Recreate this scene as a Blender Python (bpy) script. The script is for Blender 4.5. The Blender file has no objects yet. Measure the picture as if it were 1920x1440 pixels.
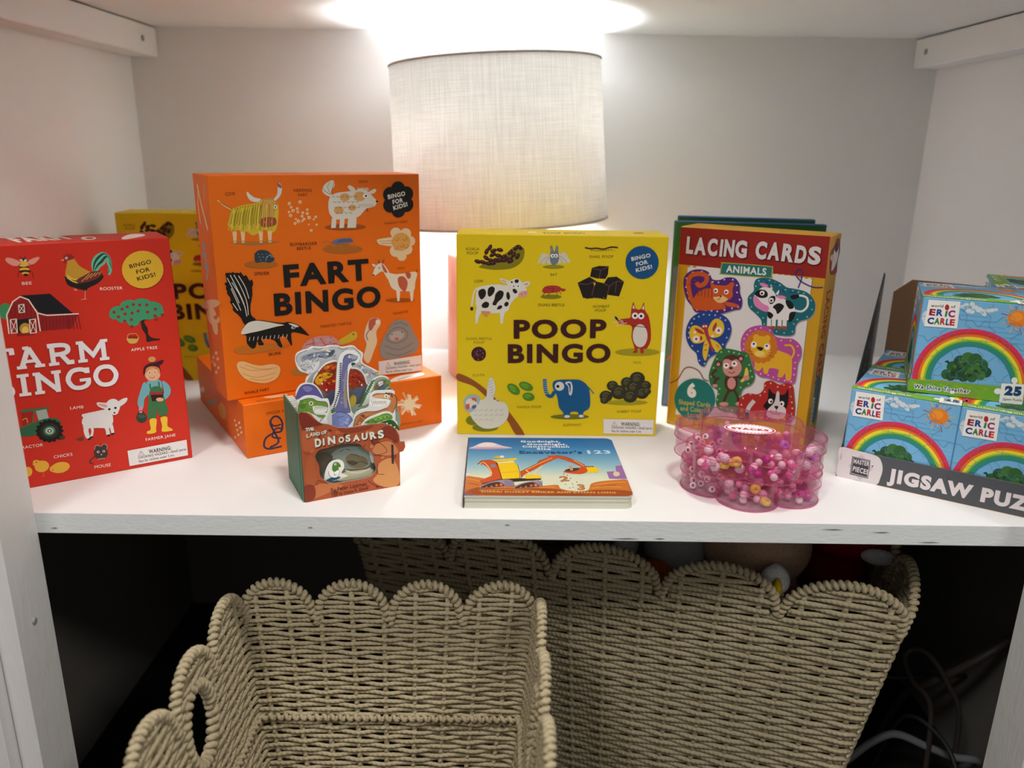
import bpy, math, random
from math import sin, cos, pi, radians
from mathutils import Vector, Matrix
C = bpy.context.scene.collection

# ---------------------------------------------------------------- camera, world, lights, exposure
scn = bpy.context.scene
scn.view_settings.view_transform = 'Standard'
scn.view_settings.look = 'None'
scn.view_settings.exposure = 0.0
scn.view_settings.gamma = 1.0
scn.view_settings.use_curve_mapping = False
cam_data = bpy.data.cameras.new('camera')
cam = bpy.data.objects.new('camera', cam_data)
C.objects.link(cam)
scn.camera = cam
PITCH, ROLL, YAW = 0.2924, 0.0156, 0.0035
fwd = Vector((sin(YAW) * cos(PITCH), cos(YAW) * cos(PITCH), -sin(PITCH)))
rgt = Vector((cos(YAW), -sin(YAW), 0))
dwn = fwd.cross(rgt)
r2 = rgt * cos(ROLL) - dwn * sin(ROLL)
d2 = rgt * sin(ROLL) + dwn * cos(ROLL)
M = Matrix((r2, -d2, -fwd)).transposed().to_4x4()
M.translation = Vector((0, -0.7287, 0.3626))
cam.matrix_world = M
cam_data.sensor_width = 36.0
cam_data.lens = 1486.9 / 1920 * 36.0
cam_data.clip_start = 0.02
cam_data.dof.use_dof = True
cam_data.dof.focus_distance = 0.90
cam_data.dof.aperture_fstop = 3.2

world = bpy.data.worlds.new('room_light')
scn.world = world
world.use_nodes = True
world.node_tree.nodes['Background'].inputs[0].default_value = (1.0, 0.985, 0.96, 1)
world.node_tree.nodes['Background'].inputs[1].default_value = 0.28

def ceiling_lamp(name, loc, size, watts, col, aim):
    d = bpy.data.lights.new(name, 'AREA')
    d.shape = 'DISK'
    d.size = size
    d.energy = watts
    d.color = col
    o = bpy.data.objects.new(name, d)
    C.objects.link(o)
    o.location = loc
    o.rotation_euler = (Vector(aim) - Vector(loc)).to_track_quat('-Z', 'Y').to_euler()
    return o
ceiling_lamp('ceiling_downlight', (0.2, -0.48, 1.75), 0.25, 18.0, (1, 0.97, 0.93), (0.1, -0.35, -0.3))
ceiling_lamp('ceiling_downlight', (1.3, -1.5, 1.7), 0.35, 14.0, (1, 0.98, 0.95), (0, 0.3, 0.1))
ceiling_lamp('ceiling_downlight', (-0.8, -1.5, 2.0), 0.5, 21.0, (1, 0.98, 0.95), (0, 0.3, 0.1))


# ---------------------------------------------------------------- materials
def lin(h):
    h = h.lstrip('#')
    v = [int(h[i:i + 2], 16) / 255 for i in (0, 2, 4)]
    return tuple(((c + 0.055) / 1.055) ** 2.4 if c > 0.04045 else c / 12.92 for c in v)
MATS = {}
def mat(name, hexc, rough=0.6, spec=0.4, metal=0.0, mottle=0.05, mscale=30, bump=0.0, bscale=200, gain=1.0, coord='Object'):
    if name in MATS: return MATS[name]
    m = bpy.data.materials.new(name); m.use_nodes = True
    nt = m.node_tree; b = nt.nodes['Principled BSDF']
    c = [min(1.0, x * gain) for x in lin(hexc)]
    b.inputs['Roughness'].default_value = rough
    b.inputs['Specular IOR Level'].default_value = spec
    b.inputs['Metallic'].default_value = metal
    tc = nt.nodes.new('ShaderNodeTexCoord')
    n = nt.nodes.new('ShaderNodeTexNoise'); n.inputs['Scale'].default_value = mscale; n.inputs['Detail'].default_value = 3
    nt.links.new(tc.outputs[coord], n.inputs['Vector'])
    r = nt.nodes.new('ShaderNodeMapRange')
    r.inputs['To Min'].default_value = 1 - mottle; r.inputs['To Max'].default_value = 1 + mottle
    nt.links.new(n.outputs['Fac'], r.inputs['Value'])
    x = nt.nodes.new('ShaderNodeVectorMath'); x.operation = 'SCALE'
    x.inputs[0].default_value = c
    nt.links.new(r.outputs[0], x.inputs['Scale'])
    nt.links.new(x.outputs[0], b.inputs['Base Color'])
    if bump:
        n2 = nt.nodes.new('ShaderNodeTexNoise'); n2.inputs['Scale'].default_value = bscale; n2.inputs['Detail'].default_value = 4
        nt.links.new(tc.outputs[coord], n2.inputs['Vector'])
        bp = nt.nodes.new('ShaderNodeBump'); bp.inputs['Strength'].default_value = bump; bp.inputs['Distance'].default_value = 0.002
        nt.links.new(n2.outputs['Fac'], bp.inputs['Height']); nt.links.new(bp.outputs[0], b.inputs['Normal'])
    MATS[name] = m
    return m
INK_GAIN = 1.12
def ink(hexc):
    return mat('printed_ink_' + hexc.lstrip('#'), hexc, rough=0.55, spec=0.3, mottle=0.03, mscale=90, gain=INK_GAIN)

# ---------------------------------------------------------------- mesh builder
class MB:
    """collects polygons with materials; build() links them as ONE mesh object"""
    def __init__(s): s.v = []; s.f = []; s.m = []; s.sm = []; s.mats = []; s.uv = []; s.has_uv = False
    def mi(s, m):
        if m not in s.mats: s.mats.append(m)
        return s.mats.index(m)
    def face(s, pts, m, smooth=False):
        k = len(s.v); s.v += [tuple(p) for p in pts]; s.f.append(tuple(range(k, k + len(pts)))); s.m.append(s.mi(m)); s.sm.append(smooth)
    def mesh(s, verts, faces, m, smooth=False, uvs=None):
        k = len(s.v); s.v += [tuple(p) for p in verts]; i = s.mi(m)
        for n, f in enumerate(faces):
            s.f.append(tuple(q + k for q in f)); s.m.append(i); s.sm.append(smooth)
            if uvs is not None:
                s.has_uv = True
                while len(s.uv) < len(s.f) - 1: s.uv.append(None)
                s.uv.append(uvs[n])
    def box(s, a, b, m, bev=0.0):
        x0, y0, z0 = a; x1, y1, z1 = b
        if bev <= 0:
            V = [(x, y, z) for z in (z0, z1) for y in (y0, y1) for x in (x0, x1)]
            s.mesh(V, [(0, 2, 3, 1), (4, 5, 7, 6), (0, 1, 5, 4), (2, 6, 7, 3), (0, 4, 6, 2), (1, 3, 7, 5)], m)
            return
        # chamfered box: six inset faces, twelve edge strips, eight corner triangles
        V = []; idx = {}
        def vert(i, j, k, ax):
            key = (i, j, k, ax)
            if key not in idx:
                p = [(x0, x1)[i], (y0, y1)[j], (z0, z1)[k]]; sg = [1 - 2 * i, 1 - 2 * j, 1 - 2 * k]
                for q in range(3):
                    if q != ax: p[q] += sg[q] * bev
                idx[key] = len(V); V.append(tuple(p))
            return idx[key]
        F = []
        for ax in range(3):
            for sd in (0, 1):
                q = [0, 0, 0]; ring = []
                o = [t for t in range(3) if t != ax]
                for (u, w) in ((0, 0), (1, 0), (1, 1), (0, 1)):
                    q[ax] = sd; q[o[0]] = u; q[o[1]] = w; ring.append(vert(*q, ax))
                flip = (sd == 0) != (ax == 1)
                F.append(tuple(reversed(ring)) if flip else tuple(ring))
        for ax in range(3):
            o = [t for t in range(3) if t != ax]
            for u in (0, 1):
                for w in (0, 1):
                    q0 = [0, 0, 0]; q1 = [0, 0, 0]; q0[o[0]] = q1[o[0]] = u; q0[o[1]] = q1[o[1]] = w; q1[ax] = 1
                    F.append((vert(*q0, o[0]), vert(*q1, o[0]), vert(*q1, o[1]), vert(*q0, o[1])))
        for i in (0, 1):
            for j in (0, 1):
                for k in (0, 1): F.append((vert(i, j, k, 0), vert(i, j, k, 1), vert(i, j, k, 2)))
        cx, cy, cz = (x0 + x1) / 2, (y0 + y1) / 2, (z0 + z1) / 2; F2 = []
        for f in F:
            P = [Vector(V[t]) for t in f]; n = (P[1] - P[0]).cross(P[2] - P[0])
            F2.append(f if n.dot(sum(P, Vector()) / len(P) - Vector((cx, cy, cz))) > 0 else tuple(reversed(f)))
        s.mesh(V, F2, m)
    def tube(s, path, rad, m, sides=6, closed=False, caps=True, uvk=None):
        P = [Vector(p) for p in path]; n = len(P)
        if n < 2: return
        up = None; V = []; L = 0.0; Ls = []
        for i in range(n):
            t = (P[(i + 1) % n] - P[i - 1]) if closed else (P[min(i + 1, n - 1)] - P[max(i - 1, 0)])
            if t.length < 1e-9: t = Vector((0, 0, 1))
            t.normalize()
            if up is None:
                up = Vector((0, 0, 1)) if abs(t.z) < 0.9 else Vector((1, 0, 0))
            a = (up - t * up.dot(t))
            if a.length < 1e-6: a = t.orthogonal()
            a.normalize(); up = a; b = t.cross(a)
            rr = rad[i] if isinstance(rad, (list, tuple)) else rad
            for k in range(sides):
                q = 2 * pi * k / sides; V.append(P[i] + (a * cos(q) + b * sin(q)) * rr)
            if i: L += (P[i] - P[i - 1]).length
            Ls.append(L)
        F = []; U = []
        for i in range(n if closed else n - 1):
            j = (i + 1) % n
            for k in range(sides):
                k2 = (k + 1) % sides
                F.append((i * sides + k, i * sides + k2, j * sides + k2, j * sides + k))
                if uvk:
                    l0 = Ls[i] * uvk; l1 = (Ls[j] if j else Ls[-1] + (P[0] - P[-1]).length) * uvk
                    U.append(((l0, k / sides), (l0, (k + 1) / sides), (l1, (k + 1) / sides), (l1, k / sides)))
        if caps and not closed:
            F.append(tuple(range(sides - 1, -1, -1))); F.append(tuple((n - 1) * sides + k for k in range(sides)))
            if uvk: U.append(tuple((0, 0) for _ in range(sides))); U.append(tuple((0, 0) for _ in range(sides)))
        s.mesh(V, F, m, True, U if uvk else None)
    def lathe(s, prof, m, seg=48, c=(0, 0, 0), closed=False):
        V = []; n = len(prof)
        for k in range(seg):
            a = 2 * pi * k / seg
            for r, z in prof: V.append((c[0] + r * cos(a), c[1] + r * sin(a), c[2] + z))
        F = []
        for k in range(seg):
            q = (k + 1) % seg
            for i in range(n if closed else n - 1):
                j = (i + 1) % n
                F.append((k * n + i, q * n + i, q * n + j, k * n + j))
        s.mesh(V, F, m, True)
    def ellipsoid(s, c, r, m, seg=16, rings=10, wob=0.0, seed=0, rot=None):
        R = random.Random(seed); V = []; F = []
        ph = [R.uniform(0, 6.28) for _ in range(6)]
        for i in range(rings + 1):
            t = pi * i / rings
            for k in range(seg):
                a = 2 * pi * k / seg
                w = 1 + wob * (sin(3 * a + ph[0]) * sin(t) + sin(2 * t * 2 + a * 2 + ph[1]) * 0.6)
                p = Vector((r[0] * sin(t) * cos(a) * w, r[1] * sin(t) * sin(a) * w, r[2] * cos(t) * w))
                if rot is not None: p = rot @ p
                V.append((c[0] + p.x, c[1] + p.y, c[2] + p.z))
        for i in range(rings):
            for k in range(seg):
                q = (k + 1) % seg; F.append((i * seg + k, (i + 1) * seg + k, (i + 1) * seg + q, i * seg + q))
        s.mesh(V, F, m, True)
    def prism(s, outline, fr, z0, z1, m_face, m_side):
        """outline in millimetres on frame fr, extruded between offsets z0 < z1 (millimetres, along the frame normal)"""
        A = [place(fr, x, y, z1) for x, y in outline]; B = [place(fr, x, y, z0) for x, y in outline]
        ar = sum(outline[i - 1][0] * outline[i][1] - outline[i][0] * outline[i - 1][1] for i in range(len(outline)))
        if ar < 0: A.reverse(); B.reverse()
        s.face(A, m_face); s.face(list(reversed(B)), m_side)
        for i in range(len(A)): s.face([B[i - 1], B[i], A[i], A[i - 1]], m_side)
    def build(s, name, parent=None, loc=None):
        me = bpy.data.meshes.new(name); me.from_pydata(s.v, [], s.f)
        for m in s.mats: me.materials.append(m)
        me.polygons.foreach_set('material_index', s.m); me.polygons.foreach_set('use_smooth', s.sm)
        if s.has_uv:
            ul = me.uv_layers.new(name='UVMap'); k = 0
            while len(s.uv) < len(s.f): s.uv.append(None)
            flat = []
            for f, u in zip(s.f, s.uv):
                for q in range(len(f)): flat += list(u[q]) if u else [0.0, 0.0]
            ul.data.foreach_set('uv', flat)
        me.update()
        o = bpy.data.objects.new(name, me); C.objects.link(o)
        if parent is not None: o.parent = parent
        if loc is not None: o.location = loc
        return o

def thing(name, label, cat, loc=(0, 0, 0), rz=0.0, group=None):
    o = bpy.data.objects.new(name, None); C.objects.link(o)
    o.empty_display_size = 0.02
    o.location = loc; o.rotation_euler = (0, 0, rz)
    return tag(o, label, cat, group)
def tag(o, label, cat, group=None):
    o['label'] = label; o['category'] = cat
    if group: o['group'] = group
    elif 'group' in o: del o['group']
    return o
def copy_tree(o, parent=None):
    c = o.copy(); C.objects.link(c); c.parent = parent
    for ch in list(o.children): copy_tree(ch, c)
    return c

# ---------------------------------------------------------------- flat print on a face
def frame(O, U, V):
    O, U, V = Vector(O), Vector(U), Vector(V)
    return (O, U, V, U.cross(V))
def place(fr, x, y, z): return fr[0] + fr[1] * (x * .001) + fr[2] * (y * .001) + fr[3] * (z * .001)
def spline(p, closed, n=4):
    out = []; k = len(p)
    for i in range(k if closed else k - 1):
        if closed: a, b, c, d = p[i - 1], p[i], p[(i + 1) % k], p[(i + 2) % k]
        else: a, b, c, d = p[max(i - 1, 0)], p[i], p[i + 1], p[min(i + 2, k - 1)]
        for q in range(n):
            t = q / n; t2 = t * t; t3 = t2 * t
            out.append(tuple(.5 * (2 * b[j] + (c[j] - a[j]) * t + (2 * a[j] - 5 * b[j] + 4 * c[j] - d[j]) * t2 + (3 * b[j] - a[j] - 3 * c[j] + d[j]) * t3) for j in (0, 1)))
    if not closed: out.append(p[-1])
    return out
GLYPH = {}
def text_geo(txt, wt):
    key = (txt, wt)
    if key in GLYPH: return GLYPH[key]
    cu = bpy.data.curves.new('lettering', 'FONT'); cu.body = txt; cu.size = 1.0; cu.offset = wt
    cu.resolution_u = 4 if len(txt) < 16 else 2
    cu.space_character = 1.06 + wt * 2.2
    o = bpy.data.objects.new('lettering', cu); C.objects.link(o)
    dg = bpy.context.evaluated_depsgraph_get(); ev = o.evaluated_get(dg); me = ev.to_mesh()
    V = [(v.co.x, v.co.y) for v in me.vertices]; F = [tuple(p.vertices) for p in me.polygons]
    ev.to_mesh_clear(); bpy.data.objects.remove(o); bpy.data.curves.remove(cu)
    xs = [v[0] for v in V] or [0, 1]
    GLYPH[key] = (V, F, min(xs), max(xs)); return GLYPH[key]
CAP = None
def cap_height():
    global CAP
    if CAP is None: CAP = max(v[1] for v in text_geo('H', 0.0)[0])
    return CAP
def draw(fr, items, mb, z0=0.012, dz=0.002, want=None, tone=None):
    """draws print items (tenths of a millimetre) on frame fr into builder mb, or into mb[part]"""
    z = z0
    for it in items:
        part, kind, col = it[0], it[1], it[2]
        if want is not None and part not in want: continue
        z += dz
        t = mb[part] if isinstance(mb, dict) else mb
        m = ink(col)
        if kind in 'Pp':
            p = it[3]
            if kind == 'P': p = spline(p, True)
            ar = sum(p[i - 1][0] * p[i][1] - p[i][0] * p[i - 1][1] for i in range(len(p)))
            if ar < 0: p = list(reversed(p))
            t.face([place(fr, x, y, z) for x, y in p], m)
        elif kind == 'e':
            (cx, cy), (ax, ay), (bx, by) = it[3]
            r = max(math.hypot(ax, ay), math.hypot(bx, by)); n = 8 if r < 1.2 else (14 if r < 6 else 28)
            if ax * by - ay * bx < 0: bx, by = -bx, -by
            t.face([place(fr, cx + ax * cos(2 * pi * k / n) + bx * sin(2 * pi * k / n), cy + ay * cos(2 * pi * k / n) + by * sin(2 * pi * k / n), z) for k in range(n)], m)
        elif kind in 'Ss':
            w, p = it[3] / 2, it[4]
            ring = len(p) > 3 and math.dist(p[0], p[-1]) < 1e-6
            if ring: p = p[:-1]
            if kind == 'S' and len(p) > 2: p = spline(p, ring, 3)
            A = []; B = []; n = len(p)
            for i in range(n):
                a = p[i - 1] if ring else p[max(i - 1, 0)]; b = p[(i + 1) % n] if ring else p[min(i + 1, n - 1)]; c = p[i]
                d0 = (c[0] - a[0], c[1] - a[1]); d1 = (b[0] - c[0], b[1] - c[1])
                l0 = math.hypot(*d0); l1 = math.hypot(*d1)
                if l0 < 1e-6: d0, l0 = d1, l1
                if l1 < 1e-6: d1, l1 = d0, l0
                if l0 < 1e-6: continue
                n0 = (-d0[1] / l0, d0[0] / l0); n1 = (-d1[1] / l1, d1[0] / l1)
                mx, my = n0[0] + n1[0], n0[1] + n1[1]; ml = math.hypot(mx, my)
                if ml < 1e-6: mx, my = n0; k = 1
                else:
                    mx /= ml; my /= ml; k = min(1.6, 1 / max(.3, mx * n0[0] + my * n0[1]))
                A.append((c[0] + mx * w * k, c[1] + my * w * k)); B.append((c[0] - mx * w * k, c[1] - my * w * k))
            for i in range(len(A) - (0 if ring else 1)):
                j = (i + 1) % len(A)
                t.face([place(fr, *q, z) for q in (B[i], B[j], A[j], A[i])], m)
        elif kind == 't':
            txt, (x0, y0, x1, y1), h, wt = it[3], it[4], it[5], it[6]
            V, F, a, b = text_geo(txt, wt)
            d = Vector((x1 - x0, y1 - y0)); nn = Vector((-d.y, d.x)).normalized(); k = h / (cap_height() + 2 * wt)
            P = []
            for vx, vy in V:
                q = d * ((vx - a) / max(1e-6, b - a)) + nn * ((vy + wt) * k); P.append(place(fr, x0 + q.x, y0 + q.y, z))
            t.mesh(P, F, m)
    return z
def parse(txt):
    out = []; part = 'print'; pal = []
    for ln in txt.strip().split('\n'):
        if ln[0] == '=': part = ln[1:]; continue
        if ln[0] == '@': pal = ln[1:].split(); continue
        if ln[0] == 't':
            head, body = ln.split('|', 1); q = head[1:].split()
            v = [float(x) / 10 for x in q[1:6]]
            out.append((part, 't', '#' + pal[int(q[0])], body, v[:4], v[4], float(q[6]) / 1000)); continue
        q = ln[1:].split(); col = '#' + pal[int(q[0])]
        v = [float(x) / 10 for x in q[1:]]
        if ln[0] in 'Ss':
            w = v.pop(0) / 10; out.append((part, ln[0], col, w, list(zip(v[::2], v[1::2]))))
        else: out.append((part, ln[0], col, list(zip(v[::2], v[1::2]))))
    return out
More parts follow.
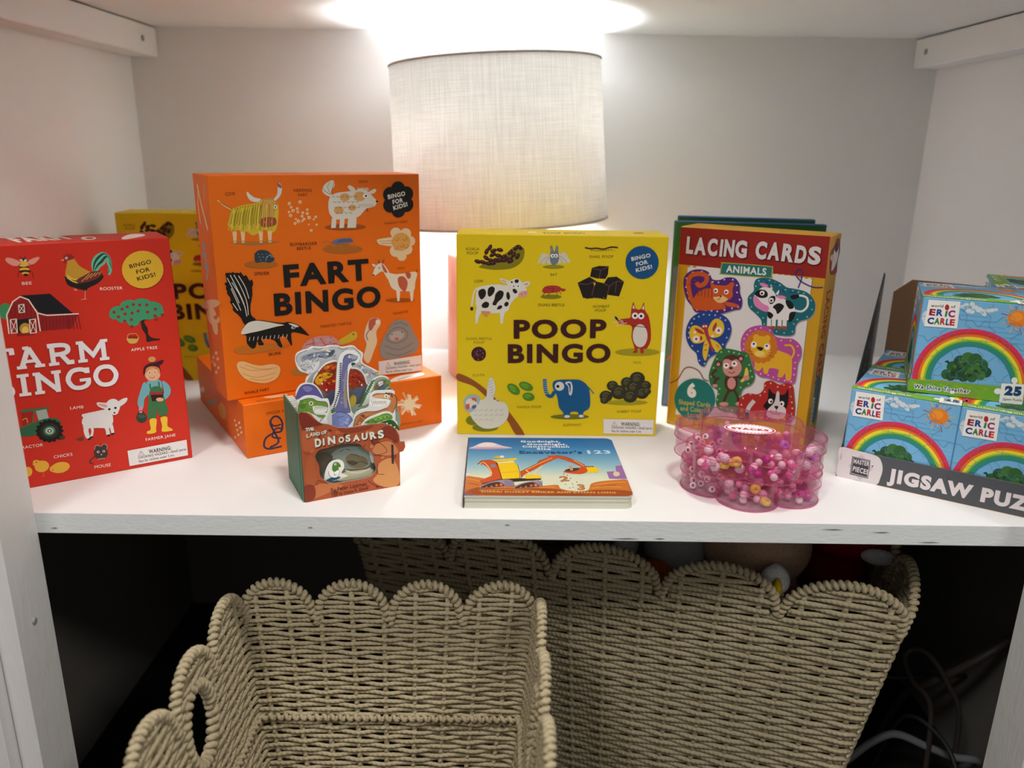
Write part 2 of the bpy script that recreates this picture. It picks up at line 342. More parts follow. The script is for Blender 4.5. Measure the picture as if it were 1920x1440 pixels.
# ---------------------------------------------------------------- printed artwork, tenths of a millimetre on each face
ART = {}
ART['farm_front'] = parse('''
@d8907f 16130f d9a83c e8e2dc e9dfcf 5fb08f 1c3b33 1a1714 b98a2b d6b04c 6b2a1d c9894a 8f1f22 caa03d d59a83 d4a52c 3f8a58 16161b 8d1a1a 5d1012 1b1a1a b98a2e e0bb58 3b0d0e 2b1a16 3d8c62 8c2a22 caa24a 8e2019 e2dcdc 4e2f20 9b2118 3a6a49 9aa79a 2f6142 17140f 2b2a26 49775a a9c2ae 2f4536 dba435 a65d22 d0882a 6b3a1e d9d3cf c99a95 3b302c b98472 c98f80 6ba3ab 3b6a3f d9a07c 3d1426 c98d4e c9824a 8a3d2c 2e1915 9c2b2b c98a9a 2a3a33 2a2a24 34553d dfb431 d8d2cf 38342f
P0 1170 2387 1105 2391 1055 2436 1057 2470 1099 2468 1168 2429
P0 1223 2406 1270 2446 1338 2465 1339 2442 1289 2398 1228 2383
e1 1203 2435 36 -2 -4 -27
e2 1199 2400 41 -3 -5 -33
S1 126 1155 2376 1194 2366 1242 2374
e2 1199 2346 43 -3 -3 -19
e1 1200 2325 48 -3 -2 -17
e2 1202 2307 33 -2 -2 -15
e1 1203 2291 23 -2 -2 -13
S1 44 1189 2462 1174 2486
S1 45 1217 2461 1227 2487
e3 1183 2442 12 -1 -2 -11
e3 1221 2439 12 -1 -2 -11
e1 1183 2445 5 0 -1 -6
e1 1221 2443 5 0 -1 -6
S1 54 1156 2343 1139 2306 1133 2273
S1 54 1247 2337 1263 2307 1264 2258
S1 54 1177 2409 1139 2377 1127 2389
S1 54 1239 2405 1273 2380 1280 2387
t4 1158 2193 1243 2191 29 0|BEE
S5 230 1820 2287 1822 2368 1861 2436 1929 2468 1979 2428 1992 2346 1966 2287
S6 230 1826 2287 1840 2362 1880 2423 1939 2458 1978 2416 1991 2337 1965 2279
S5 230 1832 2286 1855 2353 1895 2405 1948 2444 1976 2398 1989 2322 1964 2267
S6 231 1838 2286 1869 2344 1910 2385 1956 2428 1973 2377 1987 2305 1962 2253
S5 231 1843 2285 1884 2333 1925 2361 1964 2410 1970 2353 1985 2286 1960 2236
P7 1563 2265 1548 2216 1567 2155 1633 2119 1702 2097 1778 2124 1856 2162 1909 2224 1868 2263 1796 2269 1695 2185
P8 1602 2425 1647 2435 1669 2397 1698 2346 1755 2302 1794 2259 1713 2184 1635 2200 1560 2242 1557 2286 1574 2344
S9 132 1566 2261 1636 2210 1773 2230
S9 132 1568 2235 1641 2179 1740 2182
P10 1653 2208 1721 2244 1797 2279 1888 2282 1893 2241 1823 2196 1711 2170 1658 2174
S11 76 1695 2185 1736 2222 1777 2260
S11 76 1737 2200 1773 2234 1806 2264
S11 77 1778 2215 1811 2245 1836 2268
S11 77 1820 2230 1849 2257 1865 2272
S11 77 1862 2246 1887 2268 1895 2276
P12 1564 2434 1566 2473 1588 2458 1596 2493 1614 2468 1638 2486 1641 2455 1662 2457 1651 2426 1618 2416 1586 2413
P12 1563 2420 1582 2407 1570 2384 1550 2393
e3 1586 2438 12 -1 -2 -12
e1 1586 2438 6 0 -1 -7
p13 1560 2428 1528 2420 1558 2408
P7 1689 2135 1751 2126 1722 2081 1701 2089
S14 58 1716 2092 1703 1999
S14 58 1666 1994 1703 1999 1718 1994
S14 57 1619 2120 1639 2094 1610 2105
t4 1858 2078 2075 2070 31 0|ROOSTER
=badge
e15 2300 2268 208 -14 -22 -204
t1 2174 2289 2394 2331 43 20|BINGO
t1 2234 2225 2372 2248 44 20|FOR
t1 2235 2148 2424 2188 44 20|KIDS!
=print
e16 974 1939 56 -5 -12 -82
p17 1128 2086 1391 2083 1573 1856 1335 1859 1263 1901 1188 2038
p18 970 1706 981 1899 1053 2030 1123 2075 1188 2038 1253 1888 1248 1700
p18 1260 1881 1573 1856 1621 1851 1544 1698 1253 1700
s19 47 1294 1863 1278 1703
s19 47 1325 1862 1309 1706
s19 47 1356 1860 1341 1708
s19 47 1387 1858 1373 1711
s19 47 1419 1856 1405 1713
s19 47 1450 1854 1437 1716
s19 48 1482 1852 1469 1719
s19 48 1513 1850 1502 1721
s19 48 1545 1848 1534 1724
s19 36 1036 2024 1018 1876
s19 36 1066 2005 1052 1872
s19 36 1097 1987 1087 1869
s19 37 1132 1999 1122 1865
s19 37 1168 2012 1157 1861
s19 37 1203 2024 1192 1858
s19 37 1239 2037 1228 1854
s19 67 1560 1851 1563 1683
s19 68 1590 1850 1592 1684
s19 68 1617 1851 1621 1681
s19 67 1528 1852 1513 1685
s4 109 974 1705 981 1899 1053 2030 1123 2075 1192 2037 1250 1892 1251 1700
s4 112 1250 1892 1335 1859 1624 1847
p20 1063 1841 1204 1847 1193 1700 1050 1701
e21 1122 1741 50 -6 -8 -60
e22 1119 1725 30 -3 -6 -40
p18 1043 1697 1196 1696 1195 1668 1039 1670
p18 1004 1847 1058 1850 1048 1709 994 1707
s4 73 1004 1847 1058 1850 1048 1709 994 1707 1004 1847
s4 55 1004 1847 1048 1709
s4 55 1058 1850 994 1707
p18 1170 1830 1225 1832 1215 1690 1160 1688
s4 75 1170 1830 1225 1832 1215 1690 1160 1688 1170 1830
s4 56 1170 1830 1215 1690
s4 56 1225 1832 1160 1688
p23 1098 1990 1145 1994 1139 1913 1092 1912
s4 73 1098 1990 1145 1994 1139 1913 1092 1912 1098 1990
s4 55 1098 1990 1139 1913
s4 55 1145 1994 1092 1912
P24 2219 1742 2263 1748 2250 1685 2278 1616 2277 1551 2315 1503 2389 1483 2381 1469 2311 1468 2252 1467 2250 1543 2219 1623
S24 122 2245 1728 2183 1735
S24 122 2245 1728 2215 1764
S24 122 2251 1728 2249 1771
S24 123 2254 1727 2283 1757
S24 123 2247 1717 2288 1713
e25 2001 1817 85 -8 -9 -75
e25 2122 1879 95 -9 -8 -71
e25 2248 1878 107 -10 -8 -76
e25 2350 1825 108 -11 -9 -85
e25 2149 1781 135 -14 -9 -80
e25 2285 1778 117 -12 -7 -64
e25 2051 1759 76 -8 -6 -55
e25 2140 1696 58 -6 -5 -42
e25 1961 1800 49 -5 -6 -50
e25 2415 1787 47 -5 -6 -56
e26 1964 1829 17 -2 -2 -17
e26 2045 1855 17 -2 -2 -17
e26 2099 1875 17 -2 -2 -17
e26 2162 1895 17 -2 -2 -17
e26 2225 1884 17 -2 -2 -17
e26 2296 1878 17 -2 -2 -17
e26 2379 1823 18 -2 -2 -17
e26 2069 1800 17 -2 -2 -17
e26 2139 1803 17 -2 -2 -17
e26 2202 1818 17 -2 -2 -17
e26 2297 1798 18 -2 -2 -17
e26 2367 1748 18 -2 -2 -17
e26 2124 1730 17 -2 -2 -17
e26 2000 1775 17 -2 -2 -17
e26 2443 1751 18 -2 -2 -17
e26 2120 1655 17 -2 -2 -17
e26 2056 1722 17 -2 -2 -17
e26 2376 1704 18 -2 -2 -17
P27 2060 1533 2171 1537 2163 1488 2137 1463 2085 1465 2062 1490
S27 61 2063 1528 2077 1570 2149 1570 2168 1533
e28 2083 1537 17 -2 -2 -17
e28 2108 1534 17 -2 -2 -17
e28 2133 1531 17 -2 -2 -17
e28 2152 1529 17 -2 -2 -17
t4 2081 1376 2353 1373 32 0|APPLE TREE
=title
s29 467 808 1324 810 1558
s29 336 771 1540 983 1538
s29 336 809 1441 899 1440
s29 336 769 1341 862 1340
s29 467 967 1547 967 1482
s29 467 1038 1341 1117 1539
s29 467 1117 1539 1198 1340
s29 336 1064 1397 1168 1396
s29 336 991 1339 1079 1338
s29 336 1152 1338 1245 1337
s29 336 1066 1539 1122 1539
s29 467 1325 1320 1327 1553
S29 467 1288 1535 1404 1534 1461 1519 1476 1486 1460 1452 1403 1436 1326 1436
s29 467 1403 1436 1464 1337 1518 1337
s29 336 1281 1336 1376 1336
s29 467 1598 1317 1601 1551
s29 467 1810 1315 1812 1549
s29 467 1600 1534 1705 1386 1812 1532
s29 336 1555 1334 1645 1333
s29 336 1764 1332 1857 1331
s29 336 1556 1535 1611 1534
s29 336 1802 1532 1859 1532
s29 474 759 1035 762 1271
S29 474 723 1253 838 1252 889 1237 898 1208 883 1175 837 1157 760 1158
S29 474 837 1157 898 1142 917 1099 897 1061 836 1053 721 1054
s29 474 1026 1032 1029 1268
s29 341 973 1049 1080 1047
s29 341 975 1252 1082 1251
s29 474 1158 1030 1161 1267
s29 474 1331 1028 1334 1265
s29 474 1161 1250 1331 1047
s29 341 1115 1047 1204 1046
s29 341 1118 1251 1171 1250
s29 341 1288 1249 1377 1248
S29 474 1623 1214 1588 1238 1532 1246 1471 1225 1434 1145 1469 1064 1530 1042 1591 1053 1622 1086 1622 1124
s29 341 1543 1125 1650 1124
s29 474 1623 1195 1624 1257
S29 474 1802 1243 1867 1221 1902 1140 1866 1060 1799 1039 1733 1061 1699 1142 1735 1222 1802 1243
=print
e30 1279 518 46 -9 -4 -30
p31 959 859 1073 856 1039 706 957 688
S13 77 961 773 998 788 1004 733
p32 963 888 1217 874 1221 848 959 859
p33 1094 852 1192 857 1201 752 1105 737
s32 116 1081 859 1045 726 935 692
P34 866 716 948 686 1050 725 1151 750 1249 747 1310 699 1266 675 1145 708 1048 585 853 622
e35 1189 610 118 3 1 -121
e36 1189 610 86 2 1 -87
e37 1189 610 55 1 1 -54
e38 1189 610 37 -7 -5 -36
e39 1189 610 21 -4 -3 -21
e3 1189 610 9 -2 -1 -11
e35 1306 588 14 -3 -2 -15
e35 1291 544 14 -3 -2 -15
e35 1261 511 14 -3 -2 -15
e35 1219 493 14 -3 -2 -15
e35 1173 492 14 -3 -2 -15
e35 1130 510 14 -3 -2 -15
e35 1097 543 14 -3 -2 -15
e35 1077 586 14 -3 -2 -15
e35 1074 632 14 -3 -2 -15
e35 1089 675 14 -3 -2 -15
e35 1119 708 14 -3 -2 -15
e35 1160 726 14 -3 -2 -15
e35 1205 727 14 -3 -2 -15
e35 1248 710 14 -3 -2 -15
e35 1283 678 14 -3 -2 -15
e35 1303 635 14 -3 -2 -15
t4 881 457 1107 451 32 0|TRACTOR
e40 1065 225 68 3 2 -66
e40 1234 175 91 4 3 -63
e40 1021 270 38 -8 -5 -39
e40 1163 172 32 -7 -5 -35
e40 932 192 38 -8 -8 -56
p41 992 289 974 287 993 269
e1 1020 283 6 -1 -1 -8
e1 1159 164 5 -1 -1 -7
s42 40 1071 161 1068 108 1049 107
s42 41 1247 110 1249 94
t4 1188 290 1367 288 33 0|CHICKS
P43 1423 468 1499 475 1475 435
P44 1503 653 1540 724 1608 746 1721 744 1781 760 1811 688 1803 587 1737 554 1661 557 1586 571 1523 594
P44 1527 627 1507 541 1525 459 1558 464 1556 554 1589 593
P44 1573 618 1581 527 1553 454 1584 459 1609 567
P44 1712 582 1722 512 1726 459 1760 457 1759 539 1771 593
P44 1761 595 1771 514 1780 460 1804 467 1798 577
e1 1552 447 18 4 2 -11
e1 1573 461 18 4 2 -11
e1 1744 451 19 4 2 -11
e1 1788 461 19 4 2 -11
e44 1530 724 18 -3 -2 -19
e44 1524 596 17 -3 -2 -17
e44 1557 726 18 -3 -2 -20
e44 1549 591 17 -3 -2 -17
e44 1583 728 18 -3 -2 -20
e44 1575 587 17 -3 -2 -18
e44 1610 730 18 -3 -2 -20
e44 1601 582 17 -3 -2 -18
e44 1636 732 19 -3 -2 -20
e44 1627 577 17 -3 -2 -18
e44 1663 734 19 -3 -2 -20
e44 1653 572 17 -3 -2 -18
e44 1690 736 19 -3 -2 -20
e44 1679 567 17 -3 -2 -18
e44 1717 738 19 -3 -2 -20
e44 1705 562 17 -3 -2 -18
e44 1744 740 19 -3 -2 -20
e44 1732 558 17 -3 -2 -18
e44 1771 742 19 -3 -2 -20
e44 1758 553 17 -3 -2 -18
e44 1825 775 65 -40 -37 -82
e44 1834 717 42 -7 -5 -40
P44 1787 815 1714 843 1673 845 1690 798 1762 759
P45 1767 807 1713 830 1686 830 1709 801 1764 777
P44 1863 802 1927 848 1982 852 1961 802 1888 764
e1 1788 752 13 -2 -2 -13
e1 1850 757 13 -2 -2 -13
e1 1834 702 11 -2 -1 -9
t4 1412 813 1540 806 32 0|LAMB
S46 104 1582 227 1538 207 1522 171 1554 151
e47 1617 325 32 -6 -5 -38
e47 1687 325 32 -6 -5 -38
e46 1617 325 24 -5 -4 -29
e46 1687 325 25 -5 -3 -29
e46 1644 260 68 -14 -9 -76
e3 1619 279 13 -3 -2 -13
e3 1675 275 13 -3 -2 -13
e1 1621 279 8 -2 -1 -9
e1 1675 275 8 -2 -1 -9
e48 1646 242 9 -2 -1 -9
S48 84 1601 193 1636 193 1678 189
t4 1562 91 1724 86 34 0|MOUSE
P49 2178 1010 2121 906 2080 777 2098 706 2133 711 2156 810 2219 891
P49 2362 994 2433 926 2434 834 2380 773 2309 780 2324 828 2368 856
P49 2202 1007 2264 1024 2343 1004 2354 915 2330 782 2218 788 2199 894
P50 2233 923 2344 917 2364 776 2389 656 2371 589 2288 585 2277 675 2245 565 2171 574 2177 692
s50 171 2229 980 2237 865
s50 172 2325 988 2325 874
e51 2270 1082 80 -12 -8 -75
P52 2176 1100 2190 1176 2244 1213 2315 1219 2362 1231 2403 1234 2383 1194 2351 1176 2364 1107 2330 1168 2260 1178 2209 1163 2192 1098
e53 2283 1259 40 -5 -4 -33
P54 2196 1102 2219 1166 2280 1179 2347 1143 2342 1076 2317 1147 2257 1151 2225 1127
e51 2269 1073 68 -10 -6 -58
e3 2238 1107 14 -2 -1 -13
e3 2297 1105 14 -2 -1 -13
e1 2240 1107 8 -1 -1 -9
e1 2297 1105 8 -1 -1 -9
S55 53 2237 1058 2262 1043 2291 1056
p56 2223 868 2365 863 2338 762 2232 770
e57 2239 865 20 -3 -2 -18
e57 2270 860 20 -3 -2 -18
e57 2302 855 20 -3 -2 -18
e57 2335 850 20 -3 -2 -18
e51 2315 779 40 -7 -2 -23
e58 2103 693 20 -3 -5 -45
e59 2102 595 55 -10 -6 -59
S60 64 2050 611 2102 687 2154 604
e61 2104 613 44 -8 -2 -23
P62 2183 557 2254 554 2239 449 2229 393 2145 392 2142 425 2181 442
P62 2300 560 2370 556 2363 450 2405 407 2407 383 2299 391 2306 460
t4 2115 309 2437 308 34 0|FARMER JANE
=warning_label
p63 1912 233 2552 242 2550 46 1914 45
s64 44 2018 150 2049 205 2080 150 2018 150
s64 44 2049 188 2049 163
t64 2131 151 2374 153 49 30|WARNING:
t64 2012 110 2541 113 32 20|CHOKING HAZARD—Small parts.
t64 2016 64 2400 66 32 20|Not for children under 3 yrs.
''')
ART['farm_top'] = parse('''
@e9dfcf b8322c
e0 1844 292 70 -33 -20 -168
e1 1852 288 39 -18 -11 -94
P0 2160 206 2284 508 2402 498 2408 300 2258 100 2149 11
t0 1192 177 1688 286 509 50|FARM
''')
ART['fart_front'] = parse('''
@a8682a c9b07a 2b2413 c9ad2c dcbd8c b9803c d8b455 9c4036 c9604f e8e2dc 16130f cfc9bc 9c5560 b59a22 ddc24a 8f7a1c e2c39a a85a1d 4a2206 9a4a0c d5cdbd d29a5c 5b4630 a83a2c 5a2a0a 15161a ded8cc 7a3a0c dcc49a d79a4e 8a5a2a a8743a a8601a 6b6a86 34405e a8742a a86014 2e3a44 6f8088 1a2228 8fa0a8 14110f dccfb8 b5563a 4a3a2e 14120f b8681a d5d0c2 9fb6c4 b9955c c9a824 c9867c 9a4f56 b897a6 d9c09a 8a6a8a e2d6c2 8a827c 6f6864 a89c96 b8503f dcae74 c08040 d8d2cf 38342f
P0 196 1839 461 1802 704 1817 706 1838 263 1856
S1 146 244 2206 163 2253 88 2319
S2 49 234 2219 156 2270 106 2300
P3 233 2211 310 2248 411 2266 529 2281 601 2326 704 2332 760 2260 749 2091 715 1972 660 1939 576 1976 505 1936 436 1922 372 1966 273 1986 178 2031 192 2105
p4 219 1972 269 1973 253 1845 223 1843
s2 50 224 1861 254 1863
p4 310 1969 360 1970 344 1841 314 1839
s2 50 315 1858 345 1860
p4 512 1962 563 1963 547 1833 516 1831
s2 51 518 1849 549 1851
p4 615 1958 667 1960 651 1828 619 1826
s2 52 621 1845 652 1847
S2 49 279 2238 237 2153 209 2055
S2 49 308 2242 266 2153 239 2037
S2 50 336 2245 296 2152 272 2053
S2 50 364 2249 326 2151 302 2036
S2 50 393 2253 355 2151 335 2051
S2 50 422 2256 385 2150 365 2034
S2 50 450 2260 415 2149 398 2049
S2 50 479 2264 446 2149 429 2032
S2 50 508 2268 476 2148 462 2048
S2 51 537 2271 506 2147 493 2030
S2 51 566 2275 537 2147 526 2046
S3 148 195 2039 178 1990
S3 149 228 2038 210 1975
S3 149 261 2037 242 1961
S3 149 294 2036 277 1986
S3 150 327 2035 309 1972
S3 151 360 2034 341 1957
S3 151 393 2033 376 1983
S3 151 427 2032 409 1969
S3 152 461 2031 442 1954
S3 152 495 2030 477 1980
S3 153 529 2029 510 1965
S3 153 563 2028 544 1950
S3 154 597 2027 580 1976
S3 154 631 2026 613 1962
P5 601 2326 704 2335 753 2286 729 2193 680 2101 585 2103 556 2180 571 2263
S6 68 608 2313 584 2213 569 2120
S6 68 627 2313 606 2212 593 2120
S6 68 646 2312 629 2212 617 2119
S6 68 665 2312 651 2211 641 2119
S6 68 684 2312 673 2211 665 2118
S6 68 703 2312 696 2211 690 2118
S6 69 722 2312 718 2210 714 2117
P7 554 2104 710 2109 709 2023 553 2011
e8 591 2061 14 0 -1 -14
e8 672 2065 14 0 -1 -14
e9 725 2230 19 0 -1 -20
e10 725 2230 10 0 -1 -10
P11 421 2406 412 2373 447 2307 530 2289 566 2322 500 2339 452 2373
P11 776 2496 817 2462 802 2370 737 2303 717 2320 759 2378
P12 771 2499 814 2466 808 2437 768 2459
S13 82 234 2219 200 2105 186 2003
S14 82 263 2222 231 2104 215 1985
S15 83 293 2225 262 2103 248 2001
S13 83 323 2227 294 2102 278 1983
S14 83 353 2230 325 2102 311 1999
S15 83 383 2233 357 2101 341 1981
S13 84 413 2236 388 2100 374 1997
S14 84 444 2239 420 2099 405 1979
S15 84 474 2241 452 2098 438 1994
S13 84 505 2244 484 2097 469 1977
S14 85 536 2247 516 2097 502 1992
S15 85 566 2250 549 2096 533 1974
S13 85 597 2253 581 2095 567 1990
S14 85 628 2256 614 2094 598 1972
S15 86 659 2259 646 2093 632 1988
S13 86 691 2261 679 2092 664 1970
t10 175 2365 286 2369 36 0|COW
e16 1021 2277 20 0 -1 -19
e17 1023 2275 7 0 0 -7
e16 892 2262 19 0 -1 -19
e17 894 2260 7 0 0 -7
e16 911 2220 16 0 -1 -15
e17 912 2219 6 0 0 -5
e16 983 2202 18 0 -1 -17
e17 984 2200 6 0 0 -6
e16 931 2181 20 0 -1 -19
e17 933 2179 7 0 0 -7
e16 882 2166 14 0 -1 -14
e17 884 2164 5 0 0 -5
e16 898 2126 20 0 -1 -19
e17 899 2124 7 0 0 -7
e16 986 2164 16 0 -1 -16
e17 987 2162 6 0 0 -5
e16 1046 2152 16 0 -1 -16
e17 1048 2150 6 0 0 -5
e16 1103 2186 16 0 -1 -16
e17 1105 2184 6 0 0 -5
e16 1100 2142 18 0 -1 -17
e17 1102 2141 6 0 0 -6
e16 1035 2113 18 0 -1 -17
e17 1037 2111 6 0 0 -6
e16 1119 2095 22 -1 -1 -21
e17 1121 2093 8 0 0 -7
e16 1201 2100 17 0 -1 -16
e17 1202 2098 6 0 0 -6
e16 1057 2079 16 0 -1 -16
e17 1058 2077 6 0 0 -5
e16 958 2085 13 0 -1 -12
e17 959 2083 4 0 0 -4
e16 986 2057 22 -1 -1 -21
e17 988 2055 8 0 0 -7
e16 945 2034 18 -1 -1 -17
e17 947 2032 6 0 0 -6
e16 1034 2059 14 0 -1 -14
e17 1035 2057 5 0 0 -5
e16 1175 2072 13 0 -1 -12
e17 1177 2071 5 0 0 -4
e16 1207 2008 15 0 -1 -14
e17 1208 2007 5 0 0 -5
e16 1136 1944 17 -1 -1 -16
e17 1138 1942 6 0 0 -6
e16 1111 2015 11 0 -1 -10
e17 1113 2013 4 0 0 -4
t18 953 2394 1169 2392 34 0|HERRING
t18 1004 2342 1116 2343 34 0|FART
e19 1570 1965 265 -8 -2 -40
p20 1402 2082 1458 2081 1445 1962 1384 1960
p20 1506 2080 1564 2078 1550 1958 1489 1957
p20 1608 2077 1666 2076 1653 1955 1591 1953
p20 1661 2076 1719 2074 1706 1953 1643 1952
P20 1388 2321 1465 2369 1600 2386 1716 2397 1775 2415 1863 2396 1949 2314 1988 2269 1965 2205 1844 2171 1741 2083 1584 2065 1450 2063 1377 2127 1364 2233
P20 1388 2330 1316 2370 1300 2426 1350 2487 1435 2521 1455 2460 1410 2399 1417 2338
S2 45 1389 2356 1318 2409 1305 2443
S2 45 1399 2356 1366 2443 1397 2495
S2 45 1404 2356 1431 2443 1449 2495
P20 1642 2460 1621 2433 1676 2380 1720 2388 1698 2433
P20 1872 2366 1953 2408 1989 2401 1971 2365 1895 2348
e21 1577 2319 65 -1 -2 -48
e21 1493 2169 61 -1 -2 -45
e21 1771 2325 79 -1 -3 -57
e21 1668 2193 51 -1 -2 -37
P20 1748 2245 1868 2270 1991 2259 1945 2206 1825 2199
S2 38 1768 2236 1758 2198
S2 38 1791 2235 1784 2198
S2 38 1815 2235 1809 2197
S2 38 1839 2235 1835 2197
S2 38 1862 2234 1861 2196
S2 38 1886 2234 1887 2196
S2 38 1910 2233 1913 2195
S2 38 1934 2233 1939 2195
S22 46 1417 2338 1435 2322 1451 2338
S22 46 1473 2337 1491 2321 1507 2337
S22 46 1530 2337 1549 2321 1565 2337
S22 46 1588 2336 1606 2320 1622 2336
S22 46 1645 2336 1664 2319 1680 2335
S22 47 1704 2335 1722 2319 1739 2335
S22 46 1428 2275 1447 2259 1462 2274
S22 46 1485 2274 1503 2258 1519 2273
S22 46 1542 2273 1561 2257 1577 2273
S22 46 1600 2272 1618 2256 1635 2272
S22 47 1658 2271 1677 2255 1693 2271
S22 47 1716 2271 1735 2254 1751 2270
S22 46 1440 2211 1458 2195 1474 2210
S22 46 1497 2210 1516 2194 1532 2209
S22 46 1555 2209 1573 2193 1589 2208
S22 47 1612 2208 1631 2191 1647 2207
S22 47 1670 2207 1689 2190 1706 2206
S22 47 1729 2206 1748 2189 1764 2205
S22 46 1452 2147 1470 2131 1486 2146
S22 46 1509 2146 1528 2129 1544 2145
S22 46 1567 2144 1585 2128 1602 2144
S22 47 1625 2143 1643 2127 1660 2142
e9 1843 2330 32 0 -1 -25
e10 1851 2330 14 0 -1 -13
e10 1994 2261 18 0 0 -11
e23 1859 2162 14 0 -1 -22
S20 131 1745 2397 1756 2427
S20 131 1769 2397 1776 2427
S20 131 1792 2397 1796 2427
S20 131 1816 2397 1815 2427
S20 132 1839 2397 1835 2427
S20 132 1863 2396 1855 2427
S20 132 1887 2396 1874 2427
t24 1771 2484 1877 2488 30 0|DOG
=badge
e25 2397 2213 98 -2 -3 -93
e25 2284 2148 97 -2 -3 -93
e25 2173 2212 95 -2 -3 -92
e25 2175 2340 95 -1 -3 -92
e25 2286 2406 96 -1 -3 -92
e25 2398 2344 97 -1 -3 -93
e25 2285 2277 157 -2 -5 -148
t26 2147 2283 2385 2324 54 30|BINGO
t26 2210 2219 2353 2243 54 30|FOR
t26 2218 2145 2415 2194 53 30|KIDS!
=print
t27 2091 1974 2413 1987 26 0|PARROT FART
e28 2240 1865 76 -3 -2 -68
e28 2377 1850 77 -3 -2 -68
e28 2438 1753 73 -3 -2 -65
e28 2392 1650 77 -4 -2 -69
e28 2233 1638 84 -4 -3 -76
e28 2315 1567 68 -4 -2 -61
e28 2195 1754 63 -3 -2 -57
P28 1979 1791 2072 1806 2217 1809 2214 1705 2048 1722 1998 1743
e29 2310 1749 132 -6 -4 -114
S30 60 2219 1790 2247 1766 2278 1788 2257 1811
S30 61 2334 1786 2363 1762 2394 1783 2373 1807
S30 60 2290 1702 2318 1678 2349 1699 2328 1723
S30 60 2205 1678 2233 1653 2263 1675 2243 1698
S30 61 2353 1690 2382 1665 2413 1687 2392 1711
s31 60 2009 1771 2195 1769
s31 60 2029 1742 2194 1738
t18 870 1775 1199 1771 35 0|BOMBARDIER
t18 948 1723 1118 1722 35 0|BEETLE
e32 1524 1700 255 -12 -3 -55
P33 1379 1788 1438 1822 1554 1835 1641 1823 1659 1786 1570 1771 1454 1764
S34 47 1436 1782 1532 1789 1640 1792
S34 47 1448 1793 1541 1800 1640 1799
S34 47 1460 1803 1549 1810 1640 1806
S34 47 1472 1813 1557 1821 1641 1814
S35 73 1379 1788 1314 1809 1265 1784
S35 74 1387 1770 1320 1755 1271 1721
S35 74 1435 1768 1394 1716
S35 75 1473 1766 1519 1710 1498 1689
S35 76 1551 1772 1627 1741 1695 1705
S35 75 1573 1826 1623 1851
e36 514 1582 195 -11 -3 -45
P37 442 1658 455 1717 509 1749 594 1736 652 1681 671 1628 619 1596 533 1610 456 1606
e38 488 1704 10 -1 0 -7
e38 533 1701 10 -1 0 -7
e38 578 1699 10 -1 0 -7
e38 623 1697 10 -1 0 -7
e38 500 1669 10 -1 0 -7
e38 544 1666 10 -1 0 -7
e38 589 1664 10 -1 0 -7
e38 634 1662 10 -1 0 -7
e38 511 1634 10 -1 0 -7
s39 51 453 1692 445 1718
s39 51 477 1694 471 1722
s39 51 502 1696 497 1725
s39 51 526 1698 523 1729
s39 52 549 1690 549 1728
s39 52 573 1682 574 1720
s39 52 597 1674 599 1712
s39 52 621 1666 625 1704
S40 69 569 1617 580 1659 625 1683 667 1655
t10 426 1461 599 1456 38 0|SPIDER
=title
t41 766 1291 1852 1297 268 40|FART
t41 626 960 1998 941 270 40|BINGO
=print
e19 2276 998 212 -18 -1 -27
P42 2108 1360 2223 1342 2351 1344 2524 1348 2499 1216 2474 1110 2344 1110 2195 1141 2134 1223
P42 1957 1473 2009 1499 2070 1467 2139 1357 2146 1261 2095 1303 2036 1393 1931 1343 1903 1354 1924 1419
p42 2219 1159 2283 1154 2265 989 2235 988
p42 2412 1144 2477 1139 2459 973 2429 971
P43 2253 1292 2328 1306 2390 1224 2354 1110 2301 1133 2260 1195
P43 2362 1353 2437 1338 2424 1271 2381 1283
P43 2029 1488 2069 1448 2108 1369 2057 1391
S44 118 1994 1490 1990 1537
S44 119 2040 1493 2066 1537
P42 1947 1480 1896 1496 1925 1456
e10 1997 1439 10 -1 0 -9
e10 1915 1353 12 -1 0 -11
S44 104 2513 1343 2536 1380
t27 2246 1401 2359 1401 27 0|GOAT
S45 267 173 1435 132 1489 101 1504
S45 269 199 1450 189 1493 179 1516
S45 271 298 1426 277 1479 262 1506
S45 273 349 1388 333 1441 315 1468
S45 268 140 1335 107 1371 93 1403
S45 270 157 1230 126 1259 107 1294
S45 271 182 1124 151 1153 132 1189
S45 273 209 1035 173 1070 155 1101
S45 275 376 1334 389 1368 382 1412
P46 118 622 378 645 714 605 767 571 477 542 198 550
P45 103 1499 154 1513 178 1503 237 1507 268 1480 334 1450 379 1369 384 1247 351 1109 352 1004 399 937 275 897 231 980 192 1036 148 1119 131 1215 118 1268 91 1338 111 1388
S47 86 152 1487 208 1347 277 1151 300 991
S47 86 193 1485 258 1343 313 1165 318 1007
S47 85 243 1473 308 1339 341 1198
S47 84 116 1456 172 1315 227 1155
S47 85 148 1334 196 1193 237 1067
S47 85 152 1162 204 1070
S47 85 162 1402 235 1259 290 1097
P45 294 921 434 934 607 890 731 868 759 875 831 858 929 802 1025 690 1015 678 905 722 814 732 814 594 795 587 738 694 666 693 694 580 650 585 592 674 452 699 474 633 412 632 399 687 367 607 323 606 276 675 274 764 225 796
P47 293 904 399 929 502 909 641 868 730 841 639 832 495 811 424 801 337 793 216 792
P47 785 857 857 837 910 804 873 799 820 828
e48 840 797 27 -3 -1 -18
e10 847 796 11 -1 -1 -11
S47 61 316 742 304 698
S47 62 364 740 352 696
S47 62 413 738 401 694
S47 62 462 736 450 692
S47 62 511 734 499 690
S47 63 561 732 549 688
S47 63 611 730 599 686
S47 63 661 728 649 684
S47 64 711 727 699 682
S47 64 762 725 750 680
t10 517 483 674 485 40 0|SKUNK
t27 1186 753 1588 753 34 0|PAINTED TURTLE
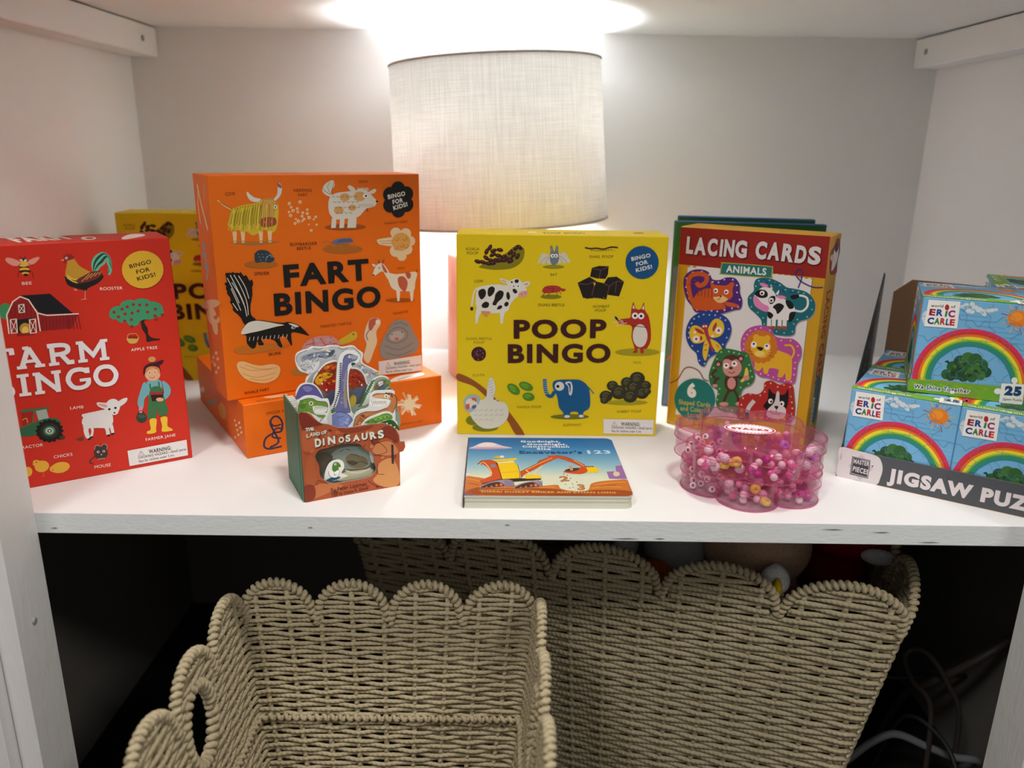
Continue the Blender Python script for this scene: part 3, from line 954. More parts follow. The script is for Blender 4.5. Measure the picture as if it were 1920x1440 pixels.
P49 1440 573 1557 642 1634 661 1663 612 1639 551 1494 512 1400 514
P50 1412 567 1557 633 1625 660 1663 621 1634 560 1475 515
e10 1610 622 11 -1 0 -11
P51 924 500 965 583 1076 642 1203 654 1331 631 1411 549 1399 496 1195 503 1012 471
S52 107 982 564 1072 571 1183 621
S52 108 1072 571 1122 493
S52 109 1183 621 1234 534 1382 535
S52 109 1234 534 1213 491
S52 108 1075 633 1090 569
S52 110 1312 629 1290 545
e53 1128 600 43 -5 -1 -26
e53 1274 592 44 -5 -1 -26
e53 1025 532 43 -5 -1 -25
e53 1169 527 40 -5 -1 -24
P35 786 269 876 288 999 239 977 188 818 207
P54 1769 656 1833 787 1913 807 1981 773 1984 707 1925 621 1930 489 1886 382 1810 222 1752 249 1736 326 1781 469 1756 565
P43 1833 778 1913 803 1970 764 1909 715 1857 646 1819 669
S55 152 1859 683 1786 599 1803 523
e56 1946 745 28 -3 -1 -33
t27 2173 815 2386 825 30 0|MANATEE
P57 1965 353 2000 481 2107 657 2190 733 2293 742 2395 684 2474 523 2534 400 2499 287 2361 247 2153 225 2011 253
S58 120 2062 531 2167 632 2289 629 2370 553 2347 479 2221 436 2120 458 2062 531
S58 119 2038 420 2239 339 2450 410
S58 118 2168 688 2271 706 2373 648
S58 120 2054 323 2236 262 2447 313
e59 2214 532 104 14 16 -64
e60 2209 491 29 -3 -1 -17
e10 2144 559 10 -1 0 -9
e10 2288 572 10 -1 0 -9
P61 137 418 157 458 222 458 317 411 415 380 551 380 634 342 643 271 590 190 467 155 334 183 222 243 156 338
S62 68 169 405 312 334 547 319
S62 68 195 316 355 241 577 262
S62 68 235 413 412 337 616 327
S62 69 271 236 436 194 557 212
t10 195 52 495 59 33 0|WHALE FART
=warning_label
p63 1940 220 2566 224 2573 3 1938 34
s64 40 2043 135 2074 190 2105 133 2043 135
s64 40 2074 173 2074 148
t64 2155 133 2395 128 49 30|WARNING:
t64 2037 94 2561 79 32 20|CHOKING HAZARD—Small parts.
t64 2040 48 2423 32 32 20|Not for children under 3 yrs.
''')
ART['fart_left'] = parse('''
@e0b98c b8a060 9a9a90 d0653a 3a1a08
S0 528 182 2471 278 2279 364 2152 486 1981
S0 364 225 2457 135 2236 175 2020
S1 260 504 2478 423 2304
S2 552 135 1743 228 1804 230 1719 91 1634
S2 552 184 1619 277 1681 264 1594 141 1509
S2 553 233 1495 326 1559 299 1469 191 1384
e0 269 1095 17 -50 -458 -97
e0 286 956 35 -100 -225 -50
e0 390 868 40 -115 -132 -31
e0 520 954 139 26 -17 -47
e3 474 972 98 18 -9 -26
e0 331 512 66 15 -8 -24
e0 376 449 66 15 -8 -24
e0 159 417 68 16 -9 -24
e0 198 333 68 16 -9 -25
e0 371 337 66 16 -8 -24
e0 238 249 68 17 -9 -25
e0 98 347 69 16 -9 -25
t4 573 1774 555 1385 7 0|BOMBARDIER BEETLE
''')
ART['flat_front'] = parse('''
@16130f 2c2f4a e2c49a dca070 e8d9c0 e8d0a8 7a3a0c
t0 260 507 578 511 34 0|SPIDER FART
S1 231 416 80 346 76 254 78 205 123 234 220 343 269 420 273 443 374 402 459 341 469 299 398 343 269 381 140 270 92
S1 194 426 359 334 358 294 433
S1 196 415 186 310 223 362 318 430 306
S2 263 2164 335 2209 328
S3 255 2085 318 1988 250
S4 259 2124 382 2136 467
S2 263 2145 304 2178 257
S3 252 2076 354 1939 397
S4 264 2157 358 2250 399
S2 259 2106 303 2086 243
S3 255 2100 381 2034 517
S4 266 2160 321 2272 266
S2 255 2077 331 2002 313
S3 261 2139 376 2160 411
S4 263 2131 299 2166 177
S2 254 2081 367 2003 422
S3 263 2163 344 2220 347
S4 256 2092 311 2007 215
S2 258 2115 383 2105 482
S3 264 2152 309 2204 260
S4 252 2075 346 1923 361
S2 263 2152 366 2239 432
S3 260 2115 300 2109 225
S4 257 2092 377 2065 412
S2 267 2163 329 2294 294
S3 256 2082 323 2004 284
S4 260 2130 380 2145 430
S2 265 2140 302 2207 174
S3 254 2077 360 1979 403
e5 2119 341 76 -11 -3 -75
t6 1958 69 2320 60 25 0|HERRING FART
''')
ART['flat_top'] = parse('''
@7a3a0c e8e0d0 7a8a98 e2b88c
t0 171 36 485 46 75 0|WHALE FART
P1 1927 128 2121 247 2409 242 2396 132 2162 72 1904 31
S2 255 2007 84 2153 138 2269 126
P3 286 191 409 205 569 193 543 110 365 114
''')
ART['flat_left'] = parse('''
@a89a90 dca44a c08a3a e2c49a
e0 782 195 48 -24 -389 -139
e1 1417 260 43 -105 -213 -71
e2 291 390 204 53 -19 -42
e3 2103 334 46 14 -6 -18
e3 2311 367 45 14 -6 -18
e3 2141 283 46 14 -6 -18
e3 2348 317 44 14 -6 -18
e3 2178 232 46 15 -6 -19
e3 2385 267 44 14 -6 -18
e3 2216 182 46 15 -6 -19
e3 2041 94 47 15 -6 -19
e3 2334 376 44 14 -6 -18
e3 2164 292 46 14 -6 -18
e3 2371 326 44 14 -6 -18
e3 2202 242 46 14 -6 -18
e3 2408 277 44 14 -6 -18
e3 2240 192 45 15 -6 -18
e3 217 224 166 45 -22 -48
''')
ART['poop_front'] = parse('''
@7d7412 3a1610 8a6a58 3a2a10 8d8416 c9c2a8 8f8a78 66757d 8a7f74 e8e2dc 16130f 4a2416 6a5a14 0f4a78 d6d2c4 1f1712 6b4a40 caa63a b0a050 d8d2c4 1b1712 caa08c d39a8c a86a5c c98a5c a52f2c 6e1618 5a1a14 9c9014 a5291f d8cfc0 d3cbbb 161310 8a8018 3b1410 8a7e14 3a1420 6e2a3a 8a5a50 220a10 8a4a1c 6f7416 cfccbf 9aa8a8 d8c9b8 c25a44 3f5f8a 9a9688 4f7d1a 6a9c2a 2f5a12 6b6a18 0f5280 b9c4c8 d5cfc2 2c2a18 6e6a44 4a4526 d8d2cf 38342f
P0 277 2193 425 2272 621 2372 698 2440 816 2432 832 2355 798 2257 681 2178 484 2156 346 2170
e1 409 2427 21 37 22 -12
S2 49 393 2435 417 2439
e1 370 2378 15 40 24 -8
S2 49 354 2386 378 2390
e1 454 2389 40 15 9 -24
S2 49 438 2397 462 2401
e1 532 2400 42 -7 -4 -25
S2 49 517 2407 540 2411
e1 366 2301 33 -27 -16 -20
S2 49 350 2308 374 2313
e1 444 2340 37 22 13 -22
S2 49 429 2348 452 2352
e1 425 2272 41 -14 -9 -24
S2 49 409 2280 433 2284
e1 513 2332 43 -7 -4 -25
S2 49 497 2339 521 2343
e1 582 2317 40 15 9 -24
S2 49 566 2324 589 2329
e1 494 2273 38 -21 -13 -22
S2 49 478 2281 501 2285
e1 395 2233 43 -7 -4 -25
S2 49 379 2241 403 2245
e1 326 2248 41 -14 -9 -24
S2 49 311 2255 334 2260
e1 263 2255 41 -14 -9 -24
S2 49 248 2262 271 2267
e1 533 2274 43 -7 -4 -25
S2 49 517 2281 541 2285
e1 582 2274 43 1 0 -25
S2 49 566 2282 590 2286
e1 728 2427 27 33 20 -16
S2 49 712 2434 735 2439
e1 773 2435 33 -27 -16 -19
S2 48 757 2443 780 2447
e1 660 2372 27 33 20 -16
S2 49 644 2380 667 2384
e1 699 2344 21 37 22 -12
S2 49 683 2351 707 2355
e1 748 2325 21 37 22 -12
S2 49 733 2332 756 2336
e1 651 2294 43 -7 -4 -25
S2 49 635 2302 658 2306
e1 661 2265 40 15 9 -24
S2 49 645 2273 668 2277
e1 444 2237 43 1 0 -25
S2 49 429 2245 452 2249
t3 119 2389 280 2393 35 0|KOALA
t3 132 2339 268 2342 35 0|POOP
e4 1193 2203 134 2 1 -25
P5 1140 2339 1052 2367 1014 2299 995 2244 1034 2256 1064 2231 1103 2251 1149 2232
P5 1244 2350 1325 2380 1376 2313 1398 2261 1353 2260 1330 2240 1290 2259 1251 2239
S6 49 1141 2335 1073 2299 1038 2256
S6 49 1141 2320 1103 2280 1097 2249
S6 49 1244 2344 1308 2312 1352 2264
S6 49 1245 2329 1279 2292 1294 2259
P7 1146 2339 1149 2407 1140 2445 1167 2461 1188 2398 1204 2398 1218 2460 1241 2452 1247 2389 1254 2282 1212 2227 1177 2227 1148 2281
e8 1160 2420 10 0 1 -29
e8 1230 2425 10 0 1 -29
e9 1176 2339 24 0 1 -23
e9 1219 2340 24 0 1 -23
e10 1180 2338 10 0 0 -10
e10 1215 2338 10 0 0 -10
t3 1158 2091 1241 2094 32 0|BAT
S11 194 1568 2444 1636 2432 1714 2438 1793 2428 1889 2454 1971 2449
S12 58 1637 2413 1755 2408 1910 2425
s12 39 1656 2422 1647 2399
s12 39 1691 2423 1683 2400
s12 39 1727 2423 1718 2400
s12 39 1762 2424 1753 2400
s12 39 1797 2424 1788 2401
s12 39 1832 2424 1823 2401
s12 39 1867 2425 1858 2402
s12 39 1902 2425 1894 2402
s12 39 1937 2426 1929 2402
t3 1627 2318 1921 2323 33 0|SNAIL POOP
=badge
e13 2278 2273 204 2 12 -203
t14 2148 2289 2378 2342 48 30|BINGO
t14 2210 2227 2352 2260 48 30|FOR
t14 2213 2151 2408 2204 48 30|KIDS!
=print
p15 1646 2091 1665 2199 1753 2224 1871 2221 1866 2123 1839 2064 1730 2069
p15 1495 2011 1640 2087 1762 2014 1710 1824 1571 1822
p15 1867 2084 1975 2095 2071 2033 2018 1848 1878 1866 1812 1995
p15 1601 1813 1702 2033 1811 2014 1892 1976 1857 1806 1740 1825
s16 69 1666 2193 1775 2171 1861 2211
s16 69 1775 2171 1759 2073
s16 69 1505 2001 1614 1992 1712 2033
s16 69 1812 2010 1892 1976 1978 2036 2068 2033
s16 70 1892 1976 1860 1816
s16 70 1712 2023 1679 1854
s16 70 1978 2036 1966 1897
p17 1689 2013 1722 2013 1706 1970
s18 40 1622 1803 1641 1813
s18 40 1661 1820 1681 1814
s18 40 1700 1836 1721 1814
s18 40 1741 1805 1761 1815
s18 40 1780 1821 1800 1815
s18 40 1819 1838 1840 1816
s18 40 1861 1806 1880 1816
s18 40 1900 1823 1920 1817
s18 40 1939 1839 1960 1817
s18 40 1980 1808 1999 1818
s18 40 2019 1824 2039 1818
s18 40 2058 1841 2079 1819
t3 1694 1697 1907 1704 34 0|WOMBAT
t3 1730 1649 1866 1653 34 0|POOP
P19 256 1916 306 1952 485 1978 624 1970 663 2030 762 2051 842 1963 873 1894 864 1834 784 1843 715 1792 666 1721 626 1640 426 1613 275 1655 236 1756
P19 255 1675 315 1646 281 1574 261 1488 236 1488 235 1594
P19 546 1669 616 1680 590 1578 579 1493 547 1492 542 1578
S19 180 256 1936 210 1856 189 1695
e20 189 1668 20 0 0 -24
P20 276 1896 336 1921 366 1878 350 1817 306 1787 274 1836
P20 395 1928 445 1952 475 1919 455 1859 409 1822 385 1858
P20 485 1859 535 1904 584 1880 569 1810 515 1759 486 1715 445 1728 469 1789
P20 620 1871 644 1885 665 1831 649 1785 621 1811
P20 325 1737 365 1761 405 1738 389 1687 335 1680 311 1706
P20 595 1740 625 1765 649 1741 630 1704 598 1708
P20 516 1699 546 1719 570 1700 546 1669 502 1666
P20 718 2031 746 2045 770 2031 758 2002 726 2001
P20 694 1917 723 1926 754 1892 734 1866 704 1882
P19 633 1980 564 2009 534 2054 593 2043 663 2010
P21 623 1992 574 2015 556 2039 599 2027
P19 802 1992 861 2019 907 2013 892 1964 832 1947
P21 826 1983 871 2003 891 1999 872 1971
P22 764 1862 803 1893 873 1904 883 1860 844 1823 780 1823
e23 808 1859 10 0 0 -10
e23 853 1872 10 0 0 -10
e9 705 1955 20 0 0 -20
e9 765 1960 20 0 0 -20
e10 707 1955 10 0 0 -10
e10 763 1960 10 0 0 -10
e20 683 2009 12 0 0 -12
P24 309 1640 426 1633 396 1596 375 1565 349 1575 325 1605
t3 219 1995 332 2000 34 0|COW
e0 1173 1832 131 2 1 -28
P25 1061 1906 1090 1956 1179 1975 1268 1964 1299 1929 1261 1893 1142 1877 1078 1882
S26 60 1179 1971 1197 1888
S26 60 1100 1946 1220 1928
P25 1295 1939 1355 1926 1324 1899 1296 1909
S27 70 1102 1887 1063 1846
S27 70 1152 1877 1133 1837
S27 70 1241 1888 1252 1849
S27 70 1276 1899 1297 1865
t3 1018 1711 1343 1715 34 0|DUNG BEETLE
e28 2288 1137 284 4 3 -50
P29 2175 1598 2181 1700 2201 1780 2235 1700 2295 1691 2330 1778 2350 1681 2401 1601 2436 1459 2447 1295 2407 1190 2367 1179 2370 1127 2329 1127 2320 1185 2285 1178 2288 1130 2227 1130 2252 1163 2243 1209 2202 1333 2194 1476 2056 1495 2018 1525 2033 1556 2162 1578
p30 2193 1700 2202 1750 2225 1696
p30 2309 1693 2330 1746 2342 1685
e31 2310 1351 93 1 9 -149
e9 2230 1607 40 1 2 -41
e9 2307 1604 40 1 2 -41
e10 2232 1607 18 0 1 -18
e10 2307 1604 18 0 1 -18
s30 61 2084 1536 1931 1585
s30 61 2084 1528 1954 1514
s30 61 2095 1520 2007 1470
s30 61 2135 1516 2076 1495
e32 2000 1570 22 -25 -10 -9
S32 81 2197 1480 2319 1468 2390 1458
t33 2246 983 2344 986 32 0|FOX
=title
t34 718 1293 1883 1316 242 40|POOP
t34 648 974 1951 996 247 40|BINGO
=print
t35 118 1268 440 1275 31 0|DUNG BEETLE
t35 215 1220 349 1224 31 0|POOP
e36 277 1087 94 1 0 -95
e37 294 1087 10 0 0 -8
e38 263 1074 8 -7 -5 -6
e39 279 1110 2 -10 -8 -2
e37 293 1067 -5 -9 -7 4
e38 249 1092 -10 -4 -3 8
e39 304 1105 -10 3 3 8
e37 268 1053 -5 9 7 4
e38 260 1121 2 10 8 -1
e39 316 1073 8 7 5 -6
e37 237 1070 10 0 0 -8
e38 297 1131 8 -7 -5 -6
e39 292 1038 2 -10 -8 -2
e37 232 1114 -5 -9 -7 4
e38 332 1100 -10 -4 -3 8
e39 243 1037 -10 3 3 8
e37 270 1150 -5 9 7 4
e38 327 1045 2 10 8 -1
e39 209 1083 8 7 5 -6
e37 328 1140 10 0 0 -8
e38 274 1011 8 -7 -5 -7
e39 228 1148 2 -10 -8 -2
e37 357 1077 -5 -9 -7 4
e38 208 1037 -10 -4 -3 8
e39 297 1174 -10 3 3 8
P40 9 826 138 781 303 676 489 506 678 312 881 9 765 7 637 223 427 461 220 653 8 736
e41 365 98 168 2 0 -56
e41 197 195 84 1 0 -66
P42 365 504 386 634 406 742 437 781 478 721 493 614 469 484 531 496 510 463 614 442 661 356 658 246 575 134 428 83 302 108 197 217 156 349 219 437
P43 84 457 137 533 240 546 298 492 261 394 177 305 104 337
e44 188 425 68 -41 -30 -53
e45 219 485 33 -6 -4 -21
e45 135 381 29 0 0 -39
e46 219 382 31 19 11 -21
e10 240 459 8 0 0 -9
e10 152 414 8 0 0 -9
s47 53 219 327 265 346
s47 53 285 328 331 347
s47 53 352 329 398 348
s47 53 419 330 465 348
s47 53 486 331 532 349
s47 53 553 332 598 350
s47 54 218 262 264 280
s47 54 285 262 331 281
s47 54 352 263 398 282
s47 54 419 264 465 283
s47 54 486 265 532 284
s47 54 553 266 599 284
s47 54 218 195 264 214
s47 54 285 196 331 215
s47 54 352 197 398 216
s47 54 419 198 465 217
s47 53 396 720 452 742
s47 53 404 682 456 704
s47 53 412 643 460 665
s47 53 421 604 464 627
s47 53 429 566 468 588
s47 53 437 527 473 549
t35 200 790 351 796 32 0|SLOTH
e48 727 626 76 -60 -35 -48
e49 714 634 45 -36 -18 -24
S50 63 677 647 777 605
e48 886 667 89 -36 -19 -52
e49 873 675 53 -21 -10 -26
S50 63 836 688 935 646
e48 921 527 78 -13 -8 -56
e49 908 535 47 -8 -4 -28
S50 64 871 548 971 506
t35 778 368 1088 377 33 0|PANDA POOP
e51 1462 261 250 4 1 -35
P52 1233 646 1231 727 1292 758 1456 767 1580 758 1675 684 1711 566 1714 392 1637 325 1640 249 1578 248 1564 324 1471 323 1463 246 1390 245 1371 322 1319 387 1288 539
S52 466 1255 603 1215 538 1163 558 1134 644 1123 773
s53 63 1102 768 1148 769
s53 63 1105 741 1152 741
s53 63 1108 713 1157 713
s53 63 1111 685 1162 686
s53 63 1115 657 1167 658
s53 63 1118 629 1171 630
s53 63 1121 601 1176 602
s53 63 1124 573 1181 574
P54 1392 729 1457 735 1484 660 1473 563 1442 567 1428 670 1397 702
P52 1413 713 1454 709 1461 627 1450 588 1439 670
e54 1315 673 60 1 2 -60
e10 1294 672 21 0 1 -21
S52 127 1676 673 1719 631 1762 578
e54 1427 265 38 1 1 -20
e54 1610 272 33 0 1 -20
t35 1383 130 1619 136 33 0|ELEPHANT
e28 2192 464 269 4 2 -35
e55 2308 789 98 1 5 -90
S56 84 2257 819 2305 845 2351 820
e57 2294 784 44 1 2 -36
e55 2178 734 78 1 4 -72
S56 84 2137 758 2175 778 2212 759
e57 2166 729 35 0 2 -28
e55 1995 688 74 1 3 -68
S56 84 1957 711 1993 731 2027 712
e57 1984 684 33 0 1 -27
e55 1919 547 83 1 4 -76
S56 84 1876 573 1917 595 1955 574
e57 1907 543 37 1 1 -30
e55 1901 493 54 1 2 -50
S56 85 1873 509 1899 524 1924 510
e57 1893 490 24 0 1 -20
e55 2082 603 103 1 5 -95
S56 84 2028 635 2079 663 2126 636
e57 2066 598 46 1 2 -38
e55 2264 671 91 1 5 -83
S56 84 2217 698 2261 722 2303 699
e57 2250 666 41 1 2 -33
e55 2417 694 74 1 4 -68
S56 84 2378 717 2414 736 2449 718
e57 2406 690 33 0 2 -27
e55 2229 552 95 1 5 -88
S56 84 2180 581 2226 606 2270 582
e57 2215 546 43 1 2 -35
e55 2381 597 87 1 5 -80
S56 84 2337 623 2378 647 2419 624
e57 2369 592 39 1 2 -32
e55 2442 619 54 1 3 -49
S56 84 2414 636 2440 650 2465 636
e57 2434 616 24 0 1 -20
t35 2075 323 2387 332 33 0|RABBIT POOP
=warning_label
p58 1898 237 2556 233 2556 33 1911 37
s59 43 2015 147 2044 204 2080 146 2015 147
s59 43 2045 186 2046 160
t59 2132 146 2380 144 52 30|WARNING:
t59 2010 105 2546 101 34 20|CHOKING HAZARD—Small parts.
t59 2016 57 2407 54 34 20|Not for children under 3 yrs.
''')
ART['poop_top'] = parse('''
@8a5a2a e9dfcf 3a2a10
e0 2276 377 74 10 -11 -67
e1 927 305 60 8 -2 -57
t2 1079 140 1596 210 148 30|POOP BINGO
''')
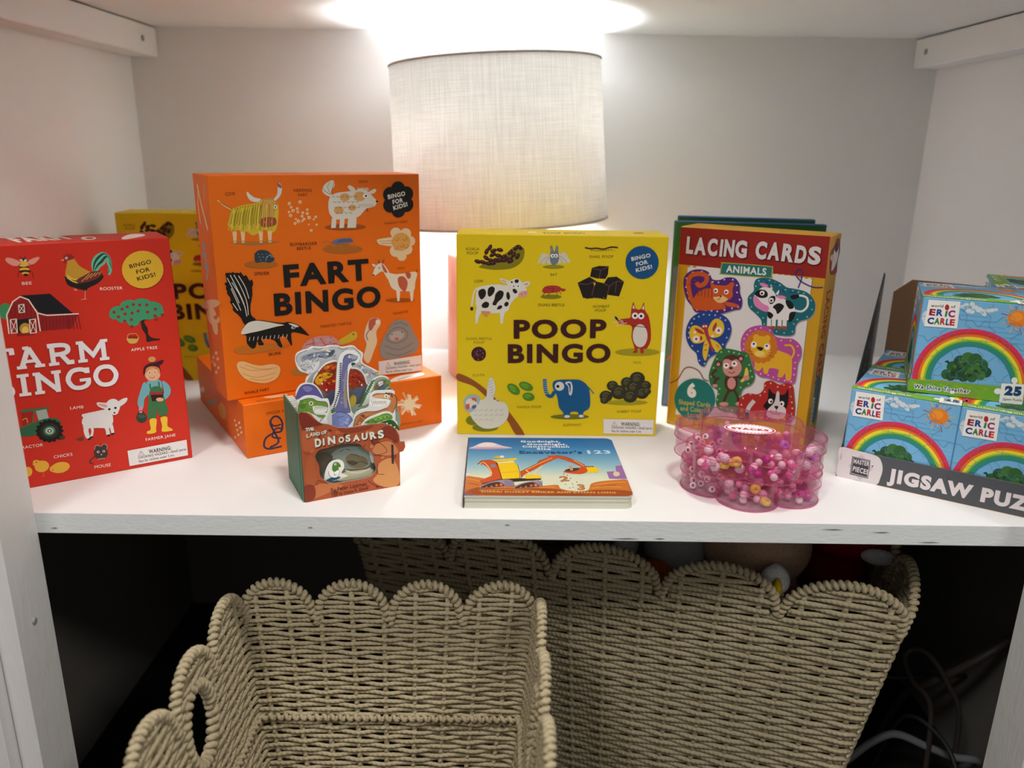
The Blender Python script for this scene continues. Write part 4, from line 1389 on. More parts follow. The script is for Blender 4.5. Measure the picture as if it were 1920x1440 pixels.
ART['lacing_front'] = parse('''
@d9d4d2 8e2018 b9861c 2e4d2e 5a120e d3cccb b09a3a 1c6f69 e0dcd4 8d8a86 4b2270 cfc9dc c4531c e0b37a e8e2dc 16130f 8e3410 16636c 7fb0b4 dedad6 a5402a 151214 d77fae 9a6a2a 2a3a8c 1c3f86 9fb0e0 dcb52c a5323a e8dcd0 7a3a7a b04a8c e0a8d0 c4701c dba622 e6c46a 5a3a14 2e6b3a 8fc08f 4a2a20 c98a80 3a1a14 dcc04a a8251f e0a090 161214 cfc6c4 dba0a0 c9c2c0 2a5a2a 3a2a78 7a3a2c 18706a e0dcd2 b0a24a
p0 136 2183 1688 2173 1706 336 126 153
p1 3 2656 1830 2670 1837 2184 5 2183
e2 146 2169 28 3 1 -12
e2 224 2169 28 3 1 -12
e0 301 2170 28 3 1 -12
e0 378 2170 27 3 1 -12
e0 455 2170 27 3 1 -12
e0 531 2170 27 3 1 -12
e0 607 2170 27 3 1 -12
e0 682 2170 27 3 1 -12
e0 757 2170 27 3 1 -12
e0 831 2170 26 3 1 -12
e0 905 2170 26 3 1 -12
e0 979 2171 26 3 1 -12
e0 1052 2171 26 3 1 -12
e0 1125 2171 26 3 1 -12
e0 1197 2171 26 3 1 -12
e0 1269 2171 25 3 1 -12
e0 1340 2171 25 3 1 -12
e0 1411 2171 25 3 1 -11
e0 1481 2171 25 3 1 -11
e2 1552 2171 25 3 1 -11
e2 1621 2171 25 3 1 -11
e2 1691 2171 24 3 1 -11
s3 50 1689 2169 1697 1253 1706 336
=title
t4 109 2319 204 2319 218 50|L
t4 217 2314 374 2317 218 50|A
t4 396 2316 521 2318 216 50|C
t4 551 2319 584 2319 214 50|I
t4 604 2325 732 2322 214 50|N
t4 749 2323 895 2326 213 50|G
t5 96 2330 190 2329 218 50|L
t5 204 2325 361 2328 218 50|A
t5 382 2326 508 2329 216 50|C
t5 537 2330 571 2329 214 50|I
t5 591 2335 719 2332 214 50|N
t5 736 2334 882 2337 213 50|G
t4 998 2333 1132 2331 214 50|C
t4 1147 2337 1289 2332 212 50|A
t4 1317 2331 1458 2326 211 50|R
t4 1473 2328 1597 2322 209 50|D
t4 1623 2325 1767 2325 209 50|S
t5 985 2343 1119 2341 214 50|C
t5 1134 2347 1277 2342 212 50|A
t5 1304 2341 1445 2336 211 50|R
t5 1460 2338 1584 2332 209 50|D
t5 1611 2335 1755 2335 209 50|S
=print
P6 574 2238 614 2262 1162 2270 1216 2247 1218 2150 1177 2122 606 2106 566 2128
P7 585 2229 625 2251 1153 2258 1201 2237 1201 2156 1171 2133 615 2119 578 2139
t8 640 2142 1142 2151 87 30|ANIMALS
P9 108 1888 111 2012 191 2103 318 2133 426 2108 486 2024 581 2025 661 2064 775 2067 838 1994 853 1895 892 1799 881 1696 800 1665 699 1620 596 1586 424 1584 294 1578 234 1654 163 1729
P10 96 1901 99 2026 180 2116 306 2146 415 2121 474 2037 569 2037 650 2077 764 2079 826 2006 841 1908 881 1811 870 1708 789 1677 687 1633 584 1599 412 1597 282 1591 222 1667 151 1742
e11 133 1899 12 1 1 -11
e11 132 2013 12 1 1 -11
e11 208 2095 12 1 1 -11
e11 327 2118 12 1 1 -11
e11 427 2089 12 1 1 -11
e11 481 2003 12 1 1 -11
e11 557 2005 11 1 1 -11
e11 630 2048 11 1 1 -11
e11 737 2057 11 1 1 -11
e11 794 1993 11 1 1 -11
e11 806 1904 11 1 1 -11
e11 847 1817 11 1 1 -11
e11 838 1723 11 1 1 -11
e11 761 1697 11 1 1 -11
e11 667 1661 12 1 1 -11
e11 575 1633 12 2 1 -11
e11 499 1633 12 2 1 -11
e11 424 1631 12 2 1 -11
e11 305 1620 12 2 1 -11
e11 252 1689 12 2 1 -11
e11 186 1755 12 1 1 -11
e11 160 1827 12 1 1 -11
S12 582 276 1674 216 1750 175 1869 157 1970 195 2057 311 2090 398 2059 383 1976 311 1937 265 1972
P12 257 1630 239 1732 286 1831 389 1905 485 1906 523 1829 634 1760 683 1684 621 1666 410 1624
P12 459 1964 455 2014 512 1970 658 1977 721 2024 760 2009 745 1937 753 1846 675 1776 571 1763 492 1815
P12 655 1763 760 1766 845 1746 827 1719 701 1717
P13 503 1806 576 1825 606 1849 649 1834 694 1809 655 1763 572 1748
e14 532 1895 29 3 3 -32
e14 669 1895 29 3 3 -32
e15 528 1891 15 2 1 -14
e15 666 1891 15 2 1 -14
e15 603 1834 15 2 1 -10
S15 62 603 1828 579 1784 558 1788
S16 127 308 1885 299 1801
S16 126 351 1894 347 1799
S16 126 393 1903 395 1797
S16 126 435 1912 442 1794
S16 125 477 1921 489 1792
S16 126 171 1931 217 1953
S16 126 231 1999 257 1998
S16 125 291 2067 297 2043
P9 1016 2014 1049 2088 1187 2113 1331 2070 1415 2022 1514 2014 1652 1991 1749 1906 1772 1791 1726 1686 1615 1631 1573 1566 1565 1463 1459 1428 1255 1439 1177 1510 1149 1588 1070 1659 981 1729 960 1848 1023 1936
P17 1005 2027 1038 2100 1176 2125 1320 2083 1404 2034 1502 2026 1641 2003 1738 1918 1761 1803 1715 1699 1604 1644 1562 1578 1553 1476 1447 1440 1244 1452 1165 1523 1137 1601 1059 1672 970 1742 949 1860 1012 1948
e18 1032 2008 11 1 1 -11
e18 1062 2076 11 1 1 -11
e18 1127 2086 11 1 1 -11
e18 1191 2096 11 1 1 -11
e18 1257 2072 11 1 1 -11
e18 1322 2050 11 1 1 -11
e18 1394 2002 11 1 1 -11
e18 1483 1999 11 1 1 -11
e18 1548 1992 11 1 1 -11
e18 1614 1985 11 1 1 -11
e18 1706 1909 10 1 1 -11
e18 1728 1803 10 1 1 -11
e18 1683 1707 11 1 1 -11
e18 1575 1660 11 1 1 -11
e18 1538 1601 11 1 1 -11
e18 1535 1504 11 2 1 -11
e18 1437 1473 11 2 1 -11
e18 1345 1481 11 2 1 -11
e18 1253 1486 11 2 1 -11
e18 1184 1553 11 2 1 -11
e18 1162 1626 11 1 1 -11
e18 1091 1686 11 1 1 -11
e18 1004 1747 11 1 1 -11
e18 983 1855 11 1 1 -11
e18 1043 1934 11 1 1 -11
P19 1208 1812 1299 1903 1420 1879 1505 1830 1533 1754 1485 1648 1367 1632 1246 1636
p19 1212 1672 1260 1670 1268 1517 1219 1518
p20 1221 1535 1266 1533 1266 1492 1221 1494
p19 1270 1679 1318 1678 1326 1525 1277 1526
p20 1279 1543 1324 1541 1324 1500 1280 1502
p19 1341 1689 1389 1687 1397 1535 1349 1536
p20 1351 1553 1396 1551 1396 1510 1351 1512
p19 1400 1697 1448 1695 1456 1543 1408 1545
p20 1411 1561 1455 1559 1455 1519 1411 1521
P21 1285 1802 1336 1832 1398 1806 1375 1743 1330 1697 1305 1744 1268 1770
P21 1411 1877 1481 1866 1517 1802 1471 1776 1427 1820
P21 1476 1727 1543 1745 1524 1653 1478 1617
P21 1218 1713 1282 1681 1257 1627 1216 1652
P19 1036 1911 1108 1999 1209 2001 1287 1921 1267 1820 1194 1750 1067 1794 1021 1849
P22 1017 1849 1038 1891 1127 1812 1216 1773 1208 1712 1147 1714 1050 1762
P21 1026 1910 1071 1965 1141 1973 1185 1939 1180 1889 1101 1869
P21 1204 1852 1229 1904 1278 1910 1284 1852 1239 1806
e14 1119 1931 30 4 3 -30
e14 1239 1856 30 4 3 -30
e15 1116 1927 14 2 1 -14
e15 1240 1852 14 2 1 -14
P22 1074 2045 1123 2056 1186 2028 1128 2006
P22 1288 1912 1356 1930 1417 1908 1350 1886
P19 1210 1991 1214 2051 1239 1995
P19 1285 1941 1319 1994 1315 1935
S23 118 1208 2011 1229 2033
S19 251 1507 1771 1610 1764 1670 1831 1659 1928 1588 1954 1532 1939
P21 1472 1944 1549 1961 1562 1931 1507 1899 1466 1914
s24 158 1109 2098 1182 2067
s24 157 1231 2077 1293 2049
s24 157 1348 1998 1391 1970
s24 155 1439 1975 1526 1994
P9 197 1223 198 1374 266 1511 402 1592 573 1604 726 1552 789 1435 779 1308 735 1196 742 1112 637 1074 534 993 478 875 398 906 355 1030 261 1103
P25 185 1237 186 1387 254 1524 390 1605 561 1617 714 1564 777 1448 767 1321 723 1209 730 1125 625 1087 522 1007 465 889 386 920 343 1044 249 1116
e26 223 1239 12 2 1 -12
e26 222 1306 12 2 1 -12
e26 219 1373 12 2 1 -12
e26 249 1435 12 2 1 -12
e26 277 1498 12 2 1 -12
e26 339 1534 12 2 1 -11
e26 400 1571 12 2 1 -11
e26 477 1576 12 2 1 -11
e26 554 1582 12 2 1 -11
e26 623 1557 12 2 1 -11
e26 693 1535 12 2 1 -11
e26 747 1428 12 2 1 -11
e26 731 1313 12 2 1 -11
e26 688 1217 12 2 1 -12
e26 699 1142 12 2 1 -12
e26 604 1115 12 2 1 -12
e26 518 1043 12 2 1 -12
e26 468 926 12 2 1 -12
e26 397 956 12 2 1 -12
e26 365 1075 12 2 1 -12
e26 283 1136 12 2 1 -12
P27 441 1359 316 1416 242 1374 234 1265 300 1178 420 1207 489 1302
P27 473 1364 517 1496 588 1543 667 1496 686 1394 629 1312 523 1286
P27 441 1210 486 1248 509 1177 495 1024 471 966 431 1057
P27 503 1262 613 1235 684 1161 668 1094 590 1125
P28 297 1381 386 1362 433 1315 345 1324
P28 534 1414 571 1493 586 1443 549 1364
e29 329 1236 48 7 3 -47
e30 329 1236 17 3 1 -17
e29 618 1390 47 7 4 -46
e30 618 1390 17 2 1 -17
e29 301 1322 17 2 1 -17
e29 543 1306 17 2 1 -17
e28 394 1256 17 3 2 -30
P28 427 1399 466 1394 499 1304 568 1122 547 1118 470 1257 427 1346
e28 430 1410 47 7 3 -42
e14 413 1416 13 2 1 -13
e14 445 1423 13 2 1 -13
s28 108 444 1167 483 1184
s28 108 449 1103 484 1113
s28 107 605 1202 641 1165
P9 938 1184 935 1331 1007 1456 1146 1516 1269 1503 1340 1411 1442 1395 1562 1402 1658 1335 1682 1216 1654 1108 1653 941 1623 842 1461 835 1314 863 1209 867 1119 937 1088 1038 999 1088
P31 926 1197 923 1344 995 1468 1134 1529 1258 1515 1328 1423 1431 1407 1550 1415 1647 1347 1670 1228 1643 1121 1641 954 1612 855 1449 848 1302 876 1197 880 1107 950 1076 1051 988 1101
e32 961 1196 11 2 1 -11
e32 959 1263 11 2 1 -11
e32 955 1331 11 2 1 -11
e32 989 1388 11 2 1 -11
e32 1021 1446 11 2 1 -11
e32 1086 1472 11 2 1 -11
e32 1150 1499 11 2 1 -11
e32 1263 1482 11 2 1 -11
e32 1326 1389 11 2 1 -11
e32 1414 1377 11 2 1 -11
e32 1525 1391 11 2 1 -11
e32 1616 1333 11 2 1 -11
e32 1637 1224 11 2 1 -11
e32 1610 1127 11 2 1 -11
e32 1611 1051 11 2 1 -11
e32 1614 973 11 2 1 -11
e32 1589 880 11 2 1 -11
e32 1512 880 11 2 1 -11
e32 1436 880 11 2 1 -11
e32 1369 897 11 2 1 -11
e32 1303 912 11 2 1 -11
e32 1210 914 11 2 1 -12
e32 1131 978 11 2 1 -12
e32 1108 1069 11 2 1 -11
e32 1022 1110 11 2 1 -11
e33 1177 1256 186 28 19 -190
P34 1327 1237 1449 1235 1555 1190 1580 1049 1582 902 1527 889 1507 974 1473 915 1418 917 1423 1002 1310 1004 1296 934 1245 930 1227 1002 1190 953 1138 955 1122 1059 1175 1109
e33 1346 1286 36 5 4 -37
e33 1343 1224 36 6 4 -37
e33 1319 1167 36 6 4 -37
e33 1277 1120 36 6 4 -37
e33 1224 1090 37 6 4 -37
e33 1164 1081 37 6 4 -37
e33 1106 1093 37 6 4 -38
e33 1056 1126 37 6 4 -37
e33 1021 1175 37 6 3 -37
e33 1005 1234 37 6 3 -37
e33 1009 1297 37 5 3 -37
e33 1034 1354 37 5 3 -37
e33 1077 1400 37 5 4 -37
e33 1130 1429 36 5 4 -37
e33 1189 1438 36 5 4 -37
e33 1247 1425 36 5 4 -36
e33 1296 1392 36 5 4 -37
e33 1330 1344 36 5 4 -37
e34 1171 1259 125 19 13 -136
e34 1104 1370 41 6 4 -41
e34 1241 1378 40 6 4 -41
S34 241 1557 1169 1584 1256 1539 1331 1460 1320
e14 1084 1274 37 6 4 -41
e14 1250 1271 36 5 4 -41
e15 1083 1284 14 2 1 -14
e15 1245 1283 14 2 1 -14
P15 1121 1244 1161 1258 1207 1248 1176 1206
S15 62 1170 1205 1169 1171 1129 1155
S15 62 1169 1171 1212 1157
e35 1169 1171 61 9 4 -37
s36 63 1085 1179 1021 1191
s36 63 1096 1156 1043 1139
s36 61 1266 1195 1319 1211
s36 62 1260 1169 1318 1163
P9 553 756 575 891 619 1028 675 1134 781 1160 930 1151 1037 1136 1090 1018 1151 857 1116 743 1017 661 997 526 1026 332 918 322 742 323 679 423 688 581 596 631
P37 541 770 563 905 607 1042 664 1147 769 1173 918 1164 1025 1149 1078 1031 1140 870 1104 756 1005 674 985 539 1014 345 906 336 730 336 667 437 676 594 584 644
e38 578 770 12 2 1 -12
e38 596 889 12 2 1 -12
e38 630 1015 12 2 1 -12
e38 678 1115 12 2 1 -12
e38 775 1138 12 2 1 -12
e38 843 1133 12 2 1 -12
e38 911 1129 11 2 1 -12
e38 1008 1117 11 2 1 -11
e38 1053 1004 11 2 1 -12
e38 1078 931 11 2 1 -12
e38 1105 859 11 2 1 -12
e38 1069 759 11 2 1 -12
e38 975 692 12 2 1 -12
e38 966 569 12 2 1 -12
e38 984 474 12 2 1 -12
e38 1000 378 12 2 1 -12
e38 900 372 12 2 1 -12
e38 820 374 12 2 1 -12
e38 739 374 12 2 1 -12
e38 684 472 12 2 1 -12
e38 692 549 12 2 1 -12
e38 702 624 12 2 1 -12
e38 618 662 12 2 1 -12
S39 350 684 772 633 719 627 652
S39 350 642 874 583 798 653 744
S39 341 907 820 992 824 1032 852
S39 372 827 621 791 526 775 456
S39 368 902 634 952 555 958 490
e40 778 430 60 11 2 -26
e40 970 470 42 8 2 -26
e39 845 734 89 15 11 -125
e40 851 724 55 10 7 -78
e39 828 980 130 21 11 -123
e39 654 952 43 7 3 -43
e40 654 947 24 4 2 -24
e39 939 1072 42 7 4 -42
e40 940 1068 23 4 2 -23
P40 713 940 718 1016 780 1037 825 1022 886 1053 943 1009 961 926 915 843 811 810 735 857
e14 760 945 38 6 3 -38
e14 864 988 38 6 3 -38
e15 760 949 15 2 1 -15
e15 859 991 15 2 1 -15
e41 824 925 25 4 1 -17
S41 86 795 866 849 860 879 891
P42 1011 956 1040 950 1057 856 997 770 964 776 1000 847
e40 1034 831 42 7 3 -34
e40 638 654 35 6 2 -22
P9 984 435 996 537 1085 618 1211 630 1277 707 1279 793 1358 839 1464 804 1542 838 1626 821 1660 689 1689 523 1675 369 1515 320 1287 293 1000 260
P43 972 448 984 550 1073 632 1200 643 1266 720 1267 806 1346 851 1453 817 1531 851 1614 834 1649 702 1677 536 1664 382 1503 333 1275 306 988 273
e44 1007 463 12 2 1 -12
e44 1021 556 12 2 1 -12
e44 1109 628 11 2 1 -12
e44 1233 635 11 2 1 -12
e44 1285 691 11 2 1 -12
e44 1280 773 11 2 1 -12
e44 1346 815 11 2 1 -12
e44 1436 784 11 2 1 -12
e44 1509 822 11 2 1 -11
e44 1587 811 11 2 1 -11
e44 1616 692 11 2 1 -12
e44 1629 618 11 2 1 -12
e44 1644 543 11 2 1 -12
e44 1640 473 11 2 1 -12
e44 1636 401 11 2 1 -12
e44 1560 382 11 2 1 -12
e44 1486 364 11 2 1 -12
e44 1417 359 11 2 1 -12
e44 1351 352 11 2 1 -12
e44 1283 343 11 2 1 -12
e44 1198 329 12 2 1 -12
e44 1108 314 12 2 1 -12
e44 1016 300 12 2 1 -12
e44 1012 382 12 2 1 -12
P45 1330 601 1332 742 1394 689 1526 701 1563 782 1586 626 1567 515 1517 397 1415 378 1322 469 1287 507
P46 1432 717 1464 712 1487 587 1567 515 1558 405 1469 366 1352 376 1344 463 1416 574
e14 1369 583 29 5 3 -34
e14 1513 579 28 5 4 -34
e15 1378 580 14 3 2 -15
e15 1507 573 14 3 2 -15
P45 1421 527 1472 536 1456 490
S45 64 1452 489 1452 428 1400 423
S45 63 1452 428 1503 434
e47 1391 450 29 5 2 -21
S48 518 1098 317 1102 439 1166 550
S45 477 1100 295 1093 378
s49 145 1614 738 1627 677
s49 146 1648 616 1644 562
s49 147 1632 484 1623 417
S50 134 1823 2079 1710 2070 1570 2121 1493 2199 1515 2260 1566 2236 1566 2150 1540 2040
S51 133 12 579 122 654 192 800 279 847 405 813 479 715 546 704
=badge
e52 377 417 283 51 21 -288
t53 274 428 400 442 196 70|6
t54 163 310 601 346 68 30|Shaped Cards
t54 191 225 598 261 68 30|and Colorful
t54 304 155 486 171 68 30|Laces
''')
ART['lacing_spine'] = parse('''
@8a1f1c dedad6 161214 d8b0b0 a5231c 3b6f80 d8d4cc 5a4210
P0 203 2227 122 2371 126 2487 265 2537 343 2611 502 2603 616 2455 564 2316 586 2190 357 2182
P1 294 2476 422 2528 539 2480 544 2358 432 2266 293 2238 274 2359
P2 304 2535 407 2558 506 2482 382 2451
e3 240 2401 93 -7 19 -41
t4 190 2000 190 820 220 40|LACING CARDS
P5 270 364 236 880 452 836 479 299
t6 200 660 200 280 130 30|ANIMALS
t7 80 160 500 160 36 0|6 Shaped Cards
t7 80 100 500 100 36 0|and Colorful
t7 80 40 500 40 36 0|Laces
''')
ART['board_book_top'] = parse('''
@c9b7bd b08aa6 d8cdc8 b5662a 8e4118 d08a3c 6e3010 8a5f92 c6b59e c8c0c8 2c2018 8a7f94 3a2418 5f5568 8e3a1c d08a5a b8451c d8c07a 6b7690 d8b318 cfc9a8 8a6a10 c9962a c8c8c0 e0b060 d8c080 4a2a1c b08a6a 6a2a14 a86a3c 6a3a20 dfe3e6 14487c a9c4d2 d8a050
P0 11 1341 75 1412 122 1484 194 1540 281 1536 344 1492 418 1423 530 1364 442 1330 247 1314 65 1319
P1 11 1331 124 1369 307 1374 530 1360 369 1321 126 1310
P2 111 1413 170 1510 269 1525 344 1467 270 1418
P3 2 25 2 270 6 495 91 489 201 446 366 306 585 263 842 260 992 286 1018 189 1138 133 1299 144 1354 310 1459 381 1646 424 1768 417 1769 108 1768 -1 903 -3
P4 9 100 152 215 366 185 694 194 972 176 1135 106 1370 156 1607 166 1766 122 1766 5 903 2 4 27
S5 134 17 433 148 377 280 267
S5 144 1388 296 1575 351 1747 364
S5 130 154 136 474 157 800 120
S5 141 1352 198 1501 252 1677 235
S5 136 806 219 965 231
S6 112 43 323 151 268
S6 123 1442 253 1626 293
S6 114 906 44 1241 37
S6 111 260 83 580 90
p7 1695 819 1776 842 1774 453 1651 453
p7 1569 651 1659 666 1660 513 1705 483 1675 447 1572 454
e8 1672 589 37 0 -10 -67
e9 23 560 24 0 1 -29
p10 157 391 591 458 825 451 823 414 183 289
P11 158 202 220 308 372 403 489 408 531 305 508 258 404 225 201 188
P12 168 202 242 300 350 353 410 298 410 238 222 201
s13 57 416 397 435 238
s13 57 430 397 448 238
s13 57 443 397 461 237
s13 57 456 397 474 237
s13 57 470 397 487 237
s13 57 483 397 500 237
s13 57 496 397 513 237
s13 57 510 396 526 237
e14 339 266 20 0 0 -39
e15 339 266 8 0 0 -17
e14 388 279 26 0 0 -52
e15 388 279 10 0 0 -23
e14 285 234 15 0 0 -30
e15 285 234 6 0 0 -13
e14 232 219 13 0 0 -25
e15 232 219 5 0 0 -11
P11 518 196 587 304 748 400 788 406 828 301 802 255 773 220 561 182
P12 529 196 609 296 723 350 782 294 779 233 584 195
s13 58 793 394 805 233
s13 58 807 394 818 233
s13 58 820 394 824 233
s13 58 833 394 824 233
s13 58 833 394 824 233
s13 58 833 394 824 233
s13 58 833 394 824 233
s13 58 833 394 824 233
e14 708 261 20 0 -2 -39
e15 708 261 8 0 -1 -17
e14 759 275 27 0 -3 -52
e15 759 275 11 0 -1 -23
e14 651 230 15 0 -1 -30
e15 651 230 6 0 0 -13
e14 595 214 13 0 -1 -26
e15 595 214 5 0 0 -11
p16 120 842 169 951 274 975 333 906 367 722 394 437 182 308 161 391 267 502 277 603 241 751 189 836
s10 86 120 842 169 951 274 975 333 906 367 722 394 437
S17 104 137 826 187 904 247 767 283 603 272 502
p18 266 828 323 850 335 767 276 752
p19 274 975 571 1038 580 989 534 956 344 922
p20 342 906 534 956 549 852 356 813
p19 347 875 550 909 555 831 578 840 596 633 593 458 398 425 367 707
s10 83 398 425 367 707 344 891
s21 62 390 603 585 639
s10 62 593 458 596 633 578 840
P22 309 1049 344 1092 392 1100 422 1061 368 1028
e23 404 1074 26 1 0 -39
p16 602 633 668 709 807 880 835 961 1032 1129 1061 1096 1037 1029 877 849 737 663 651 559 604 452
s10 67 602 633 807 880 835 961 1032 1129
s24 109 667 678 818 865 1016 1079
p19 651 559 824 544 833 457 658 438
s25 144 667 678 721 574
s25 144 858 818 750 574
p16 924 1110 1045 1130 1154 1081 1257 967 1344 838 1359 759 1311 774 1213 901 1075 1030 976 1051
s10 68 1045 1130 1154 1081 1257 967 1344 838
s24 111 1233 983 1334 806
p19 1361 775 1451 798 1493 713 1479 629 1342 610
P16 1287 774 1346 753 1358 665 1303 589 1206 580 1101 619 1086 649 1167 680 1239 671
P26 1099 665 1160 733 1235 752 1274 743 1246 680 1163 640
p27 1161 814 1200 827 1197 680 1166 671
s28 156 1349 775 1367 807
s28 156 1374 775 1392 807
s28 156 1399 775 1417 807
s28 157 1423 775 1442 807
t29 1028 376 1133 381 138 50|2
t29 1197 151 1279 149 150 50|3
e30 1085 574 7 0 -1 -12
e30 1118 538 7 0 -1 -12
e30 1079 299 7 0 -1 -11
e30 1146 456 7 0 -1 -12
e30 1155 312 7 0 -1 -11
e30 1206 354 7 0 -1 -11
e30 1050 370 7 0 -1 -11
e30 1116 201 7 0 -1 -11
e30 1152 223 7 0 -1 -11
=title
t31 637 1538 1123 1545 66 30|Goodnight,
t31 711 1447 1200 1449 65 30|Goodnight,
t31 652 1371 1217 1374 60 30|Construction
t31 823 1296 991 1297 56 30|Site
t32 609 1171 1356 1181 95 40|Excavator's
t33 1421 1175 1695 1182 112 40|123
=print
t34 174 79 1591 68 39 30|SHERRI DUSKEY RINKER AND ETHAN LONG
''')
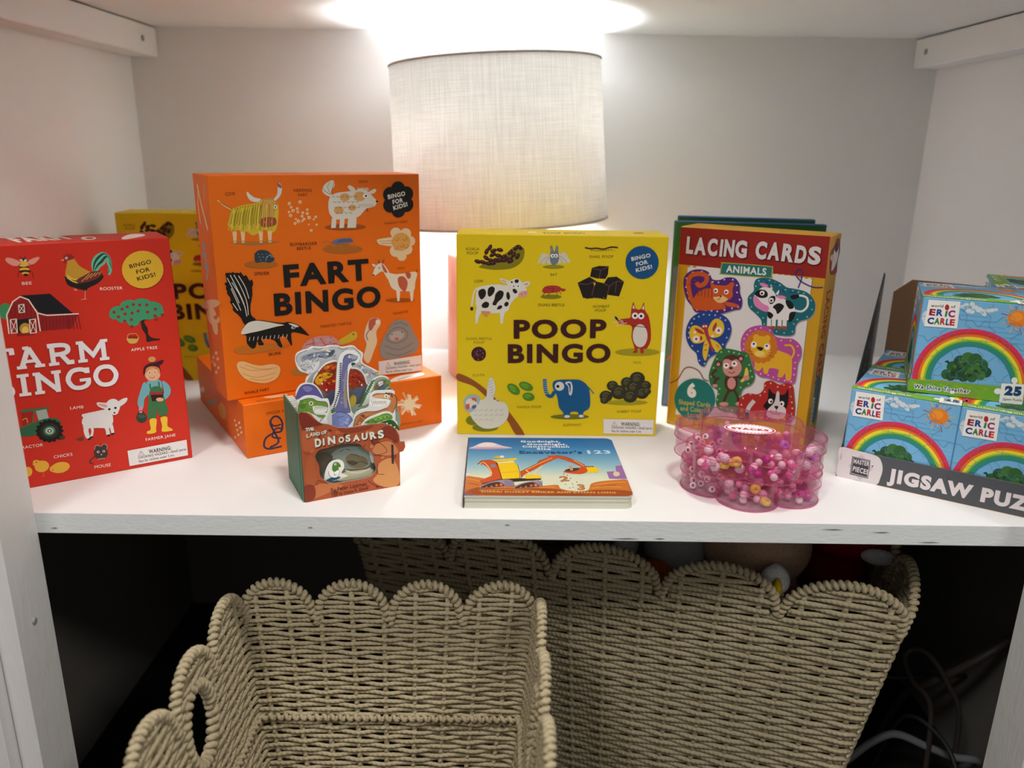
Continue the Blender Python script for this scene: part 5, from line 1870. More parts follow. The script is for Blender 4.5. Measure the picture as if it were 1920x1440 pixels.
ART['dino_cover'] = parse('''
@000000 74291a 9c4628 c4794a 8a3a22 b8623a a8502e 5a2416 7a2d1e b05a34 c07a4a c98a52 7e3320 a8562f b96c40 80341f 2a1610 d8d6c4 4a1e12
=outline
p0 -11 994 71 992 118 963 156 910 205 854 282 833 385 782 491 761 599 764 736 767 875 756 958 719 1020 663 1051 592 1055 519 1109 510 1116 450 1092 402 1051 394 1045 -1 5 -7
=window
p0 133 497 175 560 268 573 376 591 496 586 604 562 657 496 751 422 761 318 780 242 728 177 629 158 463 159 314 158 223 211 173 278 166 393
=print
P1 502 672 470 648 440 663 440 695 456 705 496 692
P2 154 651 138 644 123 666 125 685 144 684 165 672
P1 874 391 852 378 819 389 797 418 833 431 861 419
P2 781 570 750 557 716 553 704 585 727 612 750 599
P3 90 550 76 537 57 551 51 569 69 576 84 569
P2 893 497 856 465 823 504 803 540 854 562 893 536
P4 914 142 885 120 859 153 864 179 889 191 919 165
P1 974 295 952 274 928 290 915 321 947 338 972 316
P1 797 24 785 20 767 29 773 43 787 48 804 39
P4 693 60 679 51 663 56 654 78 667 89 688 83
P4 200 662 181 639 141 664 142 698 164 730 207 698
P4 1005 497 966 499 949 519 965 534 999 543 1010 512
P2 92 918 59 897 31 918 25 949 56 954 88 945
P5 894 550 848 562 816 584 840 630 881 621 910 585
P3 1017 114 980 92 924 106 911 144 941 166 982 145
P3 154 799 129 794 106 820 126 845 147 844 161 819
P3 127 189 100 191 83 202 86 227 108 222 128 206
P6 62 718 30 715 6 739 17 764 40 757 70 743
P1 876 426 860 412 839 412 830 434 840 452 865 441
P6 819 429 786 418 752 425 750 459 774 462 810 455
P5 407 716 389 708 361 713 358 739 381 748 401 735
P4 104 774 68 764 47 781 40 811 71 821 114 805
P1 992 130 962 104 931 126 925 156 938 188 987 163
P3 117 632 94 609 49 627 52 667 91 688 128 667
P6 349 44 322 46 309 58 313 76 338 77 354 57
P5 958 518 934 507 904 507 889 536 917 551 949 551
P3 989 592 960 597 933 621 942 652 983 661 1003 628
P5 944 480 917 449 879 472 856 509 893 535 932 522
P6 735 75 694 66 651 83 652 107 687 124 720 100
P1 156 174 149 165 136 170 124 183 136 196 153 189
P5 978 427 933 420 882 479 922 506 973 504 1012 468
P5 1018 230 1004 214 989 226 975 241 991 250 1014 252
P3 574 624 560 610 545 624 543 641 555 644 573 642
P2 996 459 961 443 929 470 931 495 967 511 988 489
P3 871 482 846 471 825 488 816 507 836 518 863 513
P2 795 606 773 581 719 593 706 641 750 672 791 637
P1 159 51 140 50 121 58 116 78 138 82 161 74
P2 325 38 307 44 295 52 297 77 317 82 337 58
P5 112 327 90 325 66 329 69 348 84 356 102 349
P2 94 541 66 526 33 540 14 562 41 579 80 574
P5 122 557 103 546 83 550 74 580 93 597 122 589
P2 174 785 140 788 125 807 129 831 164 830 182 807
P3 780 478 739 495 715 509 729 532 759 549 797 512
P3 903 641 869 644 850 666 869 681 904 684 933 657
P3 744 668 716 657 683 655 680 683 696 700 729 697
P2 963 267 931 243 883 279 886 316 927 314 972 300
P5 133 685 115 685 101 694 106 709 122 708 138 699
P1 354 44 327 43 306 52 299 72 326 86 341 69
P1 955 194 939 191 927 205 934 222 954 219 958 205
P3 869 354 848 356 836 364 839 379 855 381 873 368
P1 148 662 110 650 89 675 101 702 125 703 155 683
P6 898 668 872 657 853 688 867 711 894 709 908 693
P1 316 750 302 747 286 753 281 773 303 772 322 763
P2 97 74 55 68 19 93 31 117 64 136 99 104
P3 187 127 173 117 143 121 135 147 151 163 190 150
P4 931 191 890 183 853 213 850 256 898 243 925 228
P1 841 474 802 455 757 486 761 532 812 535 842 510
P2 255 125 232 121 212 124 208 148 226 160 245 151
P2 981 89 935 104 897 134 930 169 969 166 997 125
P2 664 652 634 644 616 661 618 678 646 685 667 670
P1 798 507 756 525 740 551 746 591 794 584 822 541
P5 288 688 251 693 220 732 245 771 288 752 307 723
P3 210 636 190 625 173 648 182 658 205 662 224 646
P4 1013 359 993 335 966 354 957 378 980 388 1002 375
P2 102 577 89 576 78 581 78 593 89 604 102 594
P1 48 808 26 811 10 822 19 842 43 838 59 821
P6 959 527 911 529 872 552 885 590 931 610 968 574
P1 907 469 886 451 849 475 841 493 873 513 905 498
P4 190 748 176 741 157 750 160 762 173 776 193 761
P2 96 827 71 820 44 829 47 855 71 866 89 849
S7 33 705 708 720 676 731 637
S7 40 897 265 912 237 934 211
S7 42 763 577 756 563 745 548
S7 33 42 416 71 406 91 414
S7 26 780 477 784 488 783 507
S7 30 155 597 147 625 129 649
S7 41 948 657 915 666 887 680
S7 23 69 302 71 305 84 321
S7 42 908 147 908 170 905 185
S7 32 342 703 365 692 381 675
S7 39 25 139 56 125 85 124
S7 36 710 500 712 518 714 528
S7 27 752 475 745 503 735 522
S7 23 93 88 79 67 73 62
S7 29 264 717 267 706 284 694
S7 27 458 29 441 41 416 50
S7 28 884 146 905 140 928 129
S7 44 1009 120 992 142 964 165
S7 25 69 643 37 664 17 675
S7 23 102 868 112 845 118 810
S7 38 854 172 847 210 847 243
S7 30 559 133 558 117 557 98
S7 33 968 247 951 236 946 219
S7 26 422 118 410 94 394 73
S7 36 934 472 907 491 888 499
S7 38 62 811 51 853 50 879
P8 -6 987 70 983 155 896 230 837 126 832 22 820
P9 21 793 188 781 140 636 71 564 9 602
P10 783 533 952 535 1034 405 947 375 807 406 739 468
P11 803 297 946 346 1029 198 1024 18 865 18 740 116 799 194
P12 887 718 985 689 1026 611 1037 522 925 583 841 582 783 533 758 609
P13 55 510 119 486 125 357 143 211 62 183 8 265
P14 114 174 274 173 407 119 242 63 80 36
P15 3 180 101 176 107 45 12 -1
P4 384 765 598 747 763 751 679 707 488 708
S7 57 758 609 814 629 925 583 1037 507
S7 58 739 468 797 545 866 505 906 426 807 406 751 408
S7 56 673 551 643 512 684 477
S7 58 803 297 785 197 869 167
S7 55 116 202 157 223 247 170
S7 58 684 126 766 52 850 21
=title
t16 54 779 90 779 38 45|T
t16 93 776 121 780 40 45|H
t16 124 777 147 782 34 45|E
t16 63 706 91 708 41 45|L
t16 97 715 131 715 44 45|A
t16 136 714 167 718 41 45|N
t16 172 714 204 718 38 45|D
t16 219 718 248 722 35 45|O
t16 254 721 278 726 40 45|F
t17 49 788 85 788 38 45|T
t17 87 785 115 789 40 45|H
t17 118 786 141 791 34 45|E
t17 57 716 85 717 41 45|L
t17 91 724 125 724 44 45|A
t17 130 724 161 727 41 45|N
t17 166 724 198 727 38 45|D
t17 213 727 242 731 35 45|O
t17 248 730 271 735 40 45|F
t16 144 591 210 591 94 50|D
t16 226 600 245 600 78 50|I
t16 279 597 359 598 89 50|N
t16 391 599 450 598 67 50|O
t16 466 598 520 601 78 50|S
t16 541 592 621 591 73 50|A
t16 637 594 703 592 79 50|U
t16 733 581 806 590 87 50|R
t16 822 579 887 586 94 50|S
t17 138 600 204 601 94 50|D
t17 220 609 238 609 78 50|I
t17 273 606 352 608 89 50|N
t17 384 608 443 607 67 50|O
t17 460 608 514 610 78 50|S
t17 535 601 614 600 73 50|A
t17 631 603 697 601 79 50|U
t17 727 591 799 600 87 50|R
t17 816 588 881 596 93 50|S
=print
t18 276 71 665 73 43 10|By Peter Lippman
t18 277 15 683 25 38 10|Text by Louise A. Gikow
''')
ART['dino_nest'] = parse('''
@000000 5a5648 7d8478 4b4436 6b6248 4a4430 26221a 5c8ab0 b9b392 cfc8b4 1c1a14 e4e2da 2a5a72 4f7d2a e8e2dc 16130f f0eee6
=outline
p0 61 145 91 665 874 585 856 41
=print
p1 74 150 103 649 860 573 842 51
P2 304 446 388 518 551 520 688 484 740 373 707 261 485 271 324 328
P3 146 473 254 512 330 442 299 361 242 299 186 252
P4 463 391 520 439 602 411 683 368 708 290 623 261 514 295
P5 476 360 544 362 598 324 542 305
S6 57 489 357 542 319 626 334 708 290
S6 57 520 439 575 423 615 394
S6 56 413 485 469 505 522 482
S7 71 427 483 496 515 577 487 672 443
P8 429 237 594 237 762 222 731 153 535 144 370 160
S9 129 457 261 593 208 735 241
P10 242 299 287 392 369 407 311 330
P11 230 186 242 285 279 365 328 399 396 399 441 358 445 292 415 239 482 198 426 179 316 163
P12 243 183 305 208 400 198 371 174 275 163
P13 326 357 354 378 394 359 412 316 384 303 387 274 335 268 316 301
e14 355 351 13 -2 -1 -14
e15 358 351 7 -1 0 -7
P16 279 285 309 287 335 261 369 277 400 268 387 215 345 197 299 224
S10 42 279 285 282 234 318 202 372 203 400 268
S10 42 335 261 340 224 360 235
''')
ART['green_dino_board'] = parse('''
@000000 6d8f3a f0eee6 16130f e4e2c8 7a9a30 4f7a2a d8dcc0 5f8a30 86a84a
=outline
p0 -14 771 0 1042 19 1094 85 1133 174 1128 250 1091 307 1056 327 998 318 930 297 864 296 724
=print
P1 5 974 13 1041 37 1092 96 1111 160 1103 210 1069 287 1052 312 1014 301 946 288 934 180 1004 155 1021 176 936 280 908 265 882 213 890 176 923 100 961 48 954
P2 162 1021 297 995 297 947 203 953 178 963
s3 40 171 1019 175 964 186 1014
s3 40 189 1017 193 961 204 1012
s3 40 207 1014 212 959 222 1010
s3 40 225 1012 230 956 240 1007
s3 40 243 1009 248 954 259 1005
s3 40 261 1007 266 951 277 1002
s3 40 280 1004 284 949 295 1000
e4 142 1053 24 -3 -1 -23
e5 142 1053 14 -2 -1 -15
e3 144 1053 6 -1 0 -7
S3 53 5 974 13 1041 37 1092 96 1111 160 1103 210 1069 287 1052 312 1014 301 946
S3 40 209 821 238 872 265 882 224 847
e6 53 1035 33 -4 -2 -27
e6 44 1091 18 -2 -1 -13
e7 100 954 26 -4 -1 -12
P8 117 1041 109 1040 101 1043 98 1050 109 1052 115 1048
P8 91 995 83 990 76 997 81 1001 86 1006 91 999
P8 87 1024 80 1020 75 1024 76 1030 79 1031 84 1030
P6 142 1050 137 1048 131 1053 132 1059 139 1059 146 1054
P6 101 1047 95 1045 85 1046 84 1054 93 1057 99 1055
P9 89 1064 78 1063 68 1065 67 1076 77 1079 89 1076
P8 100 992 92 982 81 986 79 995 81 1001 92 998
P9 141 1004 131 1003 122 1007 123 1012 131 1018 137 1013
P6 86 1047 81 1045 74 1047 72 1052 78 1055 84 1053
P8 133 988 124 988 117 997 123 1001 131 1002 134 995
''')
ART['purple_hill_board'] = parse('''
@000000 5b5490 7a74aa 2a2650
=outline
p0 -36 762 -16 1075 16 1179 64 1241 136 1252 212 1223 266 1148 295 1061 346 1027 336 705
=print
P1 4 1099 28 1164 70 1227 135 1239 204 1210 253 1136 281 1063 205 1107 102 1121 29 1089
P2 82 1212 134 1219 184 1185 130 1151
S3 40 91 1156 123 1145 163 1161
S3 53 4 1099 28 1164 70 1227 135 1239 204 1210 253 1136 288 1062
''')
ART['orange_dino_board'] = parse('''
@000000 b9784a d8a070 f0eee6 16130f e4e2c8 7a2a20 7e3c22 c98a58 a4602e d89a68
=outline
p0 552 675 577 785 608 866 664 901 748 918 764 986 774 1055 837 1090 935 1084 1033 1072 1089 1015 1101 941 1092 856 1053 774 1058 686 1070 596
=print
P1 573 686 598 797 635 848 718 872 843 862 957 889 1002 955 974 980 904 996 821 1021 801 1045 850 1060 934 1049 1004 1047 1060 1004 1065 917 1026 822 997 797 883 799 771 800 700 767 683 684
P2 808 1037 892 1047 975 1029 946 998 862 1009
P3 785 983 862 994 974 975 958 925 859 917 776 942
s4 42 789 983 798 936 810 986
s4 42 810 980 819 935 831 983
s4 42 831 977 840 933 852 980
s4 42 851 975 861 932 873 977
s4 42 872 972 882 931 893 975
s4 43 893 969 903 929 914 972
s4 43 914 966 924 928 935 969
s4 43 935 963 945 926 957 966
e5 950 1019 20 -3 -1 -23
e5 978 1004 17 -2 -1 -20
e4 954 1015 8 -1 0 -9
e4 980 1000 7 -1 0 -7
e6 955 1051 11 -1 0 -10
e6 983 1043 11 -1 0 -10
e6 1011 1028 11 -1 0 -10
e6 1020 1009 11 -1 0 -10
s7 98 590 712 628 692
s7 98 602 733 642 707
s7 99 614 754 657 722
s7 99 626 775 671 737
s7 99 638 797 686 752
s7 99 650 818 700 767
s7 99 662 841 715 797
s7 99 673 844 729 799
s7 99 684 847 743 801
S4 56 573 686 598 797 635 848 718 872 843 862 957 886
S4 57 801 1045 850 1060 934 1049 1004 1047 1060 1004 1065 917 1026 822
e7 1073 974 9 -1 0 -7
e7 1072 954 9 -1 0 -7
e7 1071 934 9 -1 0 -7
e7 1069 914 9 -1 0 -7
e7 1068 894 9 -1 0 -7
e7 1067 874 9 -1 0 -7
e7 1066 854 9 -1 0 -7
e7 1064 834 9 -1 0 -7
P8 651 744 640 739 630 747 635 755 643 760 655 752
P9 665 775 660 776 655 780 657 782 663 783 666 780
P10 624 701 618 699 609 701 612 709 617 713 622 708
P8 744 817 729 812 715 822 717 829 724 839 742 828
P8 1005 844 992 845 984 848 986 858 995 865 1001 854
P10 655 729 648 723 634 722 634 735 641 742 650 739
P8 648 722 645 718 639 722 636 727 642 731 650 729
P8 935 835 928 830 920 831 916 839 923 843 930 842
P9 753 813 745 814 739 820 741 826 750 825 759 821
P8 881 825 876 822 869 825 867 831 874 836 880 831
P8 937 837 928 835 921 840 924 844 931 845 934 843
P9 747 810 733 808 724 819 729 827 743 825 755 819
P10 666 757 655 749 644 755 640 765 649 769 662 766
P9 725 811 716 804 702 808 698 816 707 826 716 822
P8 1004 847 997 842 991 846 991 851 994 857 1002 853
P8 739 799 733 800 731 804 732 809 739 810 744 805
P10 990 832 981 830 976 839 979 848 988 845 993 841
P10 967 832 961 828 954 829 949 838 957 844 966 837
''')
ART['green_lizard_board'] = parse('''
@000000 5f9134 7fae48 2f5a2a 2f5a1c d8e0c8
=outline
p0 666 706 683 789 740 824 824 847 922 866 992 838 1019 769 1060 705 1079 615
=print
P1 685 768 739 803 823 826 922 848 985 820 990 773 905 771 806 750
P2 781 804 907 826 963 806 835 781
P3 834 746 976 768 1045 700 1065 632 945 693 805 714
e4 724 780 10 -1 0 -7
e4 780 787 10 -1 0 -7
e4 836 796 10 -1 0 -7
e4 892 802 10 -1 0 -7
e4 935 807 10 -1 0 -7
e4 807 764 10 -1 0 -7
e4 877 768 10 -1 0 -7
e5 876 733 11 -2 0 -10
e5 932 731 11 -2 0 -10
e5 974 704 11 -2 0 -10
e5 1016 676 11 -2 0 -10
e5 1036 643 11 -2 0 -10
''')
ART['long_neck_board'] = parse('''
@000000 6a6a96 8f8a9a 9a8a5a 7f8ac0 2a2a50 1c1c34 16130f 9aa0a8 e8e2dc 2c4a30 4f7a3a 8f98c8 a4aad0 6f7ab4 7f7aa0 5a5a88 a09a80
=outline
p0 318 681 342 889 365 942 409 1007 430 1116 445 1252 466 1414 499 1493 555 1534 622 1537 688 1507 711 1463 698 1417 663 1390 614 1364 593 1332 575 1251 570 1140 573 985 592 869 624 807 617 635
=print
P1 390 897 433 961 465 1055 485 1192 505 1342 523 1435 546 1488 594 1503 647 1484 687 1466 665 1427 616 1412 582 1388 565 1321 553 1212 548 1101 557 987 579 871 551 853 443 875
P2 544 1310 560 1308 541 1101 549 932 513 936 516 1146
P3 522 1118 549 1114 552 1016 530 991
P4 329 764 359 831 429 877 510 866 576 814 601 753 597 653 352 690
S5 56 329 764 359 831 429 877 510 866 576 814 601 753
S5 42 426 821 467 822 508 826
p6 509 1421 482 1410 505 1398
p6 507 1398 480 1387 503 1375
p6 505 1375 478 1364 501 1352
p6 503 1351 475 1341 499 1328
p6 501 1328 473 1318 497 1305
p6 498 1305 471 1295 495 1282
p6 496 1282 469 1271 492 1259
p6 494 1259 467 1248 490 1236
p6 492 1236 464 1225 488 1212
p6 490 1212 462 1202 486 1189
p6 487 1189 460 1178 484 1166
p6 485 1166 458 1155 481 1142
p6 485 1142 458 1131 481 1119
p6 477 1119 449 1109 473 1096
p6 468 1097 441 1086 464 1073
p6 460 1074 432 1064 456 1051
p6 451 1051 424 1041 447 1028
p6 443 1029 415 1018 439 1005
p6 434 1006 407 996 430 983
p6 426 983 398 973 422 960
p6 417 961 390 950 413 937
p6 408 938 381 928 405 915
S7 54 523 1435 546 1488 594 1503 647 1484 687 1466
P8 620 1487 687 1469 665 1441 621 1446
e9 598 1473 15 -2 -1 -15
e7 602 1472 7 -1 0 -7
S7 55 565 1321 553 1212 548 1101 557 987 579 871
e10 626 1390 16 -2 -1 -19
e10 645 1392 11 -1 -1 -12
e11 383 898 27 -4 -1 -22
P12 478 769 462 767 454 780 458 794 477 787 489 779
P13 513 757 504 751 496 756 490 763 498 766 509 766
P12 484 729 475 729 468 736 472 746 482 748 493 735
P13 559 773 545 766 526 776 531 789 543 799 559 791
P12 505 728 485 722 465 725 458 742 471 748 494 751
P12 582 700 561 689 543 696 541 711 550 722 567 717
P14 536 719 522 719 514 727 515 741 531 741 541 729
P13 548 740 538 727 522 734 507 753 525 768 543 755
P14 442 712 432 710 422 712 421 724 430 729 441 724
P12 420 720 413 713 401 715 397 730 406 739 420 736
P15 520 1176 515 1172 509 1175 510 1182 513 1184 518 1181
P2 489 975 479 973 474 983 473 995 487 990 497 983
P15 489 953 482 949 475 952 472 957 475 960 485 961
P15 503 922 495 921 489 927 491 931 498 931 505 928
P15 507 1068 502 1064 498 1066 498 1071 499 1074 506 1071
P15 482 955 474 956 471 960 472 967 479 963 485 959
P2 525 1216 515 1211 507 1220 511 1232 522 1237 531 1225
P16 517 1087 509 1083 502 1089 503 1095 510 1099 519 1094
P16 515 897 511 897 506 901 507 905 514 905 519 902
P15 524 935 518 935 513 938 515 942 519 944 522 941
P17 499 982 493 984 489 986 488 989 494 990 497 989
P15 518 1106 513 1102 504 1107 506 1111 510 1114 519 1113
P17 499 966 482 973 478 979 482 989 495 991 502 978
P17 528 1145 525 1142 519 1140 514 1148 519 1154 527 1152
P2 546 1169 537 1161 526 1163 523 1173 531 1182 539 1176
P17 501 1022 493 1024 485 1028 488 1034 496 1035 504 1032
''')
ART['palm_board'] = parse('''
@000000 8f9c8a d8dccf 3f7248 7a6a4a 5f8a50 52607a cfd4d8 16130f c4a83a 6a5a1a 7f9a6a 4f7a50 c4cbb4 5f8a58 2a3a2a
=outline
p0 568 624 594 895 692 896 763 930 781 1014 812 1096 871 1160 929 1189 1000 1188 1056 1153 1076 1092 1053 1052 1110 1016 1156 819 1148 536
=print
P1 591 640 616 898 707 900 773 932 790 1012 819 1090 874 1151 927 1179 994 1178 1046 1144 1064 1087 1043 1048 1096 1014 1138 827 1130 559
P2 691 882 763 915 787 999 826 1080 885 1144 868 1075 822 980 805 895
e3 705 880 14 -2 0 -11
e3 726 890 12 -9 -6 -9
e3 719 903 6 -13 -10 -4
e3 740 913 -1 -14 -11 1
e3 732 927 -7 -11 -9 7
e3 753 937 -12 -6 -5 11
e3 746 951 -14 2 0 11
e3 767 961 -12 9 6 9
e3 760 974 -6 13 10 4
e3 780 984 1 14 11 -1
e3 773 998 7 11 9 -7
e3 794 1008 12 6 5 -11
e3 787 1021 14 -2 0 -11
e3 808 1031 12 -9 -6 -9
e3 800 1045 7 -13 -10 -4
e3 821 1055 -1 -14 -11 1
e3 814 1068 -7 -11 -9 7
e3 835 1078 -12 -6 -5 11
e3 828 1092 -14 2 0 11
e3 848 1102 -12 9 6 9
e3 841 1115 -7 13 10 5
e3 862 1125 1 14 11 -1
e3 855 1139 7 11 10 -7
e3 876 1149 12 6 5 -11
P4 883 1087 927 1139 999 1152 1055 1124 1047 1082 952 1035 881 1044
P5 1012 1129 1063 1123 1061 1080 1025 1084
P6 924 1061 982 1089 1025 1070 981 1032
P7 927 1125 977 1133 983 1104 939 1080
S8 43 896 1071 954 1107 1012 1129
S8 43 909 1026 968 1077 1040 1090
P9 580 897 605 979 641 1018 675 985 665 914 621 884
S10 42 588 910 611 971 648 1010
P11 1042 699 1039 688 1023 696 1016 704 1022 716 1039 707
P12 931 778 912 771 895 786 905 796 918 799 937 790
P3 745 830 733 824 726 834 722 844 734 845 747 841
P3 700 834 693 827 682 836 683 845 690 851 702 844
P13 921 1018 911 1004 896 1006 883 1024 895 1034 916 1033
P13 903 906 888 906 873 922 886 930 904 928 913 919
P13 863 910 848 906 835 915 830 927 847 929 863 925
P12 1028 1079 1015 1065 1002 1067 992 1084 998 1091 1018 1098
P12 961 934 946 930 928 935 934 950 946 951 963 946
P3 1107 795 1086 793 1069 800 1074 811 1091 821 1101 810
P13 885 929 873 930 859 940 863 949 882 951 896 940
P11 1022 616 1007 621 993 631 1005 641 1022 639 1033 629
P3 1020 868 1001 869 985 885 996 894 1018 896 1031 883
P3 905 699 893 694 888 702 888 709 896 714 902 707
P12 914 734 901 731 895 737 895 749 905 746 914 740
P12 1003 1020 994 1018 984 1027 988 1036 1001 1034 1009 1028
P3 855 720 851 716 842 716 840 723 843 727 853 729
P11 866 895 856 889 840 893 827 905 847 911 863 909
P13 1087 722 1076 715 1057 723 1056 732 1067 740 1083 733
P12 1047 1061 1032 1061 1018 1066 1025 1079 1039 1080 1048 1069
P14 1084 789 1076 774 1055 786 1050 802 1065 806 1088 805
P3 1074 1013 1051 1016 1033 1024 1033 1040 1057 1050 1074 1034
P11 837 841 830 834 818 836 814 845 821 850 833 850
P12 885 955 873 955 868 963 871 971 884 971 885 962
P13 972 820 966 816 959 823 960 829 967 834 973 828
P13 1058 830 1047 831 1038 840 1045 849 1058 848 1063 839
P11 1073 1018 1066 1012 1052 1018 1053 1026 1061 1032 1071 1025
P14 944 692 932 687 918 693 910 706 924 716 941 709
P13 861 793 843 787 831 793 829 809 842 817 854 808
P14 1076 836 1067 831 1054 838 1056 845 1065 850 1075 846
P12 825 681 817 675 804 679 801 690 809 693 823 692
P11 1010 700 1003 691 992 693 986 708 995 720 1009 715
P14 1108 680 1095 677 1089 682 1090 691 1098 698 1110 689
P3 1117 890 1115 884 1103 886 1099 894 1105 899 1115 900
S15 33 901 900 925 896 934 900
S15 38 908 1008 886 1009 854 994
S15 22 813 879 792 893 784 906
S15 41 986 845 969 831 940 832
S15 28 1115 759 1107 779 1106 794
S15 37 859 790 845 768 834 741
S15 34 830 1029 848 1028 860 1031
S15 33 874 838 884 840 895 826
S15 42 989 817 952 838 925 862
S15 23 1004 933 1020 947 1032 975
S15 26 932 901 937 888 948 867
S15 31 1030 1064 1028 1072 1040 1091
S15 35 759 704 744 682 733 660
S15 42 913 1063 939 1040 968 1018
S15 26 978 1109 991 1112 1000 1123
S15 25 979 766 978 737 994 710
''')
ART['volcano_board'] = parse('''
@000000 6a5f62 8e3a1c d6a81c c4671c a5241a a5301c 4f5870 5b647a e4dcd4 5a1c10 b83a1c 7a2a14 d68a1c a02a18 4a1810 c4571c
=outline
p0 200 639 243 1161 304 1280 375 1355 444 1383 512 1382 632 1299 742 1272 810 1207 848 1087 874 1011 856 540
=print
P1 225 663 265 1159 322 1272 388 1344 453 1370 516 1370 628 1291 730 1266 793 1204 828 1090 852 1019 835 572
P2 251 1174 303 1266 374 1341 443 1369 511 1361 631 1285 728 1259 796 1194 820 1105 803 1035 734 1072 676 1036 622 1072 508 1014 441 1066 398 1028 333 1079 282 1128
P3 271 1186 315 1250 411 1267 464 1240 435 1208 366 1188 309 1139
P4 373 1328 456 1346 509 1326 466 1289 398 1283
P5 337 1150 407 1197 489 1202 513 1128 467 1034 400 1057 360 1076
P6 670 1223 739 1187 792 1094 735 1087 680 1122
P7 368 975 398 1028 455 1064 559 921 417 854
P8 642 910 676 1036 762 1054 819 1062 801 977 728 928
e9 344 1149 9 -1 -1 -13
e9 444 1108 10 -1 -1 -13
e9 387 1073 9 -1 -1 -13
e9 750 1114 10 -1 -1 -13
e9 777 1081 10 -1 -1 -13
e9 460 1163 10 -1 -1 -13
S10 69 304 1280 412 1295 507 1270
S10 71 685 1250 738 1158 806 1107
S10 71 656 1211 710 1162
S10 71 700 1263 768 1198
P11 332 1209 321 1205 309 1213 307 1222 320 1226 334 1219
P12 490 1269 470 1267 454 1276 466 1286 478 1296 490 1282
P13 348 1219 336 1210 329 1221 325 1233 338 1234 349 1229
P13 391 1173 377 1167 363 1181 371 1188 386 1190 399 1183
P11 366 1224 354 1226 342 1233 343 1245 360 1246 370 1240
P13 433 1318 417 1309 407 1322 400 1336 416 1339 432 1330
P11 371 1276 360 1265 346 1276 344 1284 354 1289 367 1287
P14 460 1293 445 1284 424 1290 412 1300 428 1313 452 1306
P11 493 1329 484 1321 468 1324 463 1337 474 1341 493 1345
P13 489 1152 471 1145 462 1159 464 1172 473 1172 490 1166
P11 402 1293 393 1292 385 1294 384 1301 393 1304 401 1299
P12 344 1213 331 1212 321 1213 320 1225 326 1231 337 1224
P13 371 1254 364 1245 353 1252 351 1259 357 1268 368 1265
P12 429 1226 417 1231 410 1236 411 1248 424 1244 429 1239
P12 456 1100 440 1097 432 1108 428 1117 444 1119 461 1112
P13 494 1151 472 1143 453 1156 455 1173 476 1173 493 1166
P13 428 1134 412 1133 404 1137 401 1153 416 1154 427 1147
P14 454 1313 446 1302 431 1306 431 1319 438 1327 453 1326
P12 408 1124 391 1125 380 1131 382 1147 395 1151 413 1141
P11 444 1148 432 1146 423 1155 428 1165 439 1162 445 1157
P13 319 1167 309 1151 295 1161 280 1175 299 1189 317 1177
P11 353 1257 345 1252 341 1260 341 1267 349 1268 357 1262
P13 377 1235 362 1225 343 1229 343 1242 348 1256 367 1251
P12 378 1279 373 1271 362 1276 362 1285 369 1293 376 1287
P13 326 1138 315 1140 302 1151 312 1160 325 1162 329 1150
P14 411 1162 401 1158 390 1167 394 1177 404 1182 418 1173
S15 41 373 1188 361 1212 342 1230
S15 21 483 1188 485 1211 479 1241
S15 32 379 1236 378 1215 392 1192
S15 39 402 1230 420 1229 451 1236
S15 33 471 1142 487 1148 490 1162
S15 39 423 1250 451 1255 481 1269
S15 30 409 1267 403 1244 388 1218
S15 21 352 1242 350 1212 357 1190
S15 22 288 1211 304 1198 313 1180
S15 26 475 1254 459 1217 450 1191
S15 41 428 1250 425 1271 419 1276
S15 35 432 1269 436 1249 456 1227
S15 38 452 1175 454 1154 452 1147
S15 40 358 1270 341 1263 337 1257
P14 673 1147 665 1147 659 1155 662 1161 671 1165 679 1156
P12 684 1213 679 1205 671 1208 666 1216 671 1221 681 1218
P14 757 1110 750 1107 741 1106 737 1113 743 1120 752 1116
P14 738 1077 733 1071 727 1075 725 1082 731 1085 739 1085
P14 793 1106 785 1107 780 1111 784 1116 792 1119 797 1111
P12 742 1186 735 1187 731 1192 732 1196 740 1199 744 1192
P14 683 1212 677 1209 670 1211 665 1220 675 1224 681 1219
P11 721 1068 711 1063 699 1073 699 1082 711 1080 723 1076
P11 662 1130 649 1131 639 1137 647 1148 663 1146 673 1135
P11 764 1179 746 1180 736 1189 742 1197 759 1204 776 1187
P11 731 1212 717 1208 700 1206 696 1224 708 1236 723 1231
P11 681 1201 669 1190 655 1192 651 1208 661 1214 676 1211
P16 655 1100 644 1098 629 1105 636 1115 645 1121 659 1111
P12 748 1170 738 1169 733 1177 736 1182 749 1184 756 1175
P12 753 1067 745 1058 734 1064 732 1075 743 1079 752 1075
P14 661 1127 644 1123 632 1129 633 1142 648 1144 661 1139
S15 33 676 1191 683 1178 684 1169
S15 26 743 1207 748 1186 740 1180
S15 24 665 1258 652 1240 654 1237
S15 32 757 1102 724 1110 702 1129
S15 28 656 1165 673 1186 695 1204
S15 25 672 1128 674 1143 666 1175
S15 27 802 1117 800 1123 787 1137
S15 42 774 1104 746 1119 722 1120
S15 27 780 1135 756 1160 741 1170
S15 30 658 1193 691 1179 708 1176
S15 40 744 1169 767 1168 775 1161
S15 22 703 1132 681 1140 668 1139
''')
